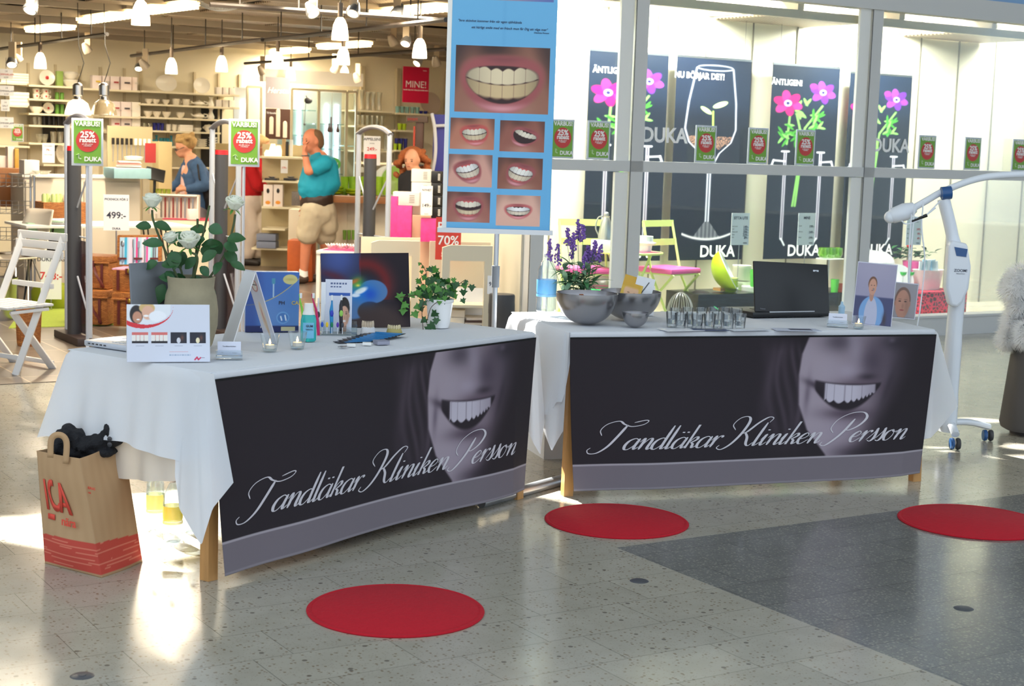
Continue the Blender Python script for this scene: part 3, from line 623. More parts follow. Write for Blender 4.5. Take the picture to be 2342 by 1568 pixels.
# ---- photo panels of mouths
def mouth(x, y, cx=0., cy=0., w=.75, h=.42, rot=0., skin=(150, 98, 78), lip=(160, 82, 84), teeth=(235, 225, 205), low=True, gap=.06, dark=.5, gum=0., asp=1.):
    """x,y in -1..1"""
    c = base(x, skin); c = lay(c, gau(x, y, -.2, .95, .5, .35)*dark, (40, 22, 22)); c = lay(c, sm(np.abs(x)+.3*y, .75, 1.25)*dark, (52, 34, 34)); c = lay(c, gau(x, y, 0, -.9, .6, .3)*.5, (222, 178, 158))
    ca, sa = math.cos(rot), math.sin(rot); X = (x-cx)*ca+(y-cy)*sa; Y = -(x-cx)*sa+(y-cy)*ca; X = X/w; Y = Y/h; bend = Y+.35*(1-X**2)-.2
    out = 1-sm(np.sqrt(X**2*.86+bend**2*.62), .86, 1.08); c = lay(c, out, lip); c = lay(c, out*gau(X, bend, .0, -1.0, .6, .16)*.8, (235, 170, 178)); c = lay(c, out*gau(X, bend, 0, 1.05, .5, .15)*.6, (120, 60, 66))
    inn = 1-sm(np.sqrt(X**2*1.12+bend**2*1.45), .9, 1.0); c = lay(c, inn, (44, 16, 18))
    if gum: c = lay(c, inn*sm(bend, .35, .6), (206, 96, 96)); c = lay(c, inn*sm(-bend, .45, .7), (206, 96, 96))
    tx = X*7; ph = np.abs(np.sin(tx*math.pi/2)); top = inn*sm(bend, gap*.5-.08*ph, gap*.5+.04)*(1-sm(bend, .52+.12*ph, .60+.12*ph)); shade = 1-.35*X**2
    tt = np.array(teeth)*1.; c = c*(1-top[..., None])+top[..., None]*(tt*shade[..., None]); c = lay(c, top*(ph < .12)*.4, (140, 110, 95))
    if low:
        bot = inn*(1-sm(bend, -gap-.03, -gap*.5+.02))*sm(bend, -.62-.08*ph, -.5); tl = tt*np.array([.93, .88, .8]); c = c*(1-bot[..., None])+bot[..., None]*(tl*shade[..., None]); c = lay(c, bot*(ph < .14)*.4, (140, 100, 85))
    return c
def face(x, y, skin=(205, 160, 135), hair=(60, 45, 38), bgc=(170, 165, 170), shirt=(225, 225, 232), hairh=.35, sc=1., smile=0):
    c = base(x, bgc); X = x/sc; Y = y/sc
    c = lay(c, ell(X, Y, 0, -1.35, .85, .62, .05), shirt); c = lay(c, ell(X, Y, 0, -.72, .22, .3, .06), tuple(k*.82 for k in skin))
    c = lay(c, ell(X, Y, 0, .12+hairh*.3, .47, .62, .04), hair); c = lay(c, ell(X, Y, 0, -.05, .42, .62-.05+ (0 if hairh > .2 else .1), .05), skin)
    c = lay(c, gau(X, Y, .28, -.1, .16, .5)*.35, tuple(k*.6 for k in skin))
    for s_ in (-1, 1):
        c = lay(c, ell(X, Y, s_*.17, .08, .075, .03, .3), (60, 45, 42)); c = lay(c, ell(X, Y, s_*.17, .18, .1, .02, .5)*.7, hair if sum(hair) < 330 else (110, 85, 70)); c = lay(c, ell(X, Y, s_*.43, -.02, .05, .12, .2), tuple(k*.9 for k in skin))
    c = lay(c, ell(X, Y, 0.03, -.14, .06, .12, .6)*.35, tuple(k*.7 for k in skin)); c = lay(c, ell(X, Y, 0, -.33, .13, .035 if not smile else .06, .3), (150, 80, 78) if not smile else (245, 240, 238))
    return c
def tile(c, U, V, x0, y0, x1, y1, fn):
    """paint fn(x,y in -1..1) into the box (u0,v0)-(u1,v1)"""
    m = (U >= x0) & (U <= x1) & (V >= y0) & (V <= y1); 
    if m.any(): c[m] = fn((U[m]-x0)/(x1-x0)*2-1, (V[m]-y0)/(y1-y0)*2-1)
    return c
# ---- tall blue roll banner
BY = 7.8; pb = atY(1137, 523, BY); rzb = rzc(pb, .06); BW = 236*BY/3600; BH = 1.42
def bluebanner(U, V):
    c = base(U, (104, 178, 226)); c = lay(c, np.exp(-((U-.5)/.02)**2)*.12, (70, 140, 200))
    px = lambda x: (x-1032)/236.; py = lambda y: (518-y)/(BH*3600/BY)
    T = [((1048, 108), (1260, 256), dict(w=.86, h=.72, skin=(150, 100, 82), teeth=(232, 214, 178), cy=-.05, gap=.02, dark=.85)),
         ((1040, 270), (1140, 340), dict(w=.62, h=.55, skin=(186, 120, 96), lip=(196, 86, 80), rot=.12, gum=1, cx=.1)), ((1152, 272), (1254, 342), dict(w=.6, h=.5, skin=(150, 90, 76), rot=-.45, cx=.1, low=False, gap=.1)),
         ((1038, 352), (1137, 424), dict(w=.6, h=.6, skin=(214, 160, 144), rot=.35, gum=1, cx=-.1, teeth=(244, 240, 236))), ((1150, 356), (1252, 427), dict(w=.62, h=.6, skin=(140, 86, 70), rot=-.35, gum=1, teeth=(244, 240, 232))),
         ((1036, 436), (1135, 505), dict(w=.66, h=.66, skin=(160, 100, 88), gum=1, gap=.25, teeth=(238, 228, 208))), ((1149, 440), (1250, 510), dict(w=.6, h=.4, skin=(224, 176, 158), lip=(196, 100, 100), teeth=(246, 244, 242), dark=.25)),
         ((1052, -150), (1264, 7), dict(w=.7, h=.6, skin=(90, 110, 180), dark=.9))]
    for (x0, y0), (x1, y1), kw in T: tile(c, U, V, px(x0-5), py(y1), px(x1-5), py(y0), lambda a, b, kw=kw: mouth(a, b, **kw))
    return c
t = thing('roll_up_banner', Vector((pb.x, pb.y, 0)), rzb, 'tall light blue hanging banner with close-up photos of teeth', 'banner')
zb = pb.z
o = printed('banner_sheet', BW, BH, 300, 620, bluebanner, t, (.004, -.012, zb), rough=.5); solid(o, .001, 1)
b = MB(); b.box((-BW/2-.007, -.008, zb+BH/2), (.022, .006, BH+.04)); b.build('side_margin', WHITE, t)
b = MB(); b.box((-.01, -.012, zb-.012), (BW+.06, .02, .024)); b.build('bottom_bar', ALU, t)
b = MB(); b.tube([(0, .012, .05), (0, .012, 2.75)], .0125, 12); b.build('pole', ALU, t)
b = MB(); b.tube([(0, .012, atY(1133, 657, BY).z), (0, .012, atY(1133, 608, BY).z)], [.02, .02], 14); b.build('clamp', mat('grey clamp plastic', (128, 132, 138), .5), t)
b = MB(); b.lathe([(.09, 0), (.09, .012), (.02, .03), (.02, .06)], 28); b.build('foot', ALU, t, (0, .012, 0))
QI = mat('navy small print', (40, 52, 92), .6)
for s, x, y, sz in (('"Inre skönhet kommer från vår egen självkänsla', 1120, 52, .0162), ('ett härligt smile med en fräsch mun får Dig att våga mer"', 1165, 68, .0162), ('Charlotte Persson', 1238, 77, .010)):
    p = atY(x, y, BY); text(s, sz, QI, t, ((p.x-pb.x), -.0145, p.z), shear=.2, bold=.004)
b = MB(); p, q = at(1100, 1148, .025), at(1275, 1100, .025); b.tube([p, q+(q-p)*.3], .026, 16); tag(b.build('metal_tube', ALU), 'silver metal tube lying on the floor between the two tables', 'metal tube')
# ---- red mats
MATM = mat('red felt', (180, 8, 32), .95, noise=.12, nscale=60, bump=.3)
for i, (x, y, xl, xr, lab) in enumerate([(905, 1396, 703, 1108, 'round red mat nearest the camera in front of the left table'), (1410, 1192, 1249, 1571, 'round red mat on the floor in front of the right table'), (2225, 1194, 2066, 2385, 'round red mat cut by the right edge of the picture')]):
    p = at(x, y, 0); R = (at(xr, y, 0)-at(xl, y, 0)).length/2*1.0
    b = MB(); b.lathe([(R, 0), (R+.002, .004), (R-.004, .009), (R-.012, .0095), (R-.016, .0075), (R-.02, .0095), (0, .01)], 72); tag(b.build('round_mat', MATM, None, p), lab, 'mat', 'round red floor mats')
# ================================================================ paper bag
def paperbag():
    A, Bq, Cq = at(103, 1288, 0), at(232, 1321, 0), at(326, 1284, 0)
    t = thing('paper_bag', Vector(((A.x+Cq.x)/2, (A.y+Cq.y)/2, 0)), 0, 'brown paper carrier bag with red logo and red striped bottom', 'bag'); o_ = t.location.copy()
    q = [A, Bq, Cq, A+(Cq-Bq)]; q[3] = A+(Cq-Bq)*1.0
    z1 = atY(90, 1040, A.y+.02).z
    top = [atY(84, 1030, A.y+.03), atY(182, 1048, Bq.y+.02), atY(284, 1022, Cq.y+.02)]; top.append(top[0]+(top[2]-top[1]))
    vs = []; NZ = 24; per = []
    for k in range(4):
        for s in range(10): per.append((k, s/10))
    def P(k, s, v):
        b0, b1, t0, t1 = q[k], q[(k+1) % 4], top[k], top[(k+1) % 4]; p = (b0.lerp(b1, s)).lerp(t0.lerp(t1, s), v)
        mid = (q[0]+q[1]+q[2]+q[3])/4; d = (p-mid); d.z = 0; d.normalize()
        bul = .014*math.sin(math.pi*v)*math.sin(math.pi*s)+(.010*math.sin(v*9+k*2)*math.sin(math.pi*s))+(-.022 if k in (1, 3) else 0)*math.sin(math.pi*s)*v
        return p+d*bul-o_
    def colr(U, V):
        c = base(U, (188, 152, 112)); c = c+(np.sin(U*140)*2)[..., None]
        m = V < .27+.02*np.sin(U*9); c[m] = (196, 72, 58)
        st = m & (np.sin(V*420+np.sin(U*13)) > .72) & (np.sin(U*7+V*60) > -.5); c[st] = (222, 128, 104); c[(V < .02)] = (178, 142, 104); return c
    def surf(U, V):
        out = np.zeros(U.shape+(3,))
        for j in range(U.shape[0]):
            for i in range(U.shape[1]):
                u = U[j, i]*4; k = min(3, int(u)); out[j, i] = P(k, u-k, V[j, i])
        return out
    o = printed('bag_body', 1, 1, 160, 110, colr, t, surf=surf, rough=.75); solid(o, .0012, -1)
    b = MB(); b.prism([(v.x-o_.x, v.y-o_.y) for v in q], .001, .004); b.build('bag_bottom', mat('brown kraft paper', (188, 152, 112), .8), t)
    KP = MT['brown kraft paper']
    def flatstrip(name, pts, w=.022):
        mb = MB(); n = len(pts); C3 = crom([tuple(p) for p in pts], 6) ; d = (C3[-1]-C3[0]).normalized(); vs = []
        for i, p in enumerate(C3):
            tn = (C3[min(i+1, len(C3)-1)]-C3[max(0, i-1)]).normalized(); nn = Vector((0, -1, 0)); sd = tn.cross(nn).normalized()*w/2; vs += [p-sd, p+sd]
        mb.add(vs, [(2*i, 2*i+1, 2*i+3, 2*i+2) for i in range(len(C3)-1)]); return solid(mb.build(name, KP, t), .002)
    y1 = Bq.y+.045
    flatstrip('handle', [atY(115, 1046, y1)-o_, atY(118, 1003, y1)-o_, atY(137, 994, y1)-o_, atY(152, 1010, y1)-o_, atY(150, 1060, y1)-o_])
    y2 = top[2].y+.12
    flatstrip('handle', [atY(243, 1010, y2)-o_, atY(246, 966, y2)-o_, atY(262, 960, y2)-o_, atY(279, 978, y2)-o_, atY(279, 1030, y2)-o_])
    # logo on the front left face
    f0_, f1_ = q[0], q[1]; d = (f1_-f0_); ang = math.atan2(d.y, d.x); LG = mat('red bag print', (226, 78, 60), .7)
    def onf(u, v, off=.006): p = P(0, u, v); nn = Vector((math.sin(ang), -math.cos(ang), 0)); return p+nn*off
    tl = math.atan2((top[0]-q[0]).y*1.0, (top[0]-q[0]).z)
    RR = (math.pi/2-.06, -.0, ang)
    def bars(name, polys, u0, v0, sc):
        mb = MB(); p0 = onf(u0, v0); ex = Vector((math.cos(ang), math.sin(ang), 0)); up = (onf(u0, v0+.1)-onf(u0, v0)).normalized(); nn = Vector((math.sin(ang), -math.cos(ang), 0))
        for pl in polys:
            n = len(pl); vs = [P(0, u0+x*sc/d.length, v0+y*sc/.33)+nn*.004 for x, y in pl]; mb.add(vs, [tuple(range(n))])
        return solid(mb.build(name, LG, t), .0008)
    h = .0
    arc = lambda cx, cy, ro, ri, a0, a1, n=14: [(cx+ro*math.cos(math.radians(a0+(a1-a0)*i/n)), cy+ro*math.sin(math.radians(a0+(a1-a0)*i/n))*1.15) for i in range(n+1)]+[(cx+ri*math.cos(math.radians(a1+(a0-a1)*i/n)), cy+ri*math.sin(math.radians(a1+(a0-a1)*i/n))*1.15) for i in range(n+1)]
    bars('logo', [[(0, 0), (.16, 0), (.16, 1), (0, 1)], arc(.72, .52, .46, .28, 75, 320), [(.95, .0), (1.12, .0), (1.34, .70), (1.24, 1.0)], [(1.38, 1.0), (1.24, 1.0), (1.55, -.02), (1.78, -.02)], [(1.1, .2), (1.6, .2), (1.56, .34), (1.14, .34)], [(.05, -.3), (.55, -.3), (.55, -.12), (.05, -.12)]], .16, .50, .088)
    text('nära', .044, LG, t, onf(.62, .405, .014), (math.pi/2, 0, ang), bold=.02, align='CENTER')
    p = P(1, .12, .74); text('CATHARINAS', .014, LG, t, p+Vector((-.01, -.012, .0)), (math.pi/2, 0, ang), align='CENTER'); text('MATBUTIK', .009, LG, t, p+Vector((-.01, -.013, -.016)), (math.pi/2, 0, ang))
    # black garment stuffed in the bag
    b = MB(); cen = (top[0]+top[2])/2
    for (x, y, rx, rz_) in [(140, 1012, 12, 30), (155, 995, 16, 28), (180, 1005, 12, 26), (200, 1018, 18, 18), (225, 1012, 20, 20), (245, 1000, 18, 24), (262, 1002, 22, 14), (250, 982, 9, 16), (232, 1030, 40, 14), (165, 1030, 40, 14), (210, 1035, 60, 14)]:
        p = atY(x, y, cen.y+.02*math.sin(x)); k = cen.y/3600; b.ball(p, (rx*k, .06, rz_*k), 12, 8)
    o = b.build('jacket', mat('black woven fabric', (22, 22, 27), .85)); rm = o.modifiers.new('r', 'REMESH'); rm.mode = 'VOXEL'; rm.voxel_size = .009
    tx = bpy.data.textures.new('folds', 'CLOUDS'); tx.noise_scale = .06; dm = o.modifiers.new('d', 'DISPLACE'); dm.texture = tx; dm.strength = .03; dm.mid_level = .5
    tag(o, 'black jacket stuffed into the top of the paper bag', 'jacket')
    for (x, y) in ((251, 1003), (251, 1016)):
        c = MB(); c.lathe([(0, 0), (.008, 0), (.009, .002), (0, .003)], 14, M=Matrix.Rotation(math.pi/2, 3, 'X')); c.build('button', mat('dark glossy button', (50, 50, 56), .2), o, atY(x, y, cen.y-.075))
paperbag()
# ---- bottles below the left table, black box
def pet(x, y, wpx, hpx, lab, capc, group, bandc=(236, 214, 40)):
    p = at(x, y, 0 if y > 1000 else TZT); k = p.y/3600; r = wpx*k/2; h = hpx*k
    t = thing('water_bottle', p, 0, lab, 'bottle', group)
    b = MB(); b.lathe([(r*.7, 0), (r, .02), (r, .3*h), (r*.93, .36*h), (r, .42*h), (r, .62*h), (r*.93, .68*h), (r*.96, .74*h), (r*.55, .88*h), (r*.3, .94*h), (r*.3, .98*h)], 24); b.build('body', glassmat('clear bottle plastic', (240, 248, 255), .25, .02, .06, (215, 230, 240)), t)
    b = MB(); b.lathe([(r*.34, .95*h), (r*.34, h), (0, h)], 16); b.build('cap', mat('cap %s' % (capc,), capc, .4), t)
    b = MB(); b.lathe([(r*1.01, .3*h), (r*1.01, .34*h)], 24, close=True); b.lathe([(r*.94, .34*h), (r*1.01, .38*h), (r*1.015, .58*h)], 24, close=True); b.build('label_band', glassmat('bottle label %s' % (bandc,), (255, 255, 255), .1, .2, .75, bandc), t)
pet(395, 1238, 46, 150, 'clear bottle with yellow label standing beside the front table leg', (230, 230, 230), 'drinks bottles under the left table')
pet(355, 1212, 42, 150, 'clear bottle with a pale yellow band just behind the paper bag', (230, 230, 230), 'drinks bottles under the left table', (226, 220, 120))
pet(438, 1215, 40, 140, 'clear bottle with yellow label half hidden by the front table leg', (230, 230, 230), 'drinks bottles under the left table')
p, q = at(715, 1256, 0), at(1108, 1141, 0); d = (q-p); a = math.atan2(d.y, d.x); c = (p+q)/2+Vector((-math.sin(a), math.cos(a), 0))*.22
b = MB(); b.box((0, 0, .15), (d.length, .42, .28), bev=.05); b.box((0, 0, .005), (d.length-.1, .3, .01)); tag(b.build('equipment_bag', mat('black nylon', (24, 24, 30), .7), None, c, (0, 0, a)), 'long black equipment bag lying under the left table', 'bag')
b = MB(); b.box((0, 0, .22), (.3, .3, .44)); tag(b.build('cardboard_box', PAPER, None, at(1235, 1060, 0)+Vector((.12, .3, 0)), (0, 0, .3)), 'white cardboard box on the floor under the left end of the right table', 'box')
# ================================================================ things on the left table
def on(x, y, z=None): return at(x, y, TZT if z is None else z)
def mpx(p): return p.y/3600
# silver laptop, its back to us, keyboard to the far left
A_, B_, D_ = on(304, 806), on(192, 790), on(500, 768)
ba = (B_-A_).normalized(); hw = .33; hd = Vector((-ba.y, ba.x, 0)); hd = hd if hd.x > 0 else -hd
loc = A_; rz = math.atan2(hd.y, hd.x)    # local x = along hinge, local y = towards keyboard front?
sgn = 1 if (Vector((-hd.y, hd.x, 0))).dot(ba) > 0 else -1
t = thing('laptop', loc, rz, 'silver laptop open with its grey back towards us behind the rose pot', 'laptop')
SIL = mat('silver laptop shell', (190, 194, 202), .35, .3)
bl = (B_-A_).length
b = MB(); b.box((hw/2, sgn*bl/2, .012), (hw, bl, .022), bev=.005); b.build('base', SIL, t)
kb = MB()
for i in range(12):
    for j in range(5): kb.box((.03+i*.0235+.006, sgn*(.05+j*.021), .0245), (.019, .016, .003))
kb.build('keyboard', mat('grey keys', (205, 208, 212), .5), t)
b = MB(); b.box((hw/2, sgn*(bl-.06), .0242), (.08, .045, .001)); b.build('touchpad', mat('touchpad grey', (150, 154, 162), .4), t)
b = MB()
for j in range(5): b.box((-.001, sgn*(bl-.03-j*.022), .012), (.002, .012, .005))
b.build('ports', DARK, t)
hgt = (806-612)*mpx(A_)
lid = MB(); R = Matrix.Rotation(-sgn*math.radians(4), 3, 'X')
lid.box(Vector((hw/2, 0, .02))+R@Vector((0, 0, hgt/2)), (hw, .009, hgt), M=R, bev=.004); lid.build('lid', mat('grey laptop lid', (120, 124, 130), .4, .3), t)
# rose pot
pr = at(436, 802, TZT); k = mpx(pr)
t = thing('potted_roses', pr, 0, 'stone coloured round pot of long-stemmed white roses on the left table', 'potted plant'); R_ = 62*k; H_ = 172*k
b = MB(); b.lathe([(R_*.62, 0), (R_*.8, H_*.1), (R_*.98, H_*.35), (R_, H_*.55), (R_*.93, H_*.75), (R_*.84, H_*.85), (R_*.86, H_*.93), (R_*.88, H_), (R_*.8, H_), (R_*.76, H_*.9)], 40); b.build('pot', mat('weathered stone pot', (158, 148, 122), .85, noise=.3, nscale=14, bump=.4), t)
b = MB(); b.lathe([(R_*.78, H_*.93), (0, H_*.95)], 24); b.build('soil', mat('dark soil', (60, 46, 34), .9), t)
STEM = mat('thorny stem', (70, 84, 48), .6)
def L3(px, py, dy=0.): return atY(px, py, pr.y+dy)-pr
def leafmesh(mb, p, d, n, l, w, curl=.25):
    p = Vector(p); d = d.normalized(); s = d.cross(n).normalized(); n = s.cross(d).normalized(); NS_ = 5; vs = []
    for i in range(NS_+1):
        tt = i/NS_; ww = w*math.sin(math.pi*min(1, tt*.92+.06))**.8; c = p+d*l*tt-n*curl*l*tt*tt
        vs += [c-s*ww/2+n*ww*.15, c, c+s*ww/2+n*ww*.15]
    mb.add(vs, [(3*i+q, 3*i+q+1, 3*i+q+4, 3*i+q+3) for i in range(NS_) for q in (0, 1)])
ROSE = mat('ivory rose petal', (238, 240, 222), .6, sub=0)
def rose(parent, c, r, tilt=(0, 0, 1)):
    Rm = Vector(tilt).normalized().to_track_quat('Z', 'Y').to_matrix(); mb = MB(); rn = random.Random(int(c.x*1e4))
    for ring, (n, rr, hh, op) in enumerate(((3, .34, 1.0, .0), (4, .52, .98, .05), (5, .72, .92, .12), (5, .9, .74, .45))):
        for k2 in range(n):
            a0 = 2*math.pi*k2/n+ring*.6+rn.uniform(-.1, .1); span = 2*math.pi/n*.72
            def fn(u, v):
                a = a0+(u-.5)*2*span; q = v; rad = r*rr*(.35+.65*q**.6)+r*op*.35*q**3; edge = 1-.22*abs(u-.5)**2*4
                return c+Rm@Vector((rad*math.cos(a), rad*math.sin(a), r*(-.75+1.55*q*hh*edge)))
            mb.grid(fn, 6, 5)
    o = solid(mb.build('rose_bloom', ROSE, parent, sharp=80), .0012)
    s = MB()
    for k2 in range(5):
        a = k2*1.257; leafmesh(s, c+Rm@Vector((r*.2*math.cos(a), r*.2*math.sin(a), -r*.72)), Rm@Vector((math.cos(a), math.sin(a), -.2)), Rm@Vector((0, 0, 1)), r*.9, r*.28)
    s.build('sepals', LEAF2, o)
stems = [[(420, 690, 0), (408, 640, 0), (372, 560, -.01), (351, 505, 0), (348, 480, 0)], [(440, 690, 0), (443, 640, 0), (452, 590, -.02), (434, 575, -.02)], [(425, 690, 0), (415, 620, .03), (392, 572, .03)], [(450, 690, 0), (476, 640, .02), (515, 580, .02), (533, 520, .02), (538, 490, .02)], [(436, 690, 0), (446, 600, .03), (466, 530, .03), (479, 470, .03)], [(440, 690, 0), (450, 560, .05), (452, 500, .05)]]
for s_ in stems:
    b = MB(); P_ = crom([L3(*q) for q in s_], 5); b.tube(P_, [.0045]*len(P_), 7); b.build('stem', STEM, t)
for (x, y, r, tl) in [(348, 458, 21, (.05, -.1, 1)), (537, 464, 21, (.25, -.2, 1)), (432, 549, 25, (.0, -.35, 1)), (391, 543, 18, (-.3, -.2, 1))]:
    rose(t, L3(x, y, -.01), r*k, tl)
lf = [(372, 560, -40, -8, 22), (345, 520, -30, -6, 20), (352, 512, 34, 6, 20), (385, 555, 30, -26, 20), (392, 580, 22, 26, 24), (360, 600, -26, 10, 20), (350, 610, -36, 2, 18), (370, 606, 28, -4, 20), (395, 575, 8, 34, 26), (378, 622, 20, 18, 22), (405, 625, 8, 26, 24), (425, 640, -18, 30, 26), (440, 632, 20, 26, 26), (412, 600, -22, -22, 22),
      (375, 650, -14, 38, 26), (400, 640, -30, -10, 22), (390, 655, 22, 26, 26), (455, 645, 34, 14, 18), (470, 655, 24, 22, 18), (470, 530, -32, -10, 22), (468, 545, -36, 14, 22), (478, 520, 28, 6, 24), (485, 548, 16, 30, 26), (475, 560, -6, 26, 22), (512, 560, 28, 6, 24), (520, 548, 34, -8, 24), (515, 575, 26, 22, 24), (500, 560, -34, -4, 22), (495, 575, -30, 18, 22), (528, 600, 30, 10, 16), (508, 600, -18, 22, 20), (420, 575, -10, 30, 24), (405, 560, 30, -12, 22), (458, 610, 18, 16, 18), (450, 590, -26, 20, 20), (410, 660, 10, 26, 22)]
rn = random.Random(3)
for i, (x, y, dx, dy, w) in enumerate(lf):
    b = MB(); p = L3(x, y, rn.uniform(-.04, .04)); leafmesh(b, p, Vector((dx, rn.uniform(-14, 6), -dy))*k, Vector((rn.uniform(-.4, .4), -.8, .7)), math.hypot(dx, dy)*k*1.15, w*k*1.3); b.build('leaf', LEAF if i % 3 else mat('rose leaf green', (52, 98, 58), .4, noise=.3), t)
# leaflet display (tent card)
def tent(px_, w, h, fn, name, lab, cat, lean=14, extra=0, nu=150, nv=100, group=None):
    p = on(*px_); t = thing(name, p, rzc(p, extra), lab, cat, group); a = math.radians(lean)
    o = printed('front_sheet', w, h, nu, nv, fn, t, (0, 0, .001), (-a, 0, 0), rough=.35); solid(o, .0012, -1)
    b = MB(); b.box((0, 0, h/2*.98), (w, .0015, h*.98)); b.build('back_sheet', PAPER, t, (0, 2*h*math.sin(a), 0.0), (a, 0, 0)); return t
def leaflet(U, V):
    c = base(U, (212, 216, 230)); x = U*190; y = (1-V)*125
    ph = ((y < 32-.0*x) & (x < 84) & (y > 1)); sub = np.zeros(U.shape, bool) | ph
    A = base(U, (228, 232, 238)); A = lay(A, ell(x, y, 22, 22, 15, 20, .1), (30, 24, 24)); A = lay(A, ell(x, y, 24, 28, 11, 13, .15), (196, 140, 112)); A = lay(A, ell(x, y, 46, 8, 18, 12, .1), (214, 180, 120)); A = lay(A, ell(x, y, 48, 18, 14, 15, .15), (226, 176, 150)); A = lay(A, ell(x, y, 44, 25, 6, 2.5, .3), (250, 246, 244)); A = lay(A, ell(x, y, 26, 33, 4, 1.5, .3), (246, 240, 236)); A = lay(A, ell(x, y, 70, 26, 20, 12, .1), (238, 240, 246))
    arc = (y-6)/42. - np.sqrt(np.clip(1-((x-40)/66.)**2, 0, 1)); m = (arc < -.12) & (x < 100); c[m] = A[m]; red = np.abs(arc) < .12-.0012*np.clip(x-20, 0, 99); c = lay(c, (red & (x < 106)).astype(float), (214, 40, 52))
    for i in range(4):
        x0 = 12+i*44
        def tooth(a, b_, i=i):
            q = base(a, (215, 110, 105) if i < 2 else (22, 22, 40))
            if i < 2: q = lay(q, sm(-b_, .3, .6), (28, 22, 30)); q = lay(q, (np.abs(b_+.05) < .55)*(np.abs(np.sin(a*6)) > .15), (236, 232, 226))
            else: q = lay(q, ell(a, b_, .0, -.5, .25, .55, .1), (214, 216, 226) if i == 2 else (240, 228, 190)); q = lay(q, gau(a, b_, .45, 0, .25, .6)*.6, (150, 80, 50))
            return q
        tile(c, U, V, x0/190, 1-84/125, (x0+36)/190, 1-61/125, tooth)
        c = lay(c, ((np.abs(y-90) < .8) & (x > x0+8) & (x < x0+28)), (150, 156, 176))
    c = lay(c, ((np.abs(y-103) < .5) & (x > 96) & (x < 140)), (205, 150, 160)); c = lay(c, ((np.abs(y-110) < 1.4) & (x > 96) & (x < 146) & (np.sin(x*2.6) > -.5)), (150, 170, 196))
    c = lay(c, seg(x, y, 155, 120, 160, 115, 1.6)+seg(x, y, 160, 115, 163, 120, 1.6)+seg(x, y, 163, 120, 168, 116, 1.4), (205, 40, 80)); return lay(c, ((np.abs(y-116) < .7) & (x > 169) & (x < 178)), (90, 80, 110))
tent((386, 828), .298, .212, leaflet, 'dental_leaflet', 'white tent leaflet with two smiling people and four tooth pictures', 'leaflet', 14, .05, 190, 125)
# clear business card holders
def cardholder(px_, w, lab, T_=None, extra=0):
    p = on(*px_); t = thing('card_holder', p, rzc(p, extra), lab, 'card holder', 'clear card holders'); a = math.radians(20)
    b = MB(); b.box((0, .02, .006), (w, .05, .012), bev=.003); b.box((0, 0, .02), (w, .003, .03)); b.build('acrylic_base', glassmat('clear acrylic', (240, 246, 250), .35, .05, .08, (235, 240, 245)), t)
    b = MB(); b.box((0, 0, .031), (w-.012, .004, .052)); c = b.build('card_stack', mat('pale card', (216, 220, 236), .5), t, (0, .012, .01), (-a, 0, 0))
    text('Tandläkarkliniken', .007, INKB, c, (0, -.0022, .036)); text('Tfn', .005, INKG, c, (-.025, -.0022, .012)); text('Persson', .005, INKG, c, (.02, -.0022, .012)); return t
cardholder((524, 822), .098, 'clear card holder with pale cards between the tent leaflet and a tealight')
# standing folded tooth poster (A-shape)
p = on(571, 788); hz = 172*mpx(p); t = thing('folded_display', p, math.radians(40), 'tall A-shaped white display card with a tooth drawing', 'display card')
WD = .085; sp = .105; ln = math.atan2(sp, hz)
def toothprint(U, V):
    c = base(U, (214, 216, 228)); c = lay(c, ell(U, V, .5, .80, .28, .085, .1), (205, 130, 122)); c = lay(c, ell(U, V, .5, .80, .2, .07, .1), (238, 232, 222)); c = lay(c, ((np.abs(V-.81) < .008) & (np.abs(U-.5) < .22)), (60, 60, 80))
    c = lay(c, ell(U, V, .5, .38, .2, .20, .1), (226, 212, 190)); c = lay(c, ell(U, V, .42, .22, .09, .16, .2), (214, 190, 160)); c = lay(c, gau(U, V, .52, .40, .05, .1)*.7, (190, 90, 80)); c = lay(c, ((np.abs(V-.93) < .006) & (np.abs(U-.5) < .3) & (np.sin(U*70) > -.4)), (120, 140, 180)); return c
# right panel: hinge runs along local +y, foot offset along +x
o = printed('printed_panel', WD, math.hypot(hz, sp), 40, 150, toothprint, t, (sp, 0, 0), (0, 0, 0), rough=.3)
R1 = Matrix.Rotation(math.radians(90), 4, 'Z') @ Matrix.Rotation(-ln, 4, 'X'); o.matrix_local = Matrix.Translation((sp, 0, 0)) @ R1; solid(o, .004, -1)
b = MB(); b.box((0, 0, math.hypot(hz, sp)/2), (WD, .004, math.hypot(hz, sp))); o = b.build('rear_panel', PAPER, t); o.matrix_local = Matrix.Translation((-sp, 0, 0)) @ Matrix.Rotation(math.radians(-90), 4, 'Z') @ Matrix.Rotation(-ln, 4, 'X')
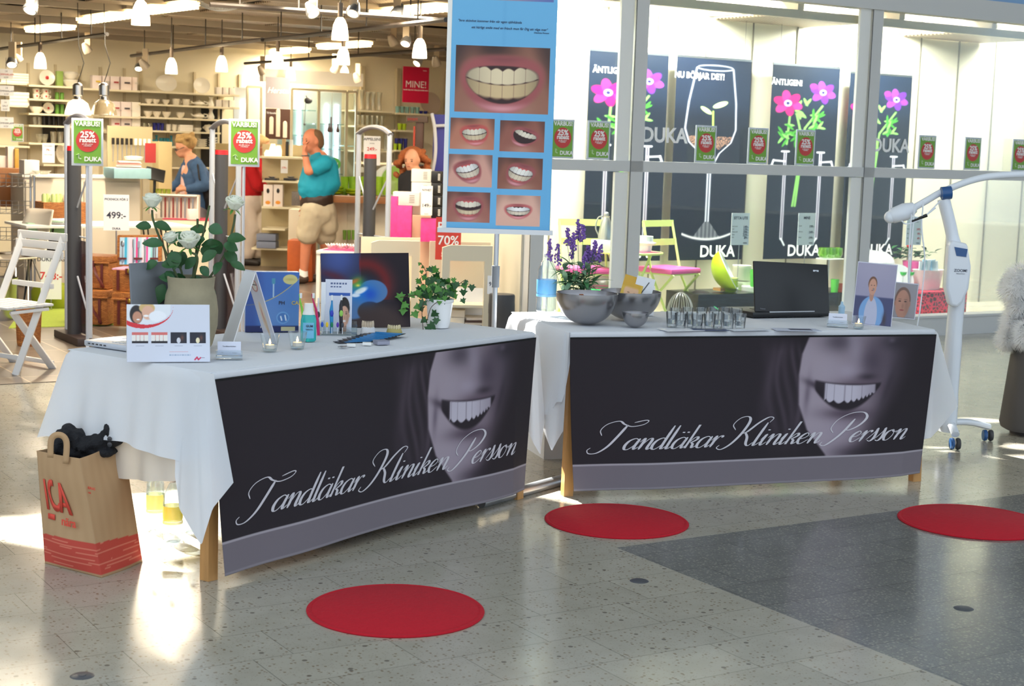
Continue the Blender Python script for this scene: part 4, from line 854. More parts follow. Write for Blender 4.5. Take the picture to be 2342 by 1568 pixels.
# blue carton
p = on(620, 757); k = mpx(p); w_ = 122*k; h_ = 138*k; t = thing('toothbrush_carton', p, rzc(p, .12), 'tall blue carton with a gold oval behind the A-shaped card', 'box')
def carton(U, V):
    c = base(U, (70, 118, 186)); c = lay(c, sm(V-(.45+.45*U**2), -.01, .01), (44, 98, 176)); c = lay(c, np.exp(-((V-(.45+.45*U**2))/.008)**2), (200, 176, 100)); c = lay(c, sm(-V+.75, 0, .6)*.35, (130, 165, 210)); c = lay(c, sm(-U+.42, 0, .3)*.6, (24, 52, 130)); c = lay(c, sm(-V+.12, 0, .03), (30, 40, 92))
    c = lay(c, ell(U, V, .83, .88, .135, .082, .05), (206, 196, 128)); c = lay(c, gau(U, V, .83, .88, .09, .02)*.5, (168, 150, 70)); c = lay(c, ell(U, V, .70, .24, .12, .1, .06), (110, 160, 210)); c = lay(c, ell(U, V, .70, .24, .10, .08, .06), (72, 120, 184)); c = lay(c, seg(U, V, .66, .26, .68, .2, .012)+seg(U, V, .74, .28, .76, .2, .012), (225, 235, 245)); c = lay(c, ((np.abs(U-.80) < .13) & (np.abs(V-.055) < .035)), (196, 190, 150))
    c = lay(c, ((np.abs(U-.52) < .012) & (V > .58) & (V < .85)), (160, 190, 215)); c = lay(c, ((np.abs(U-.52) < .03) & (V > .8) & (V < .9)), (60, 140, 170)); return c
o = printed('front_print', w_, h_, 110, 130, carton, t, (0, -.031, 0), rough=.3); b = MB(); b.box((0, 0, h_/2), (w_, .06, h_), bev=.002); b.build('carton', mat('pale blue carton', (170, 196, 226), .35), t)
text('PH', .022, INKB, t, (.035*w_/.2, -.0325, h_*.46), bold=.01); text('CARE', .022, mat('gold print', (206, 182, 96), .35, .5), t, (.085*w_/.2+.012, -.0325, h_*.46), bold=.015); text('plus', .013, INKW, t, (-.04, -.0325, .02))
# tealights in square glass holders
def tealight(px_, lab, T_=None, s=1.):
    p = on(*px_); t = thing('tealight_holder', p, 0, lab, 'candle', 'tealights in clear glasses'); a = .035*s
    b = MB(); b.lathe([(a*.72, 0), (a*.78, .008), (a*1.1, .068*s)], 4 if 0 else 16, sq=1, close=True); b.lathe([(0, .001), (a*.72, 0), (a*.75, .01), (0, .01)], 16); b.build('glass', GLASS, t)
    c = MB(); c.lathe([(.019, .011), (.019, .026), (.017, .026), (.0165, .023), (0, .0235)], 20); w = c.build('tealight', mat('aluminium cup wax', (226, 220, 212), .4), t)
    f = MB(); f.lathe([(0, .026), (.0035, .030), (.0042, .035), (.0025, .042), (0, .050)], 10); f.build('flame', mat('candle flame', (255, 200, 120), .5, emit=25), w)
tealight((617, 803), 'lit tealight in a clear glass, the left one of two on the left table'); tealight((680, 797), 'lit tealight in a clear glass beside the mouthwash bottle')
# mouthwash
p = on(705, 780); k = mpx(p); t = thing('mouthwash_bottle', p, rzc(p), 'turquoise mouthwash bottle with a white cap', 'bottle')
b = MB(); b.lathe([(15*k, 0), (18*k, 3*k), (18*k, 48*k), (16*k, 58*k), (11*k, 66*k), (11*k, 70*k)], 28, sq=.62); b.build('body', mat('turquoise liquid', (60, 205, 205), .12, trans=.35), t)
b = MB(); b.lathe([(14.5*k, 62*k), (13*k, 68*k), (11*k, 72*k), (10*k, 88*k), (0, 88*k)], 24, sq=.7); b.build('cap', WHITE, t)
b = MB(); b.grid(lambda u, v: (18.4*k*math.cos(-math.pi*.5+(u-.5)*1.5), .62*18.4*k*math.sin(-math.pi/2+(u-.5)*1.5), k*(8+36*v)), 10, 2); lb = b.build('bottle_label', mat('light blue label', (120, 190, 226), .4), t)
text('GUM', .013, INKB, lb, (.004, -12.2*k, 34*k), bold=.02); text('DENTAL', .008, INKB, lb, (.004, -12.2*k, 27*k))
# toothbrush stand
p = on(773, 764); k = mpx(p); t = thing('toothbrush_stand', p, rzc(p), 'clear stand holding toothbrushes and small interdental brushes before a leaflet', 'display stand')
b = MB(); b.box((0, 0, .003), (.16, .07, .006)); b.box((0, -.033, .018), (.16, .003, .036)); b.box((0, .03, .03), (.16, .003, .05)); 
for s_ in (-1, 1): b.box((s_*.08, 0, .02), (.003, .07, .04))
b.build('acrylic_tray', GLASS, t)
def brochure(U, V):
    c = base(U, (216, 220, 234)); c = lay(c, ((V > .69) & (V < .745) & (U > .14) & (U < .92)), (48, 92, 176)); m = (V < .68) & (U > .30)
    f = face((U-.72)/.42, (V-.32)/.34, (222, 172, 146), (34, 26, 26), (216, 220, 234), (190, 190, 200), .9, 1, 1); c[m] = f[m]
    for yy, x1 in ((.92, .8), (.86, .6)): c = lay(c, ((np.abs(V-yy) < .014) & (U > .18) & (U < x1) & (np.sin(U*60) > -.6)), (80, 96, 140))
    return c
o = printed('brochure', .115, .225, 60, 120, brochure, t, (0, .022, .008), (-.06, 0, 0)); solid(o, .002, -1); bs = MB(); bs.box((-.065, .03, .115), (.02, .002, .21)); bs.build('brochure_back', PAPER, t)
for i, (x, z, col, col2, y) in enumerate([(-.085, .155, (225, 228, 232), (60, 60, 70), -.02), (-.028, .168, (30, 140, 200), (50, 70, 190), -.028), (.012, .17, (28, 24, 36), (150, 205, 90), -.028)]):
    h = z; b = MB(); b.tube([(x, y, .008), (x, y, h*.35), (x-.002, y, h*.6), (x, y, h*.8), (x, y, h*.9), (x, y+.002, h)], [.006, .0075, .0085, .004, .0035, .003], 8, flat=.7); br = b.build('toothbrush', mat('brush %d' % i, col, .3), t)
    c = MB(); c.ball((x, y-.005, h*.55), (.008, .004, .014), 10, 6); c.build('grip', mat('grip %d' % i, col2, .5), br); c = MB(); c.box((x, y-.006, h*.95), (.008, .010, .022), bev=.002); c.build('bristles', WHITE, br)
for i, col in enumerate([(236, 110, 30), (40, 90, 210), (240, 200, 40), (20, 130, 90), (90, 50, 170), (60, 64, 72)]):
    x = -.088+i*.0205+ (.004 if i > 3 else 0); b = MB(); b.ball((x, -.04, .045), (.006, .003, .012), 10, 6); ib = b.build('interdental_brush', mat('interdental %d' % i, col, .4), t); c = MB(); c.tube([(x, -.04, .034), (x, -.04, .006)], .0015, 6); c.build('pin', PAPER, ib)
# two loose brushes behind the mouthwash
for x, y, col, lab in ((690, 762, (130, 205, 60), 'lime green toothbrush standing behind the mouthwash bottle'), (722, 762, (205, 30, 100), 'magenta toothbrush leaning by the clear brush stand')):
    p = on(x, y+4); k = mpx(p); t = thing('toothbrush', p, 0, lab, 'toothbrush', 'loose toothbrushes'); dx = -.012 if x < 700 else -.018
    b = MB(); b.tube([(0.012, 0, 0), (.008, 0, .05), (0, 0, .11), (dx*.8, 0, .15), (dx, 0, .175)], [.006, .007, .005, .003, .003], 8); b.build('handle', mat('tb %s' % (col,), col, .35), t); b = MB(); b.box((dx+.006, 0, .168), (.01, .008, .022), bev=.002); b.build('bristles', WHITE, t)
# abstract tooth painting
p = on(838, 748); k = mpx(p); w_ = 203*k; h_ = 172*k
def painting(U, V):
    x = U*203; y = (1-V)*165; c = base(U, (34, 26, 34)); c = lay(c, gau(x, y, 40, 10, 60, 60)*.9*(x < 92), (72, 92, 160)); c = lay(c, ell(x, y, 100, 160, 95, 50, .3)*.8, (74, 58, 54)); c = lay(c, gau(x, y, 30, 50, 34, 9, .3)*.7, (96, 30, 40))
    rr = np.hypot(x-100, (y-72)*1.05); c = lay(c, np.exp(-((rr-52)/17)**2)*(x > 88)*(y < 105)*.85, (120, 28, 28)); c = lay(c, np.exp(-((rr-66)/10)**2)*(x > 92)*(y < 110)*.35, (60, 40, 48))
    bl = np.maximum(ell(x, y, 118, 86, 34, 26, .06), ell(x, y, 72, 105, 40, 42, .08)); bl *= (1-ell(x, y, 110, 130, 28, 22, .1)); c = lay(c, bl, (84, 120, 168)); c = lay(c, gau(x, y, 92, 86, 34, 24)*.95, (30, 122, 206)); c = lay(c, gau(x, y, 112, 92, 16, 14)*.7, (20, 70, 190)); c = lay(c, ell(x, y, 90, 84, 16, 6, .4, -.4), (236, 240, 250)); c = lay(c, ell(x, y, 78, 94, 10, 4, .4), (226, 236, 250))
    c = lay(c, gau(x, y, 82, 66, 15, 12, -.6), (70, 160, 60)); c = lay(c, gau(x, y, 76, 63, 13, 5, -.4)*.9, (206, 110, 50)); c = lay(c, gau(x, y, 84, 72, 5, 3), (236, 220, 90)); return c
t = thing('painting', p, rzc(p, .08), 'unframed dark canvas painted with an abstract blue and red tooth shape', 'painting')
o = printed('painted_canvas', w_, h_, 200, 165, painting, t, (0, 0, .0), (-math.radians(12), math.radians(-1.5), 0), rough=.85); solid(o, .018, -1)
b = MB(); b.tube([(0, .05, h_*.6), (0, .16, 0)], .006, 6); b.build('rear_strut', WOOD, t)
# dental casts
def cast(px_, w, lab, base_c, tooth_c, hh, name='dental_cast'):
    p = on(*px_); t = thing(name, p, rzc(p), lab, 'dental cast', 'dental casts')
    b = MB(); b.lathe([(w, 0), (w*1.02, .006), (w*.88, hh*.55), (w*.8, hh*.6), (0, hh*.6)], 20, sq=.75, lob=(3, .04)); b.build('cast_base', mat('cast %s' % (base_c,), base_c, .6), t)
    b = MB()
    for i in range(9):
        a = math.pi+math.pi*i/8; b.ball((w*.72*math.cos(a), w*.55*math.sin(a), hh*.72), (w*.14, w*.13, hh*.32), 8, 6)
    b.build('teeth', mat('teeth %s' % (tooth_c,), tooth_c, .4), t)
cast((841, 766), 17*mpx(on(841, 766)), 'white plaster jaw cast with beige teeth in front of the painting', (214, 212, 212), (206, 186, 160), 33*mpx(on(841, 766)))
cast((901, 762), 18*mpx(on(901, 762)), 'small brass coloured jaw model with loose teeth beside the ivy', (170, 158, 96), (214, 200, 160), 20*mpx(on(901, 762)))
# fanned brochures
BB = mat('bright blue print', (36, 140, 214), .4)
for i in range(9):
    p = on(808+i*10.5-(i*i)*.15, 781-i*1.6+ .0*i); p.z += .0014*i; a = rzc(p, .15-.10*i)
    b = MB(); b.box((0, 0, .001), (.055, .16, .0016)); o = b.build('brochure', mat('black print', (30, 28, 34), .4), None, p, (0, 0, a-1.25)); b = MB(); b.box((.004, .012, .0021), (.046, .12, .0004)); b.build('blue_panel', BB, o)
    tag(o, ['bottom brochure of the blue and black fan, nearest the key ring', 'second brochure from the left of the blue fan', 'third brochure from the left of the blue fan', 'fourth brochure from the left of the blue fan', 'middle brochure of the blue and black fan', 'fourth brochure from the right of the blue fan', 'third brochure from the right of the blue fan', 'second brochure from the right of the blue fan', 'topmost rightmost brochure of the blue and black fan'][i], 'brochure', 'fanned blue brochures')
p = on(872, 787); b = MB(); b.box((0, 0, .008), (.055, .05, .015), bev=.002); b.box((0, 0, .0162), (.056, .051, .001)); tag(b.build('card_stack', mat('grey card edge', (150, 152, 170), .5), None, p, (0, 0, .5)), 'small stack of grey cards at the right end of the blue fan', 'card stack')
for x, y, lab in ((803, 792, 'small white floss box beside the key ring'), (839, 789, 'small white floss box beside the grey card stack')):
    p = on(x, y); b = MB(); b.box((0, 0, .006), (.036, .024, .012), bev=.002); tag(b.build('floss_box', WHITE, None, p, (0, 0, rzc(p))), lab, 'floss box', 'small white boxes')
p = on(778, 795); t = thing('key_ring', p, 0, 'small bunch of keys lying on the left table edge', 'keys')
b = MB(); b.tube([(math.cos(a)*.009, math.sin(a)*.009, .004) for a in np.linspace(0, 6.28, 16)], .0012, 6); b.build('ring', STEEL, t)
for i, a in enumerate((.1, .8, -.6)): b = MB(); b.box((.018*math.cos(a), .018*math.sin(a), .003+.002*i), (.032, .008, .002), rz=a); b.lathe([(.0, .002), (.008, .002), (.008, .004), (0, .004)], 10, c=(.008*math.cos(a), .008*math.sin(a), .002*i)); b.build('key', STEEL, t)
# ivy
p = on(1004, 748); k = mpx(p); t = thing('potted_ivy', p, 0, 'trailing green ivy in a white ribbed pot on the left table', 'potted plant')
b = MB(); b.lathe([(22*k, 0), (25*k, 10*k), (31*k, 58*k), (33*k, 60*k), (33*k, 66*k), (29*k, 66*k), (28*k, 58*k)], 32); b.build('pot', WCER, t); b = MB(); b.lathe([(28*k, 60*k), (0, 61*k)], 16); b.build('soil', MT['dark soil'], t)
def ivyleaf(mb, c, r, Rm):
    pts = [(0, -.2), (.45, -.55), (.5, -.1), (.95, .05), (.5, .35), (.35, .7), (0, 1.15), (-.35, .7), (-.5, .35), (-.95, .05), (-.5, -.1), (-.45, -.55)]
    vs = [c]+[c+Rm@Vector((x*r, y*r, -.25*r*(x*x+.4*y*y))) for x, y in pts]; mb.add(vs, [(0, i+1, (i+1) % 12+1) for i in range(12)])
rn = random.Random(11)
def I3(px, py, dy): return atY(px, py, p.y+dy)-p
spots = [(rn.gauss(1000, 24), rn.gauss(655, 17), rn.uniform(-.08, .08), rn.uniform(8, 14)) for _ in range(62)]+[(rn.uniform(960, 1045), rn.uniform(662, 690), rn.uniform(-.09, .0), rn.uniform(8, 14)) for _ in range(16)]
spots += [(960, 602, 0, 6), (968, 610, 0, 6), (964, 620, 0, 7), (972, 628, 0, 6), (990, 618, 0, 5), (1012, 640, 0, 10), (1040, 650, 0, 10)]
spots += [(915, 675, -.06, 15), (928, 695, -.06, 14), (940, 672, -.06, 12), (922, 708, -.06, 13), (948, 715, -.07, 14), (962, 703, -.07, 12), (968, 690, -.08, 14), (996, 716, -.07, 14), (998, 730, -.07, 12), (985, 742, -.07, 15), (972, 730, -.07, 12), (957, 700, -.07, 12), (978, 748, -.07, 13), (1066, 642, -.02, 8), (1060, 648, -.02, 7)]
for g in range(0, len(spots)):
    x, y, dy, r = spots[g]; mb = MB(); Rm = Matrix.Rotation(rn.uniform(-.5, .5), 3, 'Y') @ Matrix.Rotation(math.radians(90)+rn.uniform(-.7, .5), 3, 'X') @ Matrix.Rotation(rn.uniform(2.3, 4.0), 3, 'Z')
    ivyleaf(mb, I3(x, y, dy), r*k*.95, Rm); mb.build('ivy_leaf', LEAF2 if rn.random() < .35 or x < 960 else LEAF, t)
for s_ in ([(990, 690, -.02), (962, 640, 0), (975, 625, 0), (962, 600, 0)], [(985, 688, -.04), (970, 690, -.08), (965, 715, -.09), (968, 755, -.08)], [(980, 685, -.03), (950, 675, -.07), (915, 680, -.07)], [(1000, 690, -.07), (985, 705, -.08), (975, 740, -.08)], [(1025, 685, 0), (1050, 650, -.01), (1066, 640, -.02)], [(1000, 690, 0), (1005, 640, 0)]):
    b = MB(); b.tube(crom([I3(*q) for q in s_], 5), .0016, 5); b.build('stem', mat('ivy stem', (80, 60, 44), .7), t)
# ================================================================ things on the right table
def bowl(px_, rpx, hpx, lab):
    p = on(*px_); k = mpx(p); r = rpx*k; h = hpx*k; pr_ = [(0, .001)]+[(r*math.sin(a)**.9*1., h*(1-math.cos(a))) for a in np.linspace(.18, math.pi/2, 16)]; q = [(x-.002, z) for x, z in pr_[::-1]]
    b = MB(); b.lathe(pr_+[(r+.002, h+.001), (r-.003, h+.001)]+[(max(0, x), z+.002) for x, z in q], 48); return tag(b.build('steel_bowl', mat('brushed steel bowl', (168, 166, 168), .27, 1., bump=.0), None, p, sharp=60), lab, 'bowl', 'brushed steel bowls'), p, r, h
_, p1_, r1_, h1_ = bowl((1340, 741), 71, 72, 'large brushed steel bowl in front of the lavender')
_, p2_, r2_, h2_ = bowl((1440, 731), 70, 66, 'second large steel bowl holding a yellow folded leaflet')
_, p3_, r3_, h3_ = bowl((1452, 748), 31, 34, 'small steel bowl in front of the second large bowl')
# samples in the first bowl
rn = random.Random(9)
for i in range(9):
    a = rn.uniform(0, 6.28); d = rn.uniform(0, .09); q = p1_+Vector((d*math.cos(a), d*math.sin(a), h1_-.035+rn.uniform(0, .012)))
    b = MB(); b.box((0, 0, 0), (.075, .02, .008), bev=.002); tag(b.build('sample_sachet', mat('sachet %d' % (i % 3), [(70, 130, 200), (220, 225, 235), (150, 90, 60)][i % 3], .35), None, q, (rn.uniform(-.3, .3), rn.uniform(-.3, .3), a)), ['blue sample sachet inside the large steel bowl', 'white sample sachet inside the large steel bowl', 'brown sample sachet inside the large steel bowl'][i % 3], 'sachet', ['blue sachets in the bowl', 'white sachets in the bowl', 'brown sachets in the bowl'][i % 3])
q = p2_+Vector((.0, -.02, h2_-.03)); t = thing('folded_leaflet', q, rzc(q), 'yellow and white folded leaflet with a face standing in the steel bowl', 'leaflet')
def yel(U, V): 
    c = base(U, (214, 176, 66)); c = lay(c, ell(U, V, .5, .35, .36, .36, .1), (222, 178, 140)); c = lay(c, sm(V, .45, .6)*(1-sm(U, .85, .95)), (206, 160, 46)); c = lay(c, ell(U, V, .38, .3, .06, .02, .3)+ell(U, V, .68, .3, .06, .02, .3), (120, 80, 60)); return c
o = printed('printed_leaf', .10, .12, 40, 50, yel, t, (-.01, 0, -.01), (-.35, .25, 0)); solid(o, .001, -1); b = MB(); b.box((.06, .03, .04), (.09, .0015, .12), M=Matrix.Rotation(.2, 3, 'Y')); b.build('white_leaf', PAPER, t); b = MB(); b.box((.055, .028, .03), (.004, .002, .11), M=Matrix.Rotation(.6, 3, 'Y')); b.build('spiral_edge', DARK, t)
b = MB(); q = on(1472, 723)+Vector((.02, .05, 0)); b.box((0, 0, .075), (.06, .04, .15), bev=.003); tag(b.build('paper_carton', PAPER, None, q, (0, 0, .3)), 'plain white carton behind the second steel bowl', 'box')
pet(1248, 718, 46, 138, 'clear water bottle with blue label at the back left of the right table', (235, 235, 235), None, (110, 180, 230))
# lavender
p = on(1322, 722); k = mpx(p); t = thing('potted_lavender', p, 0, 'purple lavender plant with grey-green leaves behind the large steel bowl', 'potted plant')
b = MB(); b.lathe([(24*k, 0), (30*k, 50*k), (32*k, 52*k), (28*k, 52*k)], 20); b.build('pot', mat('grey green pot', (96, 120, 112), .6), t)
LV = mat('lavender purple', (128, 92, 172), .6, noise=.35, nscale=90); LV2 = mat('dark lavender tip', (66, 44, 118), .6); SG = mat('sage leaf', (118, 152, 122), .6, noise=.3); SG2 = mat('fresh sage leaf', (72, 130, 78), .6, noise=.3)
rn = random.Random(4)
for (x, y0, y1, w, bx) in [(1257, 545, 595, 9, 1290), (1276, 555, 605, 10, 1295), (1298, 520, 560, 10, 1305), (1312, 530, 570, 9, 1310), (1322, 500, 548, 10, 1318), (1333, 512, 552, 10, 1325), (1308, 545, 590, 8, 1312), (1345, 560, 600, 12, 1330), (1355, 548, 590, 11, 1335), (1340, 578, 600, 9, 1330), (1368, 558, 598, 9, 1345), (1338, 575, 612, 9, 1328)]:
    dy = rn.uniform(-.06, .04); S0 = atY(bx, 680, p.y)-p; S1 = atY(x, y1, p.y+dy)-p; S2 = atY(x+(8 if x > 1350 else 0), y0, p.y+dy)-p
    b = MB(); b.tube([S0, S0.lerp(S1, .6)+Vector((.004, 0, .01)), S1, S2], .0013, 5); st = b.build('stem', SG2, t); b = MB(); n = 46
    for i in range(n):
        f = i/n; c = S1.lerp(S2, f*.95); rr = w*k*(1-.6*f); a = rn.uniform(0, 6.28); q = rn.uniform(.2, 1); c = c+Vector((math.cos(a)*rr*q, math.sin(a)*rr*q, rn.uniform(-.003, .003))); b.ball(c, .0055, 6, 4)
    b.build('flower_spike', LV, st); b = MB(); b.tube([S1.lerp(S2, .8), S2], [.004, .001], 6); b.build('spike_tip', LV2, st)
for i in range(99):
    a = rn.uniform(0, 6.28); l = rn.uniform(26, 54)*k; up_ = rn.uniform(-.1, 1.3); q = atY(1322+rn.gauss(0, 17), rn.uniform(636, 668) if i > 40 else rn.uniform(604, 650), p.y)-p
    b = MB(); leafmesh(b, q, Vector((math.cos(a), math.sin(a)*.8, up_)), Vector((0, 0, 1)), l, rn.uniform(9, 16)*k, .4); b.build('leaf', SG if i % 3 else SG2, t)
# tumblers
TUM = MB(); rt = .029; TUM.lathe([(0, .001), (rt*.8, 0), (rt*.82, .004), (rt, .072), (rt-.0015, .072), (rt*.78, .016), (0, .014)], 24)
tm = TUM.mesh('tumbler', glassmat('drinking glass', (250, 252, 253), .19))
WAT = MB(); WAT.lathe([(0, .0145), (rt*.76, .015), (rt*.82, .036), (0, .036)], 20); wm = WAT.mesh('water', mat('still water', (226, 232, 236), .02, trans=.9))
gl = [(1536, 747), (1556, 751), (1582, 748), (1594, 752), (1622, 752), (1640, 748), (1665, 752), (1692, 751), (1545, 738), (1572, 736), (1604, 737), (1632, 736), (1660, 736), (1684, 738)]
for i, (x, y) in enumerate(gl):
    o = link('drinking_glass', tm, None, on(x, y)); link('water', wm, o)
    tag(o, 'small clear drinking glass in the front row beside the laptop' if i < 8 else 'small clear drinking glass in the rear row beside the laptop', 'glass', 'front row of drinking glasses' if i < 8 else 'rear row of drinking glasses')
# papers lying on the table
for i, (x, y, w, d, col, lab, rr) in enumerate([(1560, 757, .20, .10, (225, 228, 234), 'white spiral pad lying under the front glasses', .1), (1625, 757, .17, .07, (62, 76, 112), 'dark blue leaflet lying by the front table edge', -.15), (1715, 757, .2, .07, (214, 220, 230), 'pale leaflet at the front edge left of the laptop', .1), (1825, 757, .22, .10, (196, 204, 224), 'blue-grey brochure lying in front of the laptop', -.2), (1700, 723, .1, .1, (48, 52, 66), 'small dark card lying left of the laptop', .5)]):
    q = on(x, y)+Vector((0, .05, 0)); b = MB(); b.box((0, 0, .001+i*.0002), (w, d, .002)); o = b.build('leaflet', mat('leaflet %d' % i, col, .4), None, q, (0, 0, FT[1]+rr)); tag(o, lab, 'leaflet', 'leaflets lying on the right table')
    if i in (3, 1): b = MB(); b.box((.02, .0, .0024), (w*.5, d*.55, .0006)); b.build('cover_photo', mat('dark cover photo', (70, 72, 92), .4), o)
# black laptop
A_, B_ = on(1722, 727), on(1893, 724); k = mpx(A_); d = (B_-A_); w_ = d.length*1.0; rz = math.atan2(d.y, d.x)
t = thing('laptop', A_.lerp(B_, .5), rz, 'black laptop with its lid towards us on the right table', 'laptop'); LB = mat('black laptop lid', (18, 20, 24), .35)
b = MB(); b.box((0, .13, .016), (w_+.01, .27, .028), bev=.006); b.build('base', LB, t)
h_ = 118*k; b = MB(); b.box((0, 0, h_/2), (w_, .012, h_), bev=.012); ld = b.build('lid', LB, t, (.008, .0, .022), (-.22, math.radians(2.5), 0)); 
b = MB(); b.box((w_*.33, -.0065, h_*.86), (.034, .001, .009), bev=.0004); b.build('lid_badge', ALU, ld); text('acer', .008, DARK, ld, (w_*.33, -.0075, h_*.845), bold=.01); text('Extensa', .010, INKG, ld, (-w_*.40, -.0066, h_*.05))
b = MB(); b.tube([(-w_*.3, -.008, .03), (w_*.3, -.008, .03)], .004, 8); b.build('hinge_strip', ALU, t); kb = MB()
for i in range(13):
    for j in range(5): kb.box((-.14+i*.0235, .06+j*.022, .031), (.019, .017, .003))
kb.build('keyboard', BLACK, t)
cardholder((1915, 748), .10, 'clear card holder with pale cards right of the black laptop'); tealight((1963, 751), 'lit tealight in a clear glass in front of the standing photo', s=.9)
p = on(1924, 722); b = MB(); b.lathe([(.016, 0), (.017, .004), (.017, .05), (.008, .06), (.006, .075), (0, .076)], 16); tag(b.build('lotion_bottle', mat('pale blue plastic', (170, 206, 232), .35), None, p), 'small pale blue bottle behind the card holder', 'bottle')
# framed photographs
def manphoto(U, V):
    x = (U-.45)*2; y = V*2-1; c = base(U, (150, 146, 172)); c = lay(c, sm(-y, .05, .12), (58, 62, 104)); c = lay(c, gau(x, y, 0, .9, 1.6, .5)*.4, (176, 170, 190))
    c = lay(c, ell(x, y, .02, -.62, .66, .56, .04), (112, 156, 206)); c = lay(c, ell(x, y, -.02, -.72, .34, .62, .04), (176, 180, 204)); c = lay(c, ell(x, y, -.05, -.04, .11, .20, .1), (176, 128, 110)); c = lay(c, ell(x, y, -.05, .34, .23, .24, .05), (110, 72, 50)); c = lay(c, ell(x, y, -.04, .24, .20, .27, .06), (196, 144, 120)); c = lay(c, ell(x, y, -.11, .29, .035, .012, .3)+ell(x, y, .04, .29, .035, .012, .3), (70, 50, 50)); c = lay(c, ell(x, y, -.03, .12, .07, .015, .3), (150, 90, 86)); c = lay(c, gau(x, y, .72, -.8, .1, .22), (50, 40, 56)); return c
def baldphoto(U, V):
    return face((U-.5)*2, (V-.42)*2, (186, 136, 116), (120, 92, 82), (150, 146, 152), (196, 198, 206), .05, 1.25)
def photo(px_, wpx, hpx, fn, lab, ex):
    p = on(*px_); k = mpx(p); t = thing('standing_photo', p, rzc(p, ex), lab, 'photo', 'standing photographs'); o = printed('print', wpx*k, hpx*k, wpx, hpx, fn, t, (0, 0, .002), (-.13, math.radians(2.5), 0), rough=.3); solid(o, .002, -1)
    b = MB(); b.box((0, .004, hpx*k/2), (wpx*k+.008, .003, hpx*k+.01)); b.build('acrylic_frame', mat('pale acrylic edge', (205, 206, 220), .3), t, (0, 0, .002), (-.13, math.radians(2.5), 0)); b = MB(); b.tube([(0, .02, hpx*k*.6), (0, .09, 0)], .003, 6); b.build('rear_strut', ALU, t)
photo((1993, 743), 86, 140, manphoto, 'standing photo of a person in a light blue shirt by water', .0); photo((2060, 726), 60, 78, baldphoto, 'smaller standing photo of a bald person', -.05)
# ================================================================ shop window display
def onb(a, b, z): return W(a, b, z)
def sticker(p, rz, w, h, name, lab, group, cracked=False, parent=None):
    t = thing(name, p, rz, lab, 'sign', group); fr = MB(); fr.box((0, 0, h/2), (w, .008, h), bev=.002); fr.build('sign_frame', mat('pale grey sign frame', (206, 214, 224), .4), t)
    b = MB(); b.box((0, -.005, h/2), (w*.86, .002, h*.9)); b.build('green_sheet', mat('fresh green print', (118, 170, 60), .5), t)
    b = MB(); b.lathe([(0, 0), (w*.365, 0), (w*.365, .001), (0, .001)], 40, M=Matrix.Rotation(math.pi/2, 3, 'X')); b.build('red_disc', mat('brick red print', (200, 62, 60), .5), t, (0, -.0065, h*.53))
    text('VÅRBUS!', w*.205, INKW, t, (0, -.0085, h*.84), bold=.03); text('25%', w*.27, INKW, t, (0, -.0085, h*.60), bold=.03); text('rabatt', w*.215, INKW, t, (0, -.0085, h*.50), bold=.03)
    for i, s_ in enumerate(('på alla varor', 'i butiken')): text(s_, w*.07, INKW, t, (0, -.0085, h*(.445-.035*i)))
    text('DUKA', w*.20, INKW, t, (w*.17, -.0085, h*.10), bold=.03)
    b = MB(); b.tube([(-w*.36, -.007, h*.22), (-w*.28, -.007, h*.25), (-w*.22, -.007, h*.21)], w*.022, 6, flat=.3); b.tube([(-w*.28, -.007, h*.25), (-w*.28, -.007, h*.16), (-w*.2, -.007, h*.14)], w*.022, 6, flat=.3); b.build('sprig_mark', mat('pale green ink', (190, 216, 170), .5), t)
    return t
labs = ['discount sign on the glass half hidden by the blue banner', 'discount sign on the glass left of the first mullion', 'discount sign on the glass before the giant wine glass stem', 'discount sign on the glass between the wine glass and flower posters', 'discount sign on the glass below the full flower poster', 'discount sign on the glass partly covered by glare beside the last poster', 'discount sign on the glass second from the right edge', 'discount sign on the glass at the right edge of the picture']
for i, (x, y) in enumerate([(1278, 361), (1361, 362), (1605, 371), (1724, 375), (1832, 379), (2110, 386), (2214, 390), (2322, 394)]):
    a, z = AZ(x, y, -.012); sticker(W(a, -.05, 1.503), RS, .215, .30, 'discount_sign', labs[i], 'discount signs on the shop window')
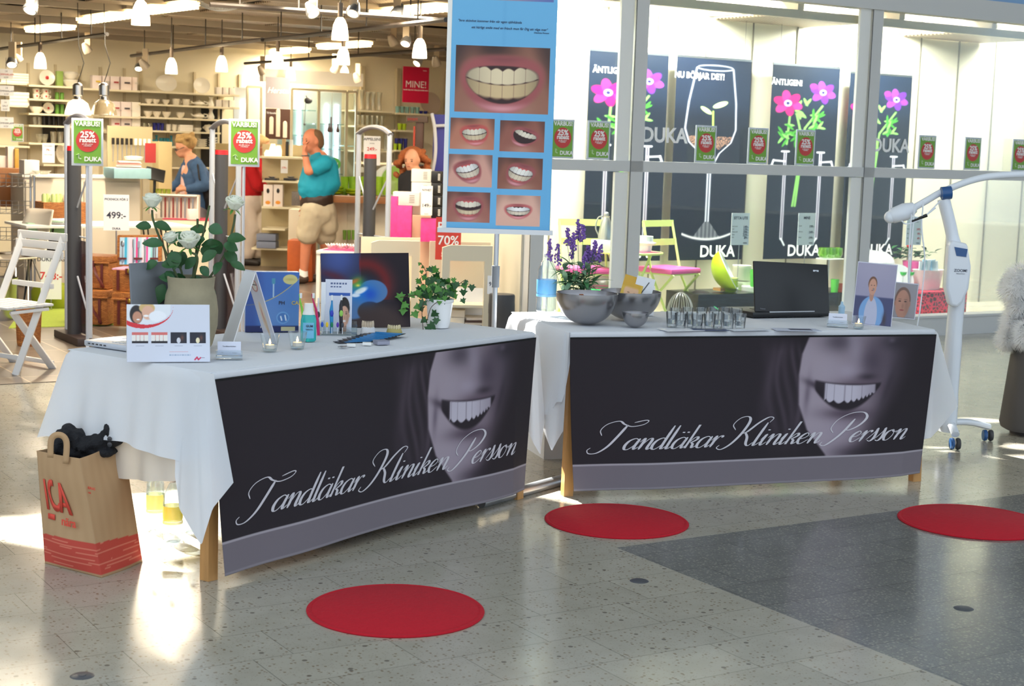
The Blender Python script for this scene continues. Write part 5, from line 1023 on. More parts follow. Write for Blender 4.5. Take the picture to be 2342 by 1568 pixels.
# posters
def p_flower(U, V):
    x = U*155; y = (1-V)*470; c = base(U, (14, 20, 32)); c = lay(c, sm(-y+140, 0, 60)*.35, (34, 54, 84)); 
    def blossom(cx, cy, r, col, col2, c):
        for k in range(6):
            a = k*1.05+.3; c = lay(c, ell(x, y, cx+math.cos(a)*r*.6, cy+math.sin(a)*r*.5, r*.55, r*.34, .12, a), col if k % 2 else col2)
        c = lay(c, ell(x, y, cx, cy, r*.3, r*.26, .2), (200, 196, 240)); return lay(c, ell(x, y, cx, cy, r*.13, r*.12, .2), (40, 30, 90))
    G = (56, 130, 40); G2 = (120, 176, 86)
    for q in ((60, 120, 78, 190), (78, 190, 66, 340), (118, 95, 80, 150), (80, 150, 60, 340), (44, 120, 40, 190)): c = lay(c, seg(x, y, *q, 2.6), G2)
    rn = random.Random(2)
    for k in range(30):
        gx, gy = rn.uniform(24, 60) if k % 2 else rn.uniform(88, 118), rn.uniform(130, 190) if k % 2 else rn.uniform(108, 150); a = rn.uniform(0, 3); c = lay(c, ell(x, y, gx, gy, 12, 3, .2, a), G if k % 3 else G2)
    for k in range(8): c = lay(c, ell(x, y, 72+rn.uniform(-12, 14), 100+rn.uniform(-14, 24), 11, 3.5, .2, rn.uniform(0, 3)), G2)
    c = blossom(38, 92, 30, (190, 14, 96), (214, 40, 120), c); c = blossom(118, 62, 27, (92, 34, 140), (130, 50, 160), c); c = lay(c, ell(x, y, 95, 48, 9, 7, .2), (150, 40, 130))
    for sx in (38, 120):
        c = lay(c, seg(x, y, sx, 210, sx, 420, 3.6), (206, 200, 212)); c = lay(c, seg(x, y, sx, 210, sx, 420, 1.4), (90, 84, 100)); s = 1 if sx > 80 else -1
        c = lay(c, seg(x, y, sx-8, 208, sx+8, 208, 2.2), (225, 225, 232)); c = lay(c, seg(x, y, sx, 232, sx+s*26, 230, 2.2)+seg(x, y, sx+s*26, 230, sx+s*30, 242, 2.4)+seg(x, y, sx+s*30, 242, sx+s*16, 250, 2.), (215, 212, 222)); c = lay(c, seg(x, y, sx, 420, sx-s*-1*8*-1, 436, 2.), (225, 225, 232))
    return c
def p_glass(U, V):
    x = U*170; y = (1-V)*460; c = base(U, (14, 19, 32)); c = lay(c, sm(-y+150, 0, 60)*.35, (34, 54, 84))
    lx = np.interp(y, [22, 100, 160, 190, 215, 240, 262, 370], [45, 30, 24, 34, 60, 78, 80, 80]); rx = np.interp(y, [22, 100, 160, 190, 215, 240, 262, 370], [128, 138, 140, 130, 104, 92, 86, 86])
    for e_ in (lx, rx): c = lay(c, np.exp(-((x-e_)/2.0)**2)*((y > 22) & (y < 372))*.95, (226, 226, 240))
    c = lay(c, np.exp(-((y-22-6*np.sqrt(np.clip(1-((x-87)/41.)**2, 0, 1)))/1.3)**2)*(np.abs(x-87) < 41), (190, 196, 214)); c = lay(c, np.exp(-((y-22+6*np.sqrt(np.clip(1-((x-87)/41.)**2, 0, 1)))/1.3)**2)*(np.abs(x-87) < 41), (190, 196, 214))
    c = lay(c, ((y > 372) & (np.abs(x-83) < 6+(y-372)*.7) & (y < 410))*.55*(.4+.6*np.abs(np.sin(x*.35))), (190, 186, 190)); c = lay(c, np.exp(-((y-412+10*(np.abs(x-83)/50.)**2)/3.)**2)*(np.abs(x-83) < 56), (225, 222, 226))
    s_ = np.random.RandomState(1); n = s_.rand(*U.shape); c = lay(c, ((y > 176) & (y < 200+6*np.sin(x*.2)) & (x > lx+3) & (x < rx-3) & (n > .45)), (150, 112, 92)); c = lay(c, seg(x, y, 88, 180, 86, 120, 2.2), (150, 190, 80)); c = lay(c, ell(x, y, 102, 104, 18, 6, .15, -.35), (206, 226, 150)); c = lay(c, ell(x, y, 70, 118, 15, 5, .15, .55), (190, 214, 130)); return c
PB = 1.15
for i, (x0, x1, yt, fn, hd, hdx, lab) in enumerate([(1349, 1530, 113, p_flower, 'ÄNTLIGEN!', -.2, 'dark flower poster cut by the first window mullion'), (1549, 1720, 127, p_glass, 'NU BÖRJAR DET!', -.17, 'dark poster with a giant wine glass and a seedling'), (1768, 1922, 145, p_flower, 'ÄNTLIGEN!', -.24, 'dark poster with red and purple flowers, fully visible between the mullions'), (1945, 2087, 165, p_flower, '', 0, 'dark flower poster cut by the second window mullion')]):
    a0, z1 = AZ(x0, yt, PB); a1, _ = AZ(x1, yt, PB); w = a1-a0; h = z1-.60
    t = thing('hanging_poster', W((a0+a1)/2, PB, .60), RS, lab, 'poster', 'hanging posters in the window'); o = printed('poster_print', w, h, 130, 330, fn, t, rough=.35); solid(o, .004, 1)
    b = MB(); b.box((0, 0, h), (w, .012, .02)); b.build('top_bar', STEEL, t); b = MB()
    for s_ in (-1, 1): b.tube([(s_*w*.4, 0, h), (s_*w*.4, 0, 3.05-.6)], .002, 4)
    b.build('wires', DARK, t)
    if hd: text(hd, .075, INKW, t, (hdx, -.006, h-.19), bold=.03)
    text('DUKA', .15, INKW, t, (.08 if i != 1 else .13, -.006, .03), bold=.02)
for x, y, lab in ((1519, 325, 'white four-letter lettering on the window beside the first mullion'), (2036, 347, 'white four-letter lettering on the window right of the second mullion')):
    a, z = AZ(x, y, -.006); t = thing('window_lettering', W(a, -.008, z), RS, lab, 'window lettering', 'shop name on the glass'); text('DUKA', .165, INKW, t, (0, 0, 0), bold=.025)
# things in the display: helper puts an item by picture position at display depth b
def dsp(x, y, b): p = WP(x, y, b); return p, p.y/3600
def bistro_chair(x, y, b, rz, lab):   # x,y: picture position of seat centre
    p, k = dsp(x, y, b); p = Vector((p.x, p.y, .1)); t = thing('folding_chair', p, RS+rz, lab, 'chair', 'green bistro chairs with pink cushions'); 
    for s_ in (-1, 1):
        m = MB(); m.tube([(s_*.2, -.22, 0), (s_*.2, .02, .43), (s_*.2, .14, .88)], .011, 6); m.build('side_frame', LIME, t); m = MB(); m.tube([(s_*.18, .22, 0), (s_*.18, -.2, .44)], .011, 6); m.build('leg', LIME, t)
    for z in (.86, .70): m = MB(); m.box((0, .135-(.86-z)*.25, z), (.42, .012, .055)); m.build('back_slat', LIME, t)
    m = MB(); m.box((0, 0, .44), (.4, .38, .012)); m.build('seat', LIME, t); m = MB(); m.box((0, 0, .468), (.42, .4, .045), bev=.018); m.build('cushion', PINK, t); return t
bistro_chair(1525, 690, .62, .25, 'lime green folding chair with a pink cushion right of the mullion'); bistro_chair(1335, 690, .75, -.3, 'lime green folding chair with a pink cushion behind the lavender')
p, k = dsp(1440, 575, .55); t = thing('bistro_table', Vector((p.x, p.y, .1)), RS, 'round lime green bistro table behind the window mullion', 'table'); zt = p.z-.1
b = MB(); b.lathe([(0, zt-.015), (.28, zt-.015), (.285, zt), (0, zt+.002)], 32); b.build('tabletop', LIME, t)
for s_ in (-1, 1):
    for q in (-1, 1): b = MB(); b.tube([(s_*.2, q*.17, 0), (-s_*.1, q*.17, zt-.015)], .011, 6); b.build('leg', LIME, t)
ztab = p.z+.003; tb = p
b = MB(); b.box((0, 0, .002), (.2, .2, .004)); tag(b.build('napkin', PINK, None, Vector((tb.x+.13, tb.y-.04, ztab)), (0, 0, RS)), 'pink napkin under the white cups on the bistro table', 'napkin')
def lat(name, p, prof, m, lab, cat, group=None, n=20, sq=None): b = MB(); b.lathe(prof, n, sq=sq); return tag(b.build(name, m, None, p), lab, cat, group)
lat('cup_stack', Vector((tb.x+.13, tb.y-.04, ztab+.005)), [(.05, 0), (.055, .05), (.07, .055), (.09, .075), (.06, .085), (.062, .13), (0, .13)], WCER, 'stack of white cups on the bistro table', 'cups')
q = Vector((tb.x-.21, tb.y-.02, ztab)); b = MB(); b.box((0, 0, .045), (.2, .14, .09), bev=.004); tag(b.build('gift_box', PAPER, None, q, (0, 0, RS)), 'white box under the steel jug on the bistro table', 'box')
t = thing('thermos_jug', q+Vector((.0, 0, .09)), 0, 'ribbed steel vacuum jug on a white box in the window', 'jug'); b = MB(); b.lathe([(.06, 0), (.062, .03), (.045, .14), (.025, .19), (.03, .2)], 32, lob=(14, .03)); b.build('body', STEEL, t); b = MB(); b.ball((0, 0, .215), .022); b.build('lid', STEEL, t); b = MB(); b.tube(crom([(-.03, 0, .2), (-.07, 0, .18), (-.085, 0, .1), (-.06, 0, .04)], 5), .006, 8); b.build('handle', STEEL, t)
q = Vector((tb.x+.05, tb.y+.08, ztab)); lat('tall_candle', q, [(.028, 0), (.028, .26), (0, .262)], CERAM, 'tall cream candle behind the cup stack', 'candle')
# price signs
def pricesign(x, yt, yb, b_, title, rows, lab, w=.20, col=INKB):
    p, k = dsp(x, yb, b_); h = (yb-yt)*k; t = thing('price_sign', p, RS, lab, 'price sign', 'price lists in the window'); b = MB(); b.box((0, 0, h/2), (w, .004, h)); b.build('card', mat('cool white card', (226, 232, 240), .5), t); b = MB(); b.tube([(0, .004, 0), (0, .004, .12-p.z)], .003, 5); b.build('rod', STEEL, t)
    text(title, .034, INKB, t, (0, -.003, h-.055), bold=.02)
    for i, (n_, v) in enumerate(rows):
        z = h-.12-(h-.17)*i/max(1, len(rows)-1)*.88; text(n_, .014, INKG, t, (-w*.46, -.003, z), align='LEFT'); text(v, .030, col if not isinstance(v, tuple) else INKR, t, (w*.46, -.003, z-.01), bold=.01, align='RIGHT')
    text('DUKA', .016, INKB, t, (w*.3, -.003, .012), bold=.02)
pricesign(1691, 487, 560, .35, 'SITTA UTE', [('Bord rund', '149:-'), ('Stol', '129:-'), ('Solparasoll', '399:-'), ('Dyna', '229:-'), ('Skål', '89:-')], 'white price list headed with five prices over the lime bowl')
pricesign(1842, 487, 560, .35, 'MINE', [('Karaff', '199:-'), ('Skål stor', '249:-'), ('Tallrik', '199:-')], 'white price list with three prices above the black laptop')
pricesign(2088, 495, 560, .35, 'PICNIC', [('Korg', '349:-'), ('Pläd', '99:-'), ('Glas', '49:-')], 'white price list with three prices behind the lamp stand', col=INKR)
# black plinths and green runner
for x0, x1, y, b_, lab in ((1560, 1700, 668, .5, 'black display plinth behind the drinking glasses'), (1715, 1940, 668, .62, 'black display plinth behind the black laptop')):
    p0, p1 = WP(x0, y, b_), WP(x1, y, b_); h = p0.z-.1; c = (p0+p1)/2; b = MB(); b.box((0, 0, h/2), ((p1-p0).length, .45, h), bev=.004); tag(b.build('display_plinth', mat('glossy black plinth', (26, 24, 24), .25), None, Vector((c.x, c.y, .1)), (0, 0, RS)), lab, 'plinth', 'black display plinths'); 
    if x0 > 1700: zp2 = p0.z; cp2 = c
    else: zp1 = p0.z; cp1 = c
b = MB(); b.box((0, 0, .003), (.42, .48, .006)); b.box((0, -.238, -.07), (.42, .004, .14)); tag(b.build('lace_runner', mat('bright green felt lace', (140, 205, 60), .8), None, cp2+e1*-.55+Vector((0, 0, zp2-cp2.z+.002)), (0, 0, RS)), 'green cut-out runner hanging over the black plinth', 'runner')
def dthing(name, x, y, b_, build, lab, cat, group=None, z=None, m=None):
    p, k = dsp(x, y, b_); 
    if z is not None: p.z = z
    mb = MB(); build(mb, k); return tag(mb.build(name, m, None, p, (0, 0, RS), 50), lab, cat, group)
# big tilted lime bowl
p, k = dsp(1655, 664, .45); t = thing('salad_bowl', p, RS, 'huge tilted bowl, lime green outside and white inside, on a wooden block', 'bowl'); Rm = Matrix.Rotation(math.radians(-42), 3, 'Z') @ Matrix.Rotation(math.radians(62), 3, 'Y')
r = 50*k; prof = [(r*math.sin(a), r*.8*(1-math.cos(a))-r*.55) for a in np.linspace(0.05, 1.5, 12)]
b = MB(); b.lathe(prof, 36, M=Rm, close=True); b.build('outer_shell', GREENP, t, (-.0, 0, 42*k)); b = MB(); b.lathe([(x_*.97, z_+.006) for x_, z_ in prof]+[(prof[-1][0], prof[-1][1])], 36, M=Rm, close=True); b.build('inner_shell', WHITE, t, (0, 0, 42*k)); b = MB(); b.box((0, 0, .012), (.16, .1, .024)); b.tube([(0, 0, .02), (-.03, 0, .1)], .006, 6); b.build('wooden_stand', WOOD, t)
for i in range(4): dthing('small_bowl', 1667, 671-i*5.5, .42, lambda mb, k: mb.lathe([(10*k, 0), (17*k, 8*k), (21*k, 20*k), (19.5*k, 20*k), (15*k, 8*k), (0, 3*k)], 24), ['bottom', 'second', 'third', 'top'][i]+' lime bowl of the small stack beside the tilted bowl', 'bowl', 'stacked small lime bowls', m=GREENP if i < 3 else mat('lime and white bowl', (200, 220, 120), .35))
for i, (x, yb, w, h, col, lab) in enumerate([(1695, 640, 21, 34, (236, 234, 214), 'cream storage jar with slotted sides, upper of two under the price list'), (1695, 672, 20, 30, (226, 232, 206), 'cream storage jar, lower of two under the price list'), (1717, 672, 22, 18, (236, 236, 228), 'stack of white plates behind the green tumbler')]):
    dthing('storage_jar' if i < 2 else 'plate_stack', x, yb, .65 if i < 2 else .5, lambda mb, k: mb.lathe([(w*.9*k, 0), (w*k, 3*k), (w*k, h*.8*k), (w*1.03*k, h*.82*k), (w*1.03*k, h*k), (0, h*k)], 24), lab, 'jar' if i < 2 else 'plates', m=mat('pale %s' % (col,), col, .35))
    if i == 0: pass
for x, yb, w, h, lab in ((1726, 660, 13, 44, 'green patterned tumbler on the plate stack'), (1744, 668, 9, 16, 'small green glass left of the laptop'), (1908, 668, 10, 30, 'green glass between the black laptop and the photo'), (1922, 670, 9, 22, 'small reddish glass behind the photo')):
    dthing('tumbler', x, yb, .45, lambda mb, k: mb.lathe([(w*.8*k, 0), (w*k, h*k), (w*.9*k, h*k), (w*.7*k, 2*k)], 20), lab, 'glass', m=mat('translucent %s' % ('red' if 'red' in lab else 'green'), (230, 120, 110) if 'red' in lab else (110, 215, 90), .15, trans=.3))
p, k = dsp(1898, 592, .5); t = thing('display_shelf', p, RS, 'small round white shelf carrying green glasses above the laptop', 'shelf'); b = MB(); b.lathe([(0, -.004), (36*k, 0), (36*k, .006), (0, .006)], 30, sq=.7); b.build('tray', WHITE, t); b = MB(); b.tube([(0, .01, -.004), (0, .01, .1-p.z)], .006, 6); b.build('post', STEEL, t)
for x, lab in ((1883, 'clear green glass lying at the left of the round shelf'), (1898, 'clear green glass in the middle of the round shelf'), (1914, 'clear green glass at the right of the round shelf')):
    dthing('green_glass', x, 590, .5, lambda mb, k: mb.lathe([(9*k, .006), (13*k, 10*k), (12*k, 24*k), (10.5*k, 24*k), (11*k, 10*k), (0, 3*k)], 20), lab, 'glass', 'green glasses on the round shelf', m=glassmat('green tinted glass', (196, 236, 120), .3, .02, .25, (170, 220, 60)))
# glass dome with pink/green band and steel whisk bowl (insect cover umbrellas)
for x, y, lab in ((1555, 716, 'steel wire fruit bowl behind the drinking glasses'),):
    p, k = dsp(x, y, .3); t = thing('wire_bowl', Vector((p.x, p.y, .1)), 0, lab, 'bowl'); h0 = p.z-.1; b = MB()
    for i in range(14): a = i*math.pi/7; b.tube([(math.cos(a)*30*k*math.sin(f), math.sin(a)*30*k*math.sin(f), h0+48*k*math.cos(f)) for f in np.linspace(.05, 1.5, 8)], .003, 5)
    b.build('wires', STEEL, t); b = MB(); b.box((0, 0, h0/2), (.3, .3, h0)); b.build('stand', WHITE, t)
for x, y, cols, lab in ((1610, 700, ((60, 220, 130), (240, 80, 150)), 'mesh food cover with green and pink rims leaning in the window'), (1380, 660, ((40, 190, 100), (236, 90, 150)), 'mesh food cover with a green rim on the pink chair cushion')):
    p, k = dsp(x, y, .45); t = thing('food_cover', p, RS, lab, 'food cover', 'mesh food covers'); Rm = Matrix.Rotation(.5 if x > 1500 else 0, 3, 'Y'); b = MB(); r = 46*k if x > 1500 else 40*k; b.lathe([(r*math.cos(a), r*.75*math.sin(a)) for a in np.linspace(0, 1.5, 8)], 28, M=Rm, close=True); b.build('mesh_dome', glassmat('dark mesh', (200, 196, 196), .1, .3, .15, (120, 110, 110)), t); 
    for j, c_ in enumerate(cols): b = MB(); b.tube([Rm@Vector((r*math.cos(a)*(1-j*.06), r*math.sin(a)*(1-j*.06), j*.012)) for a in np.linspace(0, 6.28, 28)], .007, 6); b.build('rim', mat('rim %s' % (c_,), c_, .5), t)
# right part: plates, vase, tub, crate
def plates(x, y, r, n, b_, lab):
    for i in range(n): 
        p, k = dsp(x+i*7, y+i*1.0, b_); b = MB(); Rm = Matrix.Rotation(RS, 3, 'Z') @ Matrix.Rotation(math.radians(-22), 3, 'Z') @ Matrix.Rotation(math.radians(82), 3, 'X'); b.lathe([(0, 0), (r*.62*k, 0), (r*.7*k, 3*k), (r*k, 5*k), (r*k, 6.5*k), (r*.66*k, 4*k), (0, 3*k)], 36, M=Rm); tag(b.build('plate', WCER, None, p), lab, 'plate', lab+' row')
plates(1985, 605, 34, 5, .95, 'white plate standing upright in the rear plate rack'); plates(2022, 640, 40, 5, .6, 'white plate standing upright in the front plate rack')
t = thing('flower_vase', dsp(2088, 640, .8)[0], 0, 'pink vase with green leaves and a red flower behind the lamp stand', 'vase'); k = dsp(2088, 640, .8)[1]; b = MB(); b.lathe([(18*k, -26*k), (22*k, 10*k), (26*k, 44*k), (23*k, 44*k), (0, 40*k)], 24); b.build('vase', PINK, t); rn = random.Random(8); b = MB()
for i in range(50): a = rn.uniform(0, 6.28); q = Vector((rn.gauss(-8*k, 22*k), rn.gauss(0, 10*k), rn.uniform(46, 72)*k)); leafmesh(b, q, Vector((math.cos(a), math.sin(a), rn.uniform(0, .8))), Vector((0, 0, 1)), 20*k, 11*k)
b.build('foliage', LEAF, t); b = MB(); b.ball((-14*k, 0, 78*k), 6*k); b.build('flower', RED, t)
p, k = dsp(2120, 662, .55); t = thing('ice_tub', p, RS, 'white oval tub filled with blue and white packets', 'tub'); b = MB(); b.lathe([(32*k, 0), (34*k, 4*k), (42*k, 44*k), (44*k, 46*k), (39*k, 46*k), (30*k, 6*k)], 32, sq=.6); b.build('tub', WHITE, t)
for i in range(7): b = MB(); b.box(((-24+8*i)*k, 0, (50+4*(i % 2))*k), (12*k, 3*k, 30*k), M=Matrix.Rotation(.25*math.sin(i*2), 3, 'Y')); b.build('packet', mat('packet %d' % (i % 3), [(236, 240, 246), (150, 196, 226), (206, 226, 236)][i % 3], .4), t)
def lattice():
    m = mat('red lattice felt', (206, 30, 66), .8); nt = m.node_tree; b = nt.nodes['Principled BSDF']; tc = nt.nodes.new('ShaderNodeTexCoord'); v = nt.nodes.new('ShaderNodeTexVoronoi'); v.feature = 'DISTANCE_TO_EDGE'; v.inputs['Scale'].default_value = 26; r = nt.nodes.new('ShaderNodeValToRGB'); r.color_ramp.elements[0].position = .10; r.color_ramp.elements[1].position = .14; r.color_ramp.elements[0].color = C(212, 34, 72); r.color_ramp.elements[1].color = C(74, 22, 34); nt.links.new(tc.outputs['Object'], v.inputs['Vector']); nt.links.new(v.outputs['Distance'], r.inputs[0]); nt.links.new(r.outputs[0], b.inputs['Base Color']); return m
p, k = dsp(2125, 662, .5); c = Vector((p.x, p.y, .1)); hh = p.z-.1-.002; b = MB(); b.box((0, 0, hh/2), (.62, .4, hh)); tag(b.build('lattice_plinth', lattice(), None, c, (0, 0, RS)), 'plinth covered in red lattice felt under the white tub', 'plinth')
b = MB(); p0, p1 = WP(1965, 672, .75), WP(2060, 672, .75); c = (p0+p1)/2; b.box((0, 0, (c.z-.1)/2), (.62, .5, c.z-.1), bev=.004); tag(b.build('display_plinth', MT['glossy black plinth'], None, Vector((c.x, c.y, .1)), (0, 0, RS)), 'black display plinth below the upright white plates', 'plinth', 'black display plinths')
for x, lab in ((2064, 'green-topped coupe glass left of its twin before the pink vase'), (2082, 'green-topped coupe glass nearest the lamp column')):
    p, k = dsp(x, 655, .35); t = thing('coupe_glass', p, 0, lab, 'glass', 'green coupe glasses'); b = MB(); b.lathe([(0, 0), (5*k, 0), (1*k, 2*k), (1*k, 22*k), (5*k, 26*k), (8*k, 34*k)], 16); b.build('stem', GLASS, t); b = MB(); b.lathe([(0, 24*k), (6*k, 27*k), (8*k, 33*k), (0, 33*k)], 16); b.build('bowl', mat('bright green drink', (40, 170, 60), .3), t)
# ================================================================ shop: tableware wall on the left
GB = 9.42
def shelf_row(x0, x1, y, lab, b0=9.26, b1=9.74, th=.022, m=None, glass=False):
    xm = (x0+x1)/2; a0, _ = AZ(x0, y, b0); a1, _ = AZ(x1, y, b0); _, z = AZ(xm, y, b0)
    mb = MB(); mb.box((0, 0, -th/2), (a1-a0, b1-b0, th)); o = mb.build('wall_shelf', m or SHELF, None, W((a0+a1)/2, (b0+b1)/2, z), (0, 0, RS)); tag(o, lab, 'shelf', 'wall shelves' if not glass else 'glass shelves'); return z
def prof(kind, w, h):
    r = w/2
    return {'cup': [(r*.6, 0), (r*.85, h*.15), (r, h), (r*.92, h), (r*.7, h*.15), (0, h*.1)], 'bowl': [(r*.45, 0), (r*.5, h*.1), (r*.9, h*.55), (r, h), (r*.94, h), (r*.8, h*.5), (0, h*.15)],
            'glass': [(r*.75, 0), (r, h), (r*.93, h), (r*.7, h*.06), (0, h*.06)], 'jar': [(r, 0), (r, h*.9), (r*.8, h), (0, h)], 'tureen': [(r*.5, 0), (r*.85, h*.3), (r, h*.62), (r*1.04, h*.66), (r*.8, h*.9), (r*.12, h*.96), (r*.14, h), (0, h)],
            'teapot': [(r*.5, 0), (r*.95, h*.3), (r*.9, h*.6), (r*.4, h*.8), (r*.1, h*.86), (r*.12, h), (0, h)], 'carafe': [(r*.9, 0), (r, h*.25), (r*.5, h*.65), (r*.45, h*.8), (r*.7, h), (r*.62, h), (r*.38, h*.8), (0, h*.1)], 'vase': [(r*.8, 0), (r*.6, h*.5), (r, h), (r*.92, h), (r*.5, h*.5), (0, h*.05)]}[kind]
_PM = {}
def good(kind, x, z, wpx, hpx, m, lab, cat, group=None, b_=GB, rows=0):
    a, _ = AZ(x, 300, b_); p = W(a, b_, z); k = p.y/3600; w, h = wpx*k, hpx*k; key = (kind, round(wpx, 1), round(hpx, 1), m.name)
    if key not in _PM:
        mb = MB()
        if kind == 'box': mb.box((0, 0, h/2), (w, min(w, .2), h), bev=.003)
        elif kind == 'plate': mb.lathe([(0, 0), (w*.3, 0), (w*.36, .012), (w*.5, .02), (w*.5, .026), (w*.34, .016), (0, .008)], 28, c=(0, .0, h*.5), M=Matrix.Rotation(math.radians(80), 3, 'X'), sq=h/w)
        else: mb.lathe(prof(kind, w, h), 18)
        if kind in ('cup', 'teapot'): mb.tube(crom([(w*.42, 0, h*.75), (w*.75, 0, h*.65), (w*.7, 0, h*.3), (w*.4, 0, h*.25)], 4), w*.05, 6)
        if kind == 'teapot': mb.tube([(-w*.35, 0, h*.35), (-w*.62, 0, h*.5), (-w*.72, 0, h*.72)], [w*.09, w*.06, w*.05], 8)
        if kind == 'tureen': mb.tube(crom([(w*.46, 0, h*.6), (w*.6, 0, h*.62), (w*.58, 0, h*.48), (w*.44, 0, h*.46)], 4), w*.03, 5); mb.tube(crom([(-w*.46, 0, h*.6), (-w*.6, 0, h*.62), (-w*.58, 0, h*.48), (-w*.44, 0, h*.46)], 4), w*.03, 5)
        _PM[key] = mb.mesh(kind, m, 40)
    names = {'box': 'product_box', 'cup': 'mug', 'bowl': 'bowl', 'glass': 'drinking_glass', 'jar': 'canister', 'tureen': 'tureen', 'teapot': 'teapot', 'plate': 'plate', 'carafe': 'carafe', 'vase': 'vase'}
    o = link(names[kind], _PM[key], None, p+(e2*.06 if kind == 'plate' else e2*0), (0, 0, RS)); tag(o, lab, cat, group); return o
PBX = mat('blush product carton', (240, 226, 222), .5); BKM = mat('black tableware', (24, 20, 22), .3); BLUG = mat('cobalt glass', (44, 48, 150), .15, trans=.3); TURQ = mat('turquoise glass', (60, 160, 180), .15, trans=.3)
GRN = mat('moss green canister', (88, 140, 44), .5); CG = glassmat('shelf glassware', (246, 246, 240), .4, .02, .2, (225, 222, 206)); WBX = mat('warm white carton', (246, 240, 228), .5)
pos = {}
for key, x0, x1, y, lab in [('A1', -6, 62, 189, 'top shelf at the left edge with stacked white trays'), ('A2', -6, 64, 240, 'second shelf at the left edge with stacked white trays'), ('A3', -6, 68, 333, 'lower shelf at the left edge above the small green sign'),
    ('B1', 66, 183, 196, 'top shelf with the flowered plate and tureens'), ('B2', 66, 172, 227, 'shelf with flowered mugs and green canisters'), ('B3', 66, 168, 260, 'shelf with a small flowered plate and green canisters'), ('B4', 66, 172, 287, 'shelf with a row of black glasses'), ('B5', 66, 150, 327, 'shelf with clear glass bowls behind the first gate'),
    ('C1', 184, 321, 204, 'top shelf of boxed glasses behind the steel pendants'), ('C2', 240, 321, 266, 'middle shelf of boxed glasses right of the steel pendants'), ('C3', 250, 321, 302, 'lower shelf of boxed glasses right of the steel pendants'),
    ('D1', 323, 548, 212, 'top shelf with the oval platter'), ('D2', 323, 548, 241, 'second shelf with the white teapot and jug'), ('D3', 323, 520, 270, 'third shelf with patterned cream bowls'), ('D4', 323, 505, 300, 'shelf with the cobalt blue glasses'), ('D5', 323, 505, 335, 'shelf with turquoise glasses beside the woman in denim'), ('D6', 380, 505, 383, 'lowest shelf behind the woman in denim'), ('B6', 100, 178, 376, 'low shelf with a leaning plate behind the first gate')]:
    pos[key] = shelf_row(x0, x1, y, lab)
for x0, x1, y0, y1, lab in [(98, 150, 238, 345, 'left'), (460, 508, 246, 400, 'right')]:
    a0, z0 = AZ(x0, y1, 9.72); a1, z1 = AZ(x1, y0, 9.72); b = MB(); b.box((0, 0, 0), (a1-a0, .02, z1-z0)); tag(b.build('backing_board', BKM, None, W((a0+a1)/2, 9.73, (z0+z1)/2), (0, 0, RS)), 'black backing board behind the shelves on the '+lab, 'panel', 'black backing boards')
for x in (66, 128, 183, 230, 285, 322, 385, 445, 500, 548):
    a, _ = AZ(x, 300, 9.72); b = MB(); b.box((0, 0, 1.25), (.03, .03, 2.3)); tag(b.build('shelf_upright', mat('slotted cream upright', (206, 192, 160), .5), None, W(a, 9.735, 0), (0, 0, RS)), 'cream slotted upright carrying the wall shelves', 'shelf upright', 'shelf uprights of the tableware wall')
for i in range(4):
    good('box', 30, pos['A1']+i*.03, 62, 5, WBX, ['bottom', 'second', 'third', 'top'][i]+' white tray of the stack on the top left shelf', 'tray', 'white trays, top left'); good('box', 40, pos['A2']+i*.04, 44, 7, WBX, ['bottom', 'second', 'third', 'top'][i]+' white tray of the stack on the second left shelf', 'tray', 'white trays, second left shelf')
def flowered(o, r, z, y): b = MB(); b.ball((0, y, z), (r, .002, r), 8, 6); b.build('painted_flower', RED, o)
o = good('plate', 110, pos['B1'], 35, 35, CERAM, 'large cream plate with a red flower on the top shelf', 'plate'); flowered(o, .022, .10, -.03)
good('box', 136, pos['B1'], 14, 34, mat('olive gift box', (140, 170, 80), .5), 'green carton between the flowered plate and the tureens', 'box')
good('tureen', 162, pos['B1'], 36, 18, CERAM, 'lower cream tureen on the top shelf', 'tureen'); good('tureen', 162, pos['B1']+.095, 34, 18, CERAM, 'upper cream tureen on the top shelf', 'tureen')
for i, (x, dz) in enumerate([(83, 0), (104, 0), (83, .06), (104, .06)]): o = good('cup', x, pos['B2']+dz, 16, 12, CERAM, ['lower left', 'lower right', 'upper left', 'upper right'][i]+' flowered mug of the four stacked beside the green canisters', 'mug', 'flowered mugs'); flowered(o, .012, .035, -.045)
for x in (131, 142): good('jar', x, pos['B2'], 9, 17, GRN, 'moss green canister on the shelf of flowered mugs', 'canister', 'green canisters, upper shelf'); good('jar', x, pos['B3'], 9, 22, GRN, 'moss green canister on the shelf of the small plate', 'canister', 'green canisters, lower shelf')
good('bowl', 83, pos['B3'], 32, 15, CERAM, 'cream serving bowl left of the small flowered plate', 'bowl'); o = good('plate', 113, pos['B3'], 25, 25, CERAM, 'small cream plate with a red flower', 'plate'); flowered(o, .014, .07, -.03)
for x in (80, 90): good('glass', x, pos['B4'], 10, 18, CG, 'clear glass left of the black glasses', 'glass', 'clear glasses beside the black ones')
for x in (101, 112, 123, 134, 145): good('glass', x, pos['B4'], 10, 20, BKM, 'black drinking glass in the row on the dark backing', 'glass', 'black glasses')
for x in (90, 102): good('bowl', x, pos['B5'], 16, 20, CG, 'clear glass bowl on the lowest shelf behind the gate', 'glass bowl', 'clear glass bowls')
for x in (122, 138): good('glass', x, pos['B5'], 14, 26, CG, 'tall clear glass beside the glass bowls', 'glass', 'tall clear glasses')
def motif(o, col, z, w): b = MB(); b.box((0, -.102, z), (w, .003, .02)); b.build('printed_motif', mat('motif %s' % (col,), col, .5), o)
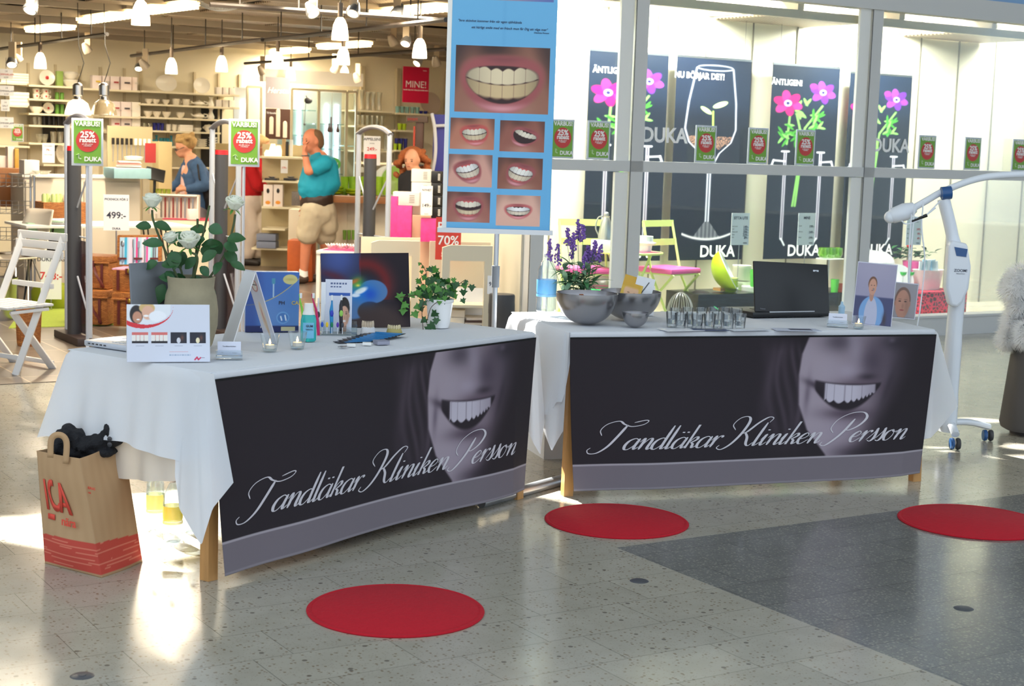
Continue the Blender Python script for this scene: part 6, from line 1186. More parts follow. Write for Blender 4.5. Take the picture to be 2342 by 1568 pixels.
for x, c, w in [(219, (226, 190, 60), 20), (240, (200, 190, 180), 16), (260, (170, 40, 50), 20), (285, (60, 50, 60), 24), (306, (220, 210, 200), 12)]:
    o = good('box', x, pos['C1'], w, 30, PBX, {219: 'box with yellow glasses printed on it, top shelf', 240: 'plain blush box between the printed ones, top shelf', 260: 'box with red bowls printed on it, top shelf', 285: 'box with dark bowls printed on it, top shelf', 306: 'narrow pale box at the end of the top box row'}[x], 'box'); motif(o, c, .09, w*.003)
for key, nm, hh in (('C2', 'middle', 33), ('C3', 'lower', 32)):
    for x, c, w in [(262, (170, 40, 50), 20), (285, (60, 50, 60), 23), (308, (240, 236, 226), 20)]: o = good('box', x, pos[key], w, hh, PBX if x < 300 else WBX, {262: 'box with red bowls printed on it, ', 285: 'box with dark bowls printed on it, ', 308: 'plain white box, '}[x]+nm+' box shelf', 'box'); motif(o, c, .10, w*.003)
o = good('plate', 382, pos['D1'], 50, 38, CERAM, 'oval patterned platter standing on the top shelf', 'platter'); good('plate', 463, pos['D1'], 40, 36, CERAM, 'round off-white plate right of the oval platter', 'plate')
for x in (498, 513, 528): good('box', x, pos['D1'], 13, 16, mat('grey white carton', (222, 214, 206), .5), 'pale patterned carton at the right end of the top shelf', 'box', 'pale cartons, top shelf'); good('box', x, pos['D2'], 13, 16, MT['grey white carton'], 'pale patterned carton at the right end of the second shelf', 'box', 'pale cartons, second shelf')
PAT = mat('patterned cream ware', (232, 222, 204), .4, noise=.25, nscale=60)
for x in (340, 356, 379): good('bowl', x, pos['D2'], 17, 11, PAT, 'patterned cream bowl on the second shelf', 'bowl', 'patterned bowls, second shelf')
for x in (402, 425): good('cup', x, pos['D2'], 17, 14, PAT, 'patterned cream jug-cup on the second shelf', 'mug', 'patterned mugs, second shelf')
good('teapot', 455, pos['D2'], 26, 14, CERAM, 'cream teapot on the second shelf', 'teapot'); good('carafe', 482, pos['D2'], 16, 22, CERAM, 'tall cream jug on the second shelf', 'jug')
for x in (338, 358, 380, 412): good('bowl', x, pos['D3'], 20, 13, PAT, 'patterned cream bowl on the third shelf', 'bowl', 'patterned bowls, third shelf')
good('teapot', 455, pos['D3'], 26, 15, CERAM, 'cream teapot on the third shelf', 'teapot'); good('carafe', 482, pos['D3'], 16, 24, CERAM, 'tall cream jug before the black backing', 'jug')
for x in (330, 342): good('glass', x, pos['D4'], 9, 15, CG, 'clear tumbler left of the cobalt glasses', 'glass', 'clear tumblers, cobalt shelf')
for x in (353, 362, 371): good('glass', x, pos['D4'], 9, 17, BLUG, 'cobalt blue tumbler on the shelf of plain mugs', 'glass', 'cobalt blue tumblers')
for x in (385, 399): good('cup', x, pos['D4'], 12, 15, CERAM, 'plain cream mug right of the cobalt glasses', 'mug', 'plain mugs, cobalt shelf')
for i in range(3): good('box', 421, pos['D4']+.028*i, 31, 4.6, WBX, ['bottom', 'middle', 'top'][i]+' white flat box beside the plain mugs', 'box', 'flat boxes, cobalt shelf')
good('bowl', 450, pos['D4'], 22, 9, CERAM, 'shallow cream bowl at the end of the cobalt shelf', 'bowl'); good('tureen', 478, pos['D4'], 24, 18, CERAM, 'lidded cream tureen at the end of the cobalt shelf', 'tureen')
for x in (342, 350): good('glass', x, pos['D5'], 9, 14, TURQ, 'small turquoise glass left of the carafes', 'glass', 'turquoise glasses')
for x in (358, 392): good('carafe', x, pos['D5'], 10, 24, TURQ, 'turquoise carafe among the small glasses', 'carafe', 'turquoise carafes')
for x in (368, 376, 384): good('glass', x, pos['D5'], 8, 18, TURQ, 'turquoise tumbler between the two carafes', 'glass', 'turquoise tumblers')
for i in range(4): good('bowl', 462, pos['D5']+.025*i, 24, 5, CERAM, 'cream bowl of the nested stack right of the woman in denim', 'bowl', 'nested cream bowls'); good('bowl', 487, pos['D5']+.032*i, 20, 6, CERAM, 'cream bowl of the taller nested stack by the second gate', 'bowl', 'nested cream bowls, taller')
o = good('plate', 147, pos['B6'], 34, 48, PAT, 'patterned plate leaning on the low shelf behind the first gate', 'plate')
# hanging white signs at the left edge
for x, y0, y1, w, c, lab in [(14, 158, 181, 30, INKR, 'white hanging sign with red text at the upper left edge'), (15, 196, 219, 32, INKB, 'white hanging sign below the red lettered one'), (12, 228, 254, 19, INKB, 'narrow white sign between two wider ones at the left edge'), (14, 268, 293, 33, INKB, 'lowest white hanging sign at the left edge')]:
    p = atY(x, y1, 17.4); k = p.y/3600; h = (y1-y0)*k; t = thing('hanging_sign', p, RS*.6, lab, 'sign', 'white signs at the left edge'); b = MB(); b.box((0, 0, h/2), (w*k, .006, h)); b.build('card', PAPER, t); text('14', .028, INKG, t, (0, -.005, h*.68)); text('SOMMARLAPP' if w > 20 else 'SALT', .026, c, t, (0, -.005, h*.38)); text('KÖP', .024, INKG, t, (0, -.005, h*.1)); b = MB(); b.tube([(0, .006, h), (0, .006, h+.12)], .003, 4); b.build('hook', STEEL, t)
def scard(x, y0, y1, w, Y, lab, rows, rz=None, col=PAPER, name='price_card', stem=0, group=None):
    p = atY(x, y1, Y); k = Y/3600; h = (y1-y0)*k; t = thing(name, p, rzc(p) if rz is None else rz, lab, 'sign', group); b = MB(); b.box((0, 0, h/2), (w*k, .005, h)); b.build('card', col, t)
    if stem: b = MB(); b.tube([(0, .005, h*.5), (0, .005, -stem)], .006, 6); b.build('stem', STEEL, t)
    for s_, fy, sz, m in rows: text(s_, sz*h, m, t, (0, -.004, h*fy), bold=.015)
    return t
# ================================================================ counters and the till
def cbox(x0, x1, yt, Y, dep, m, name, lab, cat, rz=RS, z0=.004, bev=.004, ex=None):
    """floor standing block whose front top edge runs from picture x0 to x1 at height yt"""
    p = atY((x0+x1)/2, yt, Y); k = Y/3600; w = (x1-x0)*k/math.cos(min(1, abs(rz)))*(.86 if rz else 1); h = p.z-z0; c = Vector((p.x, p.y, z0))+Vector((-math.sin(rz), math.cos(rz), 0))*dep/2
    t = thing(name, c, rz, lab, cat); b = MB(); b.box((0, 0, h/2), (w, dep, h), bev=bev); b.build('body', m, t); return t, w, h, dep
t, w, h, d = cbox(58, 322, 407, 16.2, .5, mat('grey laminate cabinet', (214, 204, 188), .45), 'counter_cabinet', 'pale grey cabinet counter behind the table with the wicker basket', 'counter')
b = MB(); b.box((0, 0, h+.012), (w+.03, d+.03, .024)); b.build('worktop', WHITE, t)
for i in (-1, 1):
    b = MB(); b.box((i*w*.245, -d/2-.012, h*.5), (w*.48, .02, h*.94), bev=.003); dr = b.build('door', MT['grey laminate cabinet'], t); b = MB(); b.lathe([(0, 0), (.012, 0), (.012, .02), (0, .02)], 12, M=Matrix.Rotation(math.pi/2, 3, 'X')); b.build('knob', STEEL, dr, (i*w*.06, -d/2-.022, h*.86))
CT = h
def onY(x, y, Y): return atY(x, y, Y)
def bx(name, x0, x1, yt, yb, Y, dep, m, lab, cat, rz=RS, group=None, bev=.003):
    p = atY((x0+x1)/2, yb, Y); k = Y/3600; b = MB(); b.box((0, 0, (yb-yt)*k/2), ((x1-x0)*k, dep, (yb-yt)*k), bev=bev); return tag(b.build(name, m, None, p, (0, 0, rz)), lab, cat, group)
bx('countertop_case', 248, 334, 384, 407, 16.3, .35, mat('pale teal carton', (150, 190, 200), .6, noise=.15, nscale=12), 'pale teal open carton on the grey cabinet counter', 'box')
p = atY(295, 384, 16.4); t = thing('magazine_pile', p, .3, 'pile of pink and white magazines on the teal carton', 'magazines'); 
for i in range(5): b = MB(); b.box((.01*math.sin(i*3), .02*math.cos(i*2), .008+i*.014), (.26-.01*i, .2, .012), rz=.1*math.sin(i*5)); b.build('magazine', mat('magazine cover %d' % (i % 3), [(236, 200, 190), (244, 232, 226), (226, 150, 140)][i % 3], .4), t)
b = MB(); b.lathe([(.02, 0), (.09, .01), (.1, .04), (.04, .05), (.02, .05)], 24, c=(.05, .02, .075), sq=.7); b.build('paper_roll', WBX, t)
t = thing('till_monitor', atY(355, 410, 16.4), .5, 'dark till monitor on a post behind the grey counter', 'monitor'); b = MB(); b.box((0, 0, .05), (.2, .03, .14), M=Matrix.Rotation(-.5, 3, 'X') @ Matrix.Rotation(.25, 3, 'Y'), bev=.008); b.build('screen', BLACK, t); b = MB(); b.tube([(0, .02, .02), (0, .03, -.16)], .015, 8); b.build('post', BLACK, t)
scard(344, 328, 372, 24, 16.6, 'dark red campaign card leaning back behind the till', [], col=mat('dark red card', (160, 34, 34), .5), name='campaign_card')
bx('product_display', 50, 84, 366, 404, 16.2, .2, mat('pale grey gift carton', (222, 216, 214), .5), 'white counter carton with red loops printed on the front', 'box'); 
p = atY(95, 404, 16.1); k = 16.1/3600; b = MB(); b.lathe([(10*k, 0), (14*k, 6*k), (22*k, 14*k), (21*k, 14*k), (10*k, 5*k), (0, 4*k)], 24); tag(b.build('glass_bowl', CG, None, p), 'clear glass bowl on the left end of the grey counter', 'bowl')
b = MB(); b.box((0, 0, .01), (.22, .1, .02)); tag(b.build('flat_carton', WBX, None, atY(100, 405, 15.95), (0, 0, RS)), 'flat white carton before the glass bowl on the counter', 'box')
sticker(atY(40, 324, 17.5), RS*.5, 27*17.5/3600, 40*17.5/3600, 'shelf_sign', 'small green and red discount sign on the cream wall at the left', None)
scard(111, 328, 372, 27, 16.8, 'white price card with a small picture hanging above the counter', [('Servetthållare', .84, .08, INKG), ('79:-', .6, .16, INKR), ('Finns i två färger', .4, .06, INKG)])
bx('wooden_side_table', -20, 47, 384, 470, 16.6, .5, mat('brown varnished wood', (150, 96, 50), .45, noise=.2, stretch=(1, 1, 8)), 'brown wooden table at the left edge behind the wire shelving', 'table')
for x, w_, yt, col, lab in [(6, 18, 356, (240, 228, 220), 'small white box on the brown wooden table'), (23, 15, 336, (240, 224, 214), 'tall white box on the brown wooden table'), (36, 9, 340, (190, 150, 60), 'slim golden box on the brown wooden table')]: bx('product_box', x-w_/2, x+w_/2, yt, 384, 16.7, .1, mat('carton %s' % (col,), col, .5), lab, 'box')
# accessory rack behind the till
t = thing('accessory_rack', atY(300, 400, 17.2), RS, 'wire rack with hanging black and silver kitchen tools behind the counter', 'display rack'); b = MB(); b.box((0, .05, .25), (.5, .02, .55)); b.build('panel', mat('khaki rack panel', (186, 172, 136), .6), t)
for i in range(9): b = MB(); b.box((-.2+.05*i, 0, .36), (.03, .01, .07)); q = b.build('hang_tag', BKM if i < 5 else WBX, t); b = MB(); b.tube([(-.2+.05*i, 0, .33), (-.2+.05*i, 0, .14)], .005, 5); b.build('tool', STEEL, q)
bx('display_column', 352, 383, 325, 470, 17.6, .3, mat('khaki display column', (196, 178, 132), .6), 'khaki display column left of the woman in denim', 'column'); bx('display_column', 503, 540, 330, 560, 20.3, .4, MT['khaki display column'], 'khaki display column behind the second gate', 'column')
# record rack with red top cloth
t, w, h, d = cbox(372, 482, 503, 17., .45, CREAM, 'display_counter', 'low cream counter with a pink-red top in front of the woman in denim', 'counter', rz=0); b = MB(); b.box((0, 0, h+.004), (w+.01, d+.01, .008)); b.build('pink_cover', mat('pink red felt', (200, 60, 90), .8), t)
p = atY(405, 501, 17.1); k = 17.1/3600; t = thing('utensil_box', p, 0, 'white open-front box holding a row of red-brown knives', 'display box'); b = MB(); b.box((0, .05, 28*k), (100*k, .02, 56*k)); b.box((-49*k, 0, 28*k), (3*k, .1, 56*k)); b.box((49*k, 0, 28*k), (3*k, .1, 56*k)); b.box((0, 0, 55*k), (100*k, .1, 3*k)); b.build('case', WBX, t)
for i in range(9): b = MB(); b.box(((-36+9*i)*k, 0, 26*k), (3.2*k, .02, 46*k)); b.build('knife', mat('red brown handle', (130, 50, 44), .4) if i % 2 else STEEL, t)
for x, yt, w_, lab in ((440, 478, 20, 'white tin with a dark print on the pink-topped counter'), (349, 452, 18, 'white and pink price carton at the end of the grey cabinet')): bx('tin', x-w_/2, x+w_/2, yt, 502 if x > 400 else 488, 16.7, .08, mat('pinkish white', (244, 232, 228), .5), lab, 'tin')
for i, x in enumerate((356, 366, 376, 386)): p = atY(x, 440, 17.15); p.z = atY(405, 501, 17.1).z+57*17.1/3600; b = MB(); b.lathe([(.018, 0), (.024, .05), (.02, .05), (0, .005)], 14); tag(b.build('green_cup', mat('green brown glass', (120, 130, 40), .3), None, p), 'small olive green cup beside the reaching hand', 'cup', 'olive green cups')
# ================================================================ white table, chairs, baskets (left foreground of the shop)
WICK = mat('orange brown wicker', (190, 118, 56), .6, noise=.35, nscale=120, bump=.8, stretch=(1, 1, 3)); LTH = mat('red brown leather', (96, 34, 30), .5); BRASS = mat('brass', (200, 170, 70), .3, .9)
def wick():
    m = WICK; nt = m.node_tree; b = nt.nodes['Principled BSDF']; tc = nt.nodes.new('ShaderNodeTexCoord'); br = nt.nodes.new('ShaderNodeTexBrick'); mp = nt.nodes.new('ShaderNodeMapping'); sx = nt.nodes.new('ShaderNodeSeparateXYZ'); ad = nt.nodes.new('ShaderNodeMath'); cb = nt.nodes.new('ShaderNodeCombineXYZ')
    nt.links.new(tc.outputs['Object'], sx.inputs[0]); nt.links.new(sx.outputs[0], ad.inputs[0]); nt.links.new(sx.outputs[1], ad.inputs[1]); nt.links.new(ad.outputs[0], cb.inputs[0]); nt.links.new(sx.outputs[2], cb.inputs[1])
    nt.links.new(cb.outputs[0], br.inputs['Vector']); br.inputs['Scale'].default_value = 1; br.inputs['Brick Width'].default_value = .03; br.inputs['Row Height'].default_value = .009; br.inputs['Mortar Size'].default_value = .0015; br.inputs['Mortar Smooth'].default_value = 1
    br.inputs['Color1'].default_value = C(205, 132, 64); br.inputs['Color2'].default_value = C(168, 98, 44); br.inputs['Mortar'].default_value = C(90, 48, 22); nt.links.new(br.outputs[0], b.inputs['Base Color'])
    bp = nt.nodes.new('ShaderNodeBump'); bp.inputs['Distance'].default_value = .004; bp.inputs['Strength'].default_value = 1; bp.invert = True; nt.links.new(br.outputs['Fac'], bp.inputs['Height']); nt.links.new(bp.outputs[0], b.inputs['Normal'])
wick()
# table
TYt = 14.6; p = atY(235, 512, TYt); zt = p.z; t = thing('dining_table', Vector((p.x, p.y, .004)), RS, 'long white table with thin black wire legs in the shop', 'table'); b = MB(); b.box((0, .1, zt-.016), (1.55, .75, .024), bev=.004); b.build('tabletop', WHITE, t)
for sx in (-1, 1):
    for sy in (-1, 1): b = MB(); b.tube([(sx*.55, .1+sy*.25, zt-.03), (sx*.62, .1+sy*.3, 0)], .008, 5); b.tube([(sx*.5, .1+sy*.25, zt-.03), (sx*.62, .1+sy*.3, 0)], .008, 5); b.build('leg', BLACK, t)
# wicker basket with rolled napkins
p = atY(141, 505, 14.55); p.z = zt+.001; k = 14.55/3600; t = thing('wicker_basket', p, RS, 'square wicker basket of rolled green and pink napkins on the white table', 'basket')
b = MB()
for a, c, dx, dy in ((0, -.13, 98*k, .02), (0, .13, 98*k, .02)): b.box((a, c, 24*k), (dx, dy, 48*k), bev=.006)
for s_ in (-1, 1): b.box((s_*49*k, 0, 24*k), (.02, .28, 48*k), bev=.006)
b.box((0, 0, .01), (96*k, .26, .02)); b.build('basket_body', WICK, t)
for i in range(8): b = MB(); b.lathe([(5*k, .02), (5.6*k, 62*k), (3*k, 66*k), (0, 64*k)], 12, c=((-40+10*i)*k, .02*math.sin(i*2), 0)); b.build('rolled_napkin', mat('napkin %d' % (i > 4), (236, 170, 186) if i > 4 else (206, 224, 150), .8), t)
q = atY(128, 508, 14.4); q.z = zt+.001; 
for i in range(4): b = MB(); b.lathe([(0, 0), (.1, 0), (.15-.02*i, .012), (.148-.02*i, .014), (0, .006)], 28); tag(b.build('plate', [WCER, mat('pale green plate', (190, 224, 200), .3), WCER, mat('pale blue plate', (200, 220, 236), .3)][i], None, q+Vector((0, 0, .013*i))), ['bottom', 'second', 'third', 'top'][i]+' plate of the stack before the wicker basket', 'plate', 'plates on the white table')
b = MB(); b.grid(lambda u, v: (-.2+.4*u, -.12+.26*v, (.003 if v > .4 else .003-.14*(.4-v)/.4*1.0)+.003*math.sin(u*20)), 20, 14); tag(solid(b.build('green_napkin', mat('mint cloth', (176, 216, 184), .8), None, Vector((q.x-.05, q.y-.05, zt+.002)), (0, 0, RS)), .002), 'mint green cloth under the plates on the white table', 'cloth')
scard(266, 445, 527, 57, 13.35, 'white price card reading 499 standing behind the open picnic basket', [('PICKNICK FÖR 2', .84, .085, INKB), ('499:-', .34, .26, INKB), ('DUKA', .03, .08, INKB)], stem=.8)
scard(117, 582, 684, 46, 13.9, 'white price card with red 748 hanging behind the white folding chair', [('DUKNING', .86, .13, INKB), ('748:-', .45, .24, INKR)], stem=.2)
# picnic baskets
def hamper(x0, x1, yt, yb, Y, lab, rz=-.12, dep=.30):
    p = atY((x0+x1)/2, yb, Y); k = Y/3600; w = (x1-x0)*k; h = (yb-yt)*k; t = thing('picnic_basket', p+Vector((0, dep/2, 0)), rz, lab, 'basket', 'stacked picnic baskets')
    b = MB(); b.box((0, 0, h*.39), (w*.94, dep*.94, h*.78), bev=.012); b.build('basket_body', WICK, t); b = MB(); b.box((0, 0, h*.89), (w, dep, h*.2), bev=.014); b.tube([(-w*.5, -dep/2, h*.79), (w*.5, -dep/2, h*.79)], .011, 6); b.build('basket_lid', WICK, t)
    b = MB(); b.box((0, -dep*.5-.006, h*.74), (w*.20, .008, h*.22), bev=.003); st = b.build('clasp_patch', LTH, t); b = MB(); b.ball((0, -dep*.5-.014, h*.76), (.014, .006, .02), 10, 6); b.build('clasp', BRASS, st)
    for s_ in (-1, 1): b = MB(); b.box((s_*w*.3, -dep*.485-.006, h*.42), (.022, .006, h*.72)); b.build('strap', LTH, t)
    b = MB(); b.tube(crom([(w*.1, -dep*.49-.01, h*.66), (w*.2, -dep*.49-.045, h*.45), (w*.34, -dep*.49-.03, h*.15), (w*.36, -dep*.49-.01, h*.05)], 5), .012, 6, flat=.3); b.build('handle', LTH, t); return t, w, h
hamper(152, 254, 662, 742, 12.85, 'closed wicker picnic basket at the bottom left of the stack'); hamper(170, 256, 584, 660, 12.95, 'closed wicker picnic basket at the top left of the stack'); hamper(258, 345, 668, 748, 12.55, 'wicker picnic basket at the bottom right behind the laptop')
t, w, h = hamper(256, 345, 604, 668, 12.6, 'open wicker picnic basket with cutlery in its raised lid'); k = 12.6/3600
for ch in list(t.children):
    if ch.name.startswith('basket_lid'): bpy.data.objects.remove(ch)
lh = 76*k; lw = 108*k
b = MB(); b.box((0, 0, lh/2), (lw, .03, lh), bev=.012); lid = b.build('raised_lid', WICK, t, (-.02, .13, h*.8), (-.14, -.04, 0)); 
def stripes(U, V):
    c = base(U, (186, 214, 232))
    for u_, w_, col in ((.16, .04, (60, 170, 210)), (.3, .06, (238, 214, 230)), (.45, .03, (230, 60, 140)), (.62, .05, (240, 226, 236)), (.72, .025, (226, 70, 150)), (.85, .04, (150, 220, 220))): c = lay(c, (np.abs(U-u_) < w_).astype(float), col)
    return c
printed('striped_lining', lw*.86, lh*.84, 60, 20, stripes, lid, (0, -.017, lh*.08))
for i, (x, kind) in enumerate([(-.36, 's'), (-.12, 'k'), (.0, 'f'), (.14, 'k'), (.33, 's'), (.38, 'f')]):
    b = MB(); b.tube([(x*lw, -.024, lh*.12), (x*lw, -.024, lh*.6)], .006, 6); 
    if kind == 's': b.ball((x*lw, -.024, lh*.72), (.016, .004, .026), 10, 6)
    elif kind == 'f': b.box((x*lw, -.024, lh*.7), (.02, .003, .05))
    else: b.tube([(x*lw, -.024, lh*.6), (x*lw, -.024, lh*.86)], .008, 6, flat=.3)
    b.build('cutlery', STEEL, lid)
for x in (-.36, .0, .36): b = MB(); b.box((x*lw, -.03, lh*.26), (.07, .006, .016)); b.build('leather_loop', LTH, lid)
b = MB(); b.box((0, 0, h*.8), (lw*.8, .26, .012)); b.build('napkin_lining', mat('striped napkin', (226, 170, 200), .8, noise=.4, nscale=40), t)
# basket, green pouf and rug near the white chair
p = atY(56, 795, 11.9); k = 11.9/3600; b = MB(); 
b.lathe([(24*k, .004), (26*k, 10*k), (29*k, 78*k), (30*k, 82*k), (27*k, 82*k), (24*k, 10*k), (0, 6*k)], 4 if 0 else 20, sq=.85); q = at(56, 795, 0); tag(b.build('wicker_bin', WICK, None, Vector((q.x, q.y+.1, 0.0))), 'tall wicker bin behind the white folding chair', 'basket')
p = at(150, 700, 0); b = MB(); b.prism([(q.x, q.y) for q in (at(20, 752, 0), at(330, 742, 0), at(345, 690, 0), at(60, 700, 0))], .0045, .009); tag(b.build('green_rug', mat('lime green rug', (160, 178, 70), .95, noise=.15, nscale=50)), 'lime green rug under the picnic baskets', 'rug')
for x, y, r, lab in ((92, 712, .2, 'round green pouf behind the white folding chair'),): q = at(x, y, .009); b = MB(); b.lathe([(r*.9, 0), (r*1.05, .06), (r*1.05, .14), (r*.85, .2), (0, .22)], 28); tag(b.build('pouf', mat('olive green pouf', (150, 160, 34), .8), None, q+Vector((0, .45, 0))), lab, 'pouf')
# moulded chairs
for x, y0, yb, Y, col, lab in ((28, 480, 600, 14.0, (226, 214, 198), 'moulded cream chair at the left edge behind the folding chair'), (56, 488, 590, 14.4, (74, 54, 36), 'moulded dark brown chair between the cream one and the white table')):
    q = at(x+12, 690, 0); q = atY(x+10, 690, Y); t = thing('shell_chair', Vector((q.x, Y, .0045)), -.5, lab, 'chair', 'moulded shell chairs'); SH = mat('shell %s' % (col,), col, .4); zb = .44; zh = atY(x, y0, Y).z
    b = MB(); b.grid(lambda u, v: ((u-.5)*(.42-.1*v), .0+.16*(v-.0)-.06*(1-4*(u-.5)**2)*0+.05*(2*u-1)**2*-1+.18, zb+(zh-zb)*v), 8, 8); b.grid(lambda u, v: ((u-.5)*.42, -.2+.38*v, zb+.02*(2*u-1)**2+.02*(1-v)*0), 8, 6); solid(b.build('shell', SH, t), .012)
    for sx in (-1, 1):
        for sy in (-1, 1): b = MB(); b.tube([(sx*.1, sy*.1, zb-.01), (sx*.22, sy*.22, 0)], .009, 6); b.build('leg', STEEL, t)
t = thing('wire_shelving', at(6, 690, 0)+Vector((-.1, .5, 0)), .2, 'grey metal wire shelving with baskets at the left edge', 'shelving')
for sx in (-1, 1):
    for sy in (-1, 1): b = MB(); b.tube([(sx*.22, sy*.18, 0), (sx*.22, sy*.18, 1.15)], .01, 6); b.build('post', STEEL, t)
for z in (.3, .55, .8, 1.05):
    b = MB()
    for i in range(9): b.tube([(-.22+.055*i, -.18, z), (-.22+.055*i, .18, z)], .003, 4); b.tube([(-.22+.055*i, -.19, z), (-.22+.055*i, -.19, z+.12)], .003, 4)
    for j in range(4): b.tube([(-.22, -.19, z+.04*j), (.22, -.19, z+.04*j)], .003, 4)
    b.build('wire_basket', STEEL, t)
p = at(8, 735, 0); b = MB(); b.lathe([(.10, 0), (.12, .1), (.13, .34), (.14, .36), (.12, .34), (0, .06)], 24); tag(b.build('metal_bucket', STEEL, None, p+Vector((-.05, .1, 0))), 'galvanised bucket at the left edge beside the folding chair', 'bucket')
# ================================================================ glass cabinets (centre back)
LED = DAYL
def cab(x0, x1, lab, shelves):
    a0, _ = AZ(x0, 300, 9.0); a1, _ = AZ(x1, 300, 9.0); w = a1-a0; t = thing('glass_cabinet', W((a0+a1)/2, 9.25, .004), RS, lab, 'cabinet', 'lit glass cabinets'); H_ = 2.22
    b = MB(); b.box((0, .23, H_/2), (w, .02, H_)); b.build('back_panel', mat('pale grey cabinet back', (196, 200, 200), .4), t); b = MB()
    for s_ in (-1, 1): b.box((s_*w/2, -.23, H_/2), (.025, .025, H_))
    b.box((0, -.23, H_), (w, .025, .03)); b.build('frame', mat('champagne metal frame', (206, 196, 168), .35, .5), t); b = MB(); b.box((w/2-.07, .2, 1.3), (.03, .02, 1.5)); b.build('light_strip', LED, t); b = MB(); b.box((0, -.235, H_/2), (w-.03, .004, H_-.05)); b.build('glass_front', PANE, t)
    for z in shelves: b = MB(); b.box((0, 0, z), (w-.04, .42, .01)); b.build('glass_shelf', glassmat('green edged glass', (214, 240, 234), .3, 0, .15, (150, 200, 190)), t)
    return t, W((a0+a1)/2, 9.25, 0), w
cab(566, 598, 'narrow lit cabinet at the left end of the glass cabinets', []); cab(668, 728, 'lit glass cabinet with a hanging lamp over the man in turquoise', [1.95, 1.62, 1.3]); cab(730, 792, 'lit glass cabinet with candlesticks behind the man in turquoise', [1.78, 1.45, 1.12]); cab(794, 815, 'narrow lit cabinet beside the glass vases', [1.5])
a0, z1 = AZ(600, 158, 8.95); a1, z0 = AZ(828, 196, 8.95); b = MB(); b.box((0, 0, 0), (a1-a0, .12, .17)); tag(b.build('cabinet_header', WBX, None, W((a0+a1)/2, 8.98, (z0+z1)/2), (0, 0, RS)), 'cream header board above the lit glass cabinets', 'header')
t = scard(635, 178, 248, 60, 19.9, 'grey advertising board with script lettering above the brown one', [], rz=RS, col=mat('lavender grey board', (164, 158, 164), .5), name='advertising_board'); text('Herstal', .10, INKW, t, (0, -.005, .19), shear=.35, bold=.01)
t = scard(635, 250, 318, 60, 19.9, 'dark brown board showing three pale oval lamps', [], rz=RS, col=mat('dark brown board', (72, 44, 32), .5), name='advertising_board'); text('Til familien', .035, INKW, t, (-.08, -.005, .31))
for x, z0_, z1_ in ((-.09, .06, .25), (.0, .03, .35), (.095, .02, .20)): b = MB(); b.tube([(x, -.006, z0_), (x, -.006, z1_)], [.028, .028], 12, flat=.1); b.ball((x, -.006, z1_), (.028, .004, .028)); b.build('printed_lamp', mat('pale oval print', (222, 206, 186), .4), t)
for x, y, lab in ((757, 302, 'black-necked bottle, rear one in the lit cabinet'), (752, 302, 'black-necked bottle at the left in the lit cabinet'), (772, 303, 'black-necked bottle at the right in the lit cabinet')):
    k = 19.6/3600; b = MB(); b.lathe([(3*k, 0), (4*k, 5*k), (2*k, 12*k), (1.6*k, 20*k if x < 757 or x > 760 else 34*k), (0, 20*k)], 12); tag(b.build('small_bottle', mat('brown black bottle', (60, 44, 40), .3), None, atY(x, y, 19.6)), lab, 'bottle', 'bottles in the lit cabinet')
t = thing('cabinet_lamp', atY(705, 230, 19.6), 0, 'small dark hanging lamp inside the lit cabinet', 'lamp'); b = MB(); b.ball((0, 0, 0), (.05, .03, .04)); b.tube([(0, 0, .02), (-.03, 0, .06)], .008, 6); b.build('lamp_head', DARK, t); b = MB(); b.tube([(-.03, 0, 0), (-.04, 0, -.28)], .003, 4); b.ball((-.04, 0, -.29), .015); b.build('pull_cord', DARK, t)
# counter with glowing lamps, penguin boxes etc. below the cabinets
def counter_shelf(x0, x1, y, Y, lab, dep=.4, m=None): p0, p1 = atY(x0, y, Y), atY(x1, y, Y); b = MB(); b.box((0, 0, -.012), ((p1-p0).length, dep, .024)); return tag(b.build('display_shelf', m or SHELF, None, Vector(((p0.x+p1.x)/2, Y+dep/2, (p0.z+p1.z)/2)), (0, 0, 0)), lab, 'shelf', 'shelves of the centre unit')
for x0, x1, y, lab in ((588, 690, 358, 'upper shelf with the small glowing lamps'), (600, 690, 413, 'second shelf with black trays'), (598, 690, 473, 'third shelf with the orange and white cartons'), (600, 652, 522, 'short shelf below the cartons'), (575, 660, 567, 'bottom shelf with the blue-grey boxes')): counter_shelf(x0, x1, y, 19.0, lab)
b = MB(); b.box((0, 0, .75), (.5, .03, 1.5)); tag(b.build('unit_back', mat('khaki unit back', (190, 176, 140), .6), None, Vector((atY(645, 470, 19.45).x, 19.45, .0045))), 'khaki back panel of the centre shelf unit', 'panel')
for i, (x, w_, h_) in enumerate([(612, 14, 14), (624, 16, 28), (637, 14, 24)]): k = 19.1/3600; p = atY(x, 357, 19.15); b = MB(); b.lathe([(w_*.5*k, 0), (w_*.55*k, h_*.5*k), (w_*.3*k, h_*k), (0, h_*k)], 14); tag(b.build('porcelain_lamp', mat('glowing porcelain', (255, 236, 190), .4, emit=1.5), None, p), ['small glowing lamp at the left of the upper shelf', 'tallest glowing lamp on the upper shelf', 'glowing lamp right of the tallest one'][i], 'lamp', 'glowing porcelain lamps')
k = 19.1/3600
for x, w_, h_, col, lab in ((649, 8, 40, (190, 160, 110), 'tan tube carton on the upper shelf'), (657, 6, 34, (30, 30, 30), 'black bottle on the upper shelf'), (666, 6, 38, (235, 235, 235), 'white bottle beside the black one')): bx('bottle_carton', x-w_/2, x+w_/2, 358-h_, 357, 19.15, .04, mat('carton %s' % (col,), col, .5), lab, 'box', rz=0)
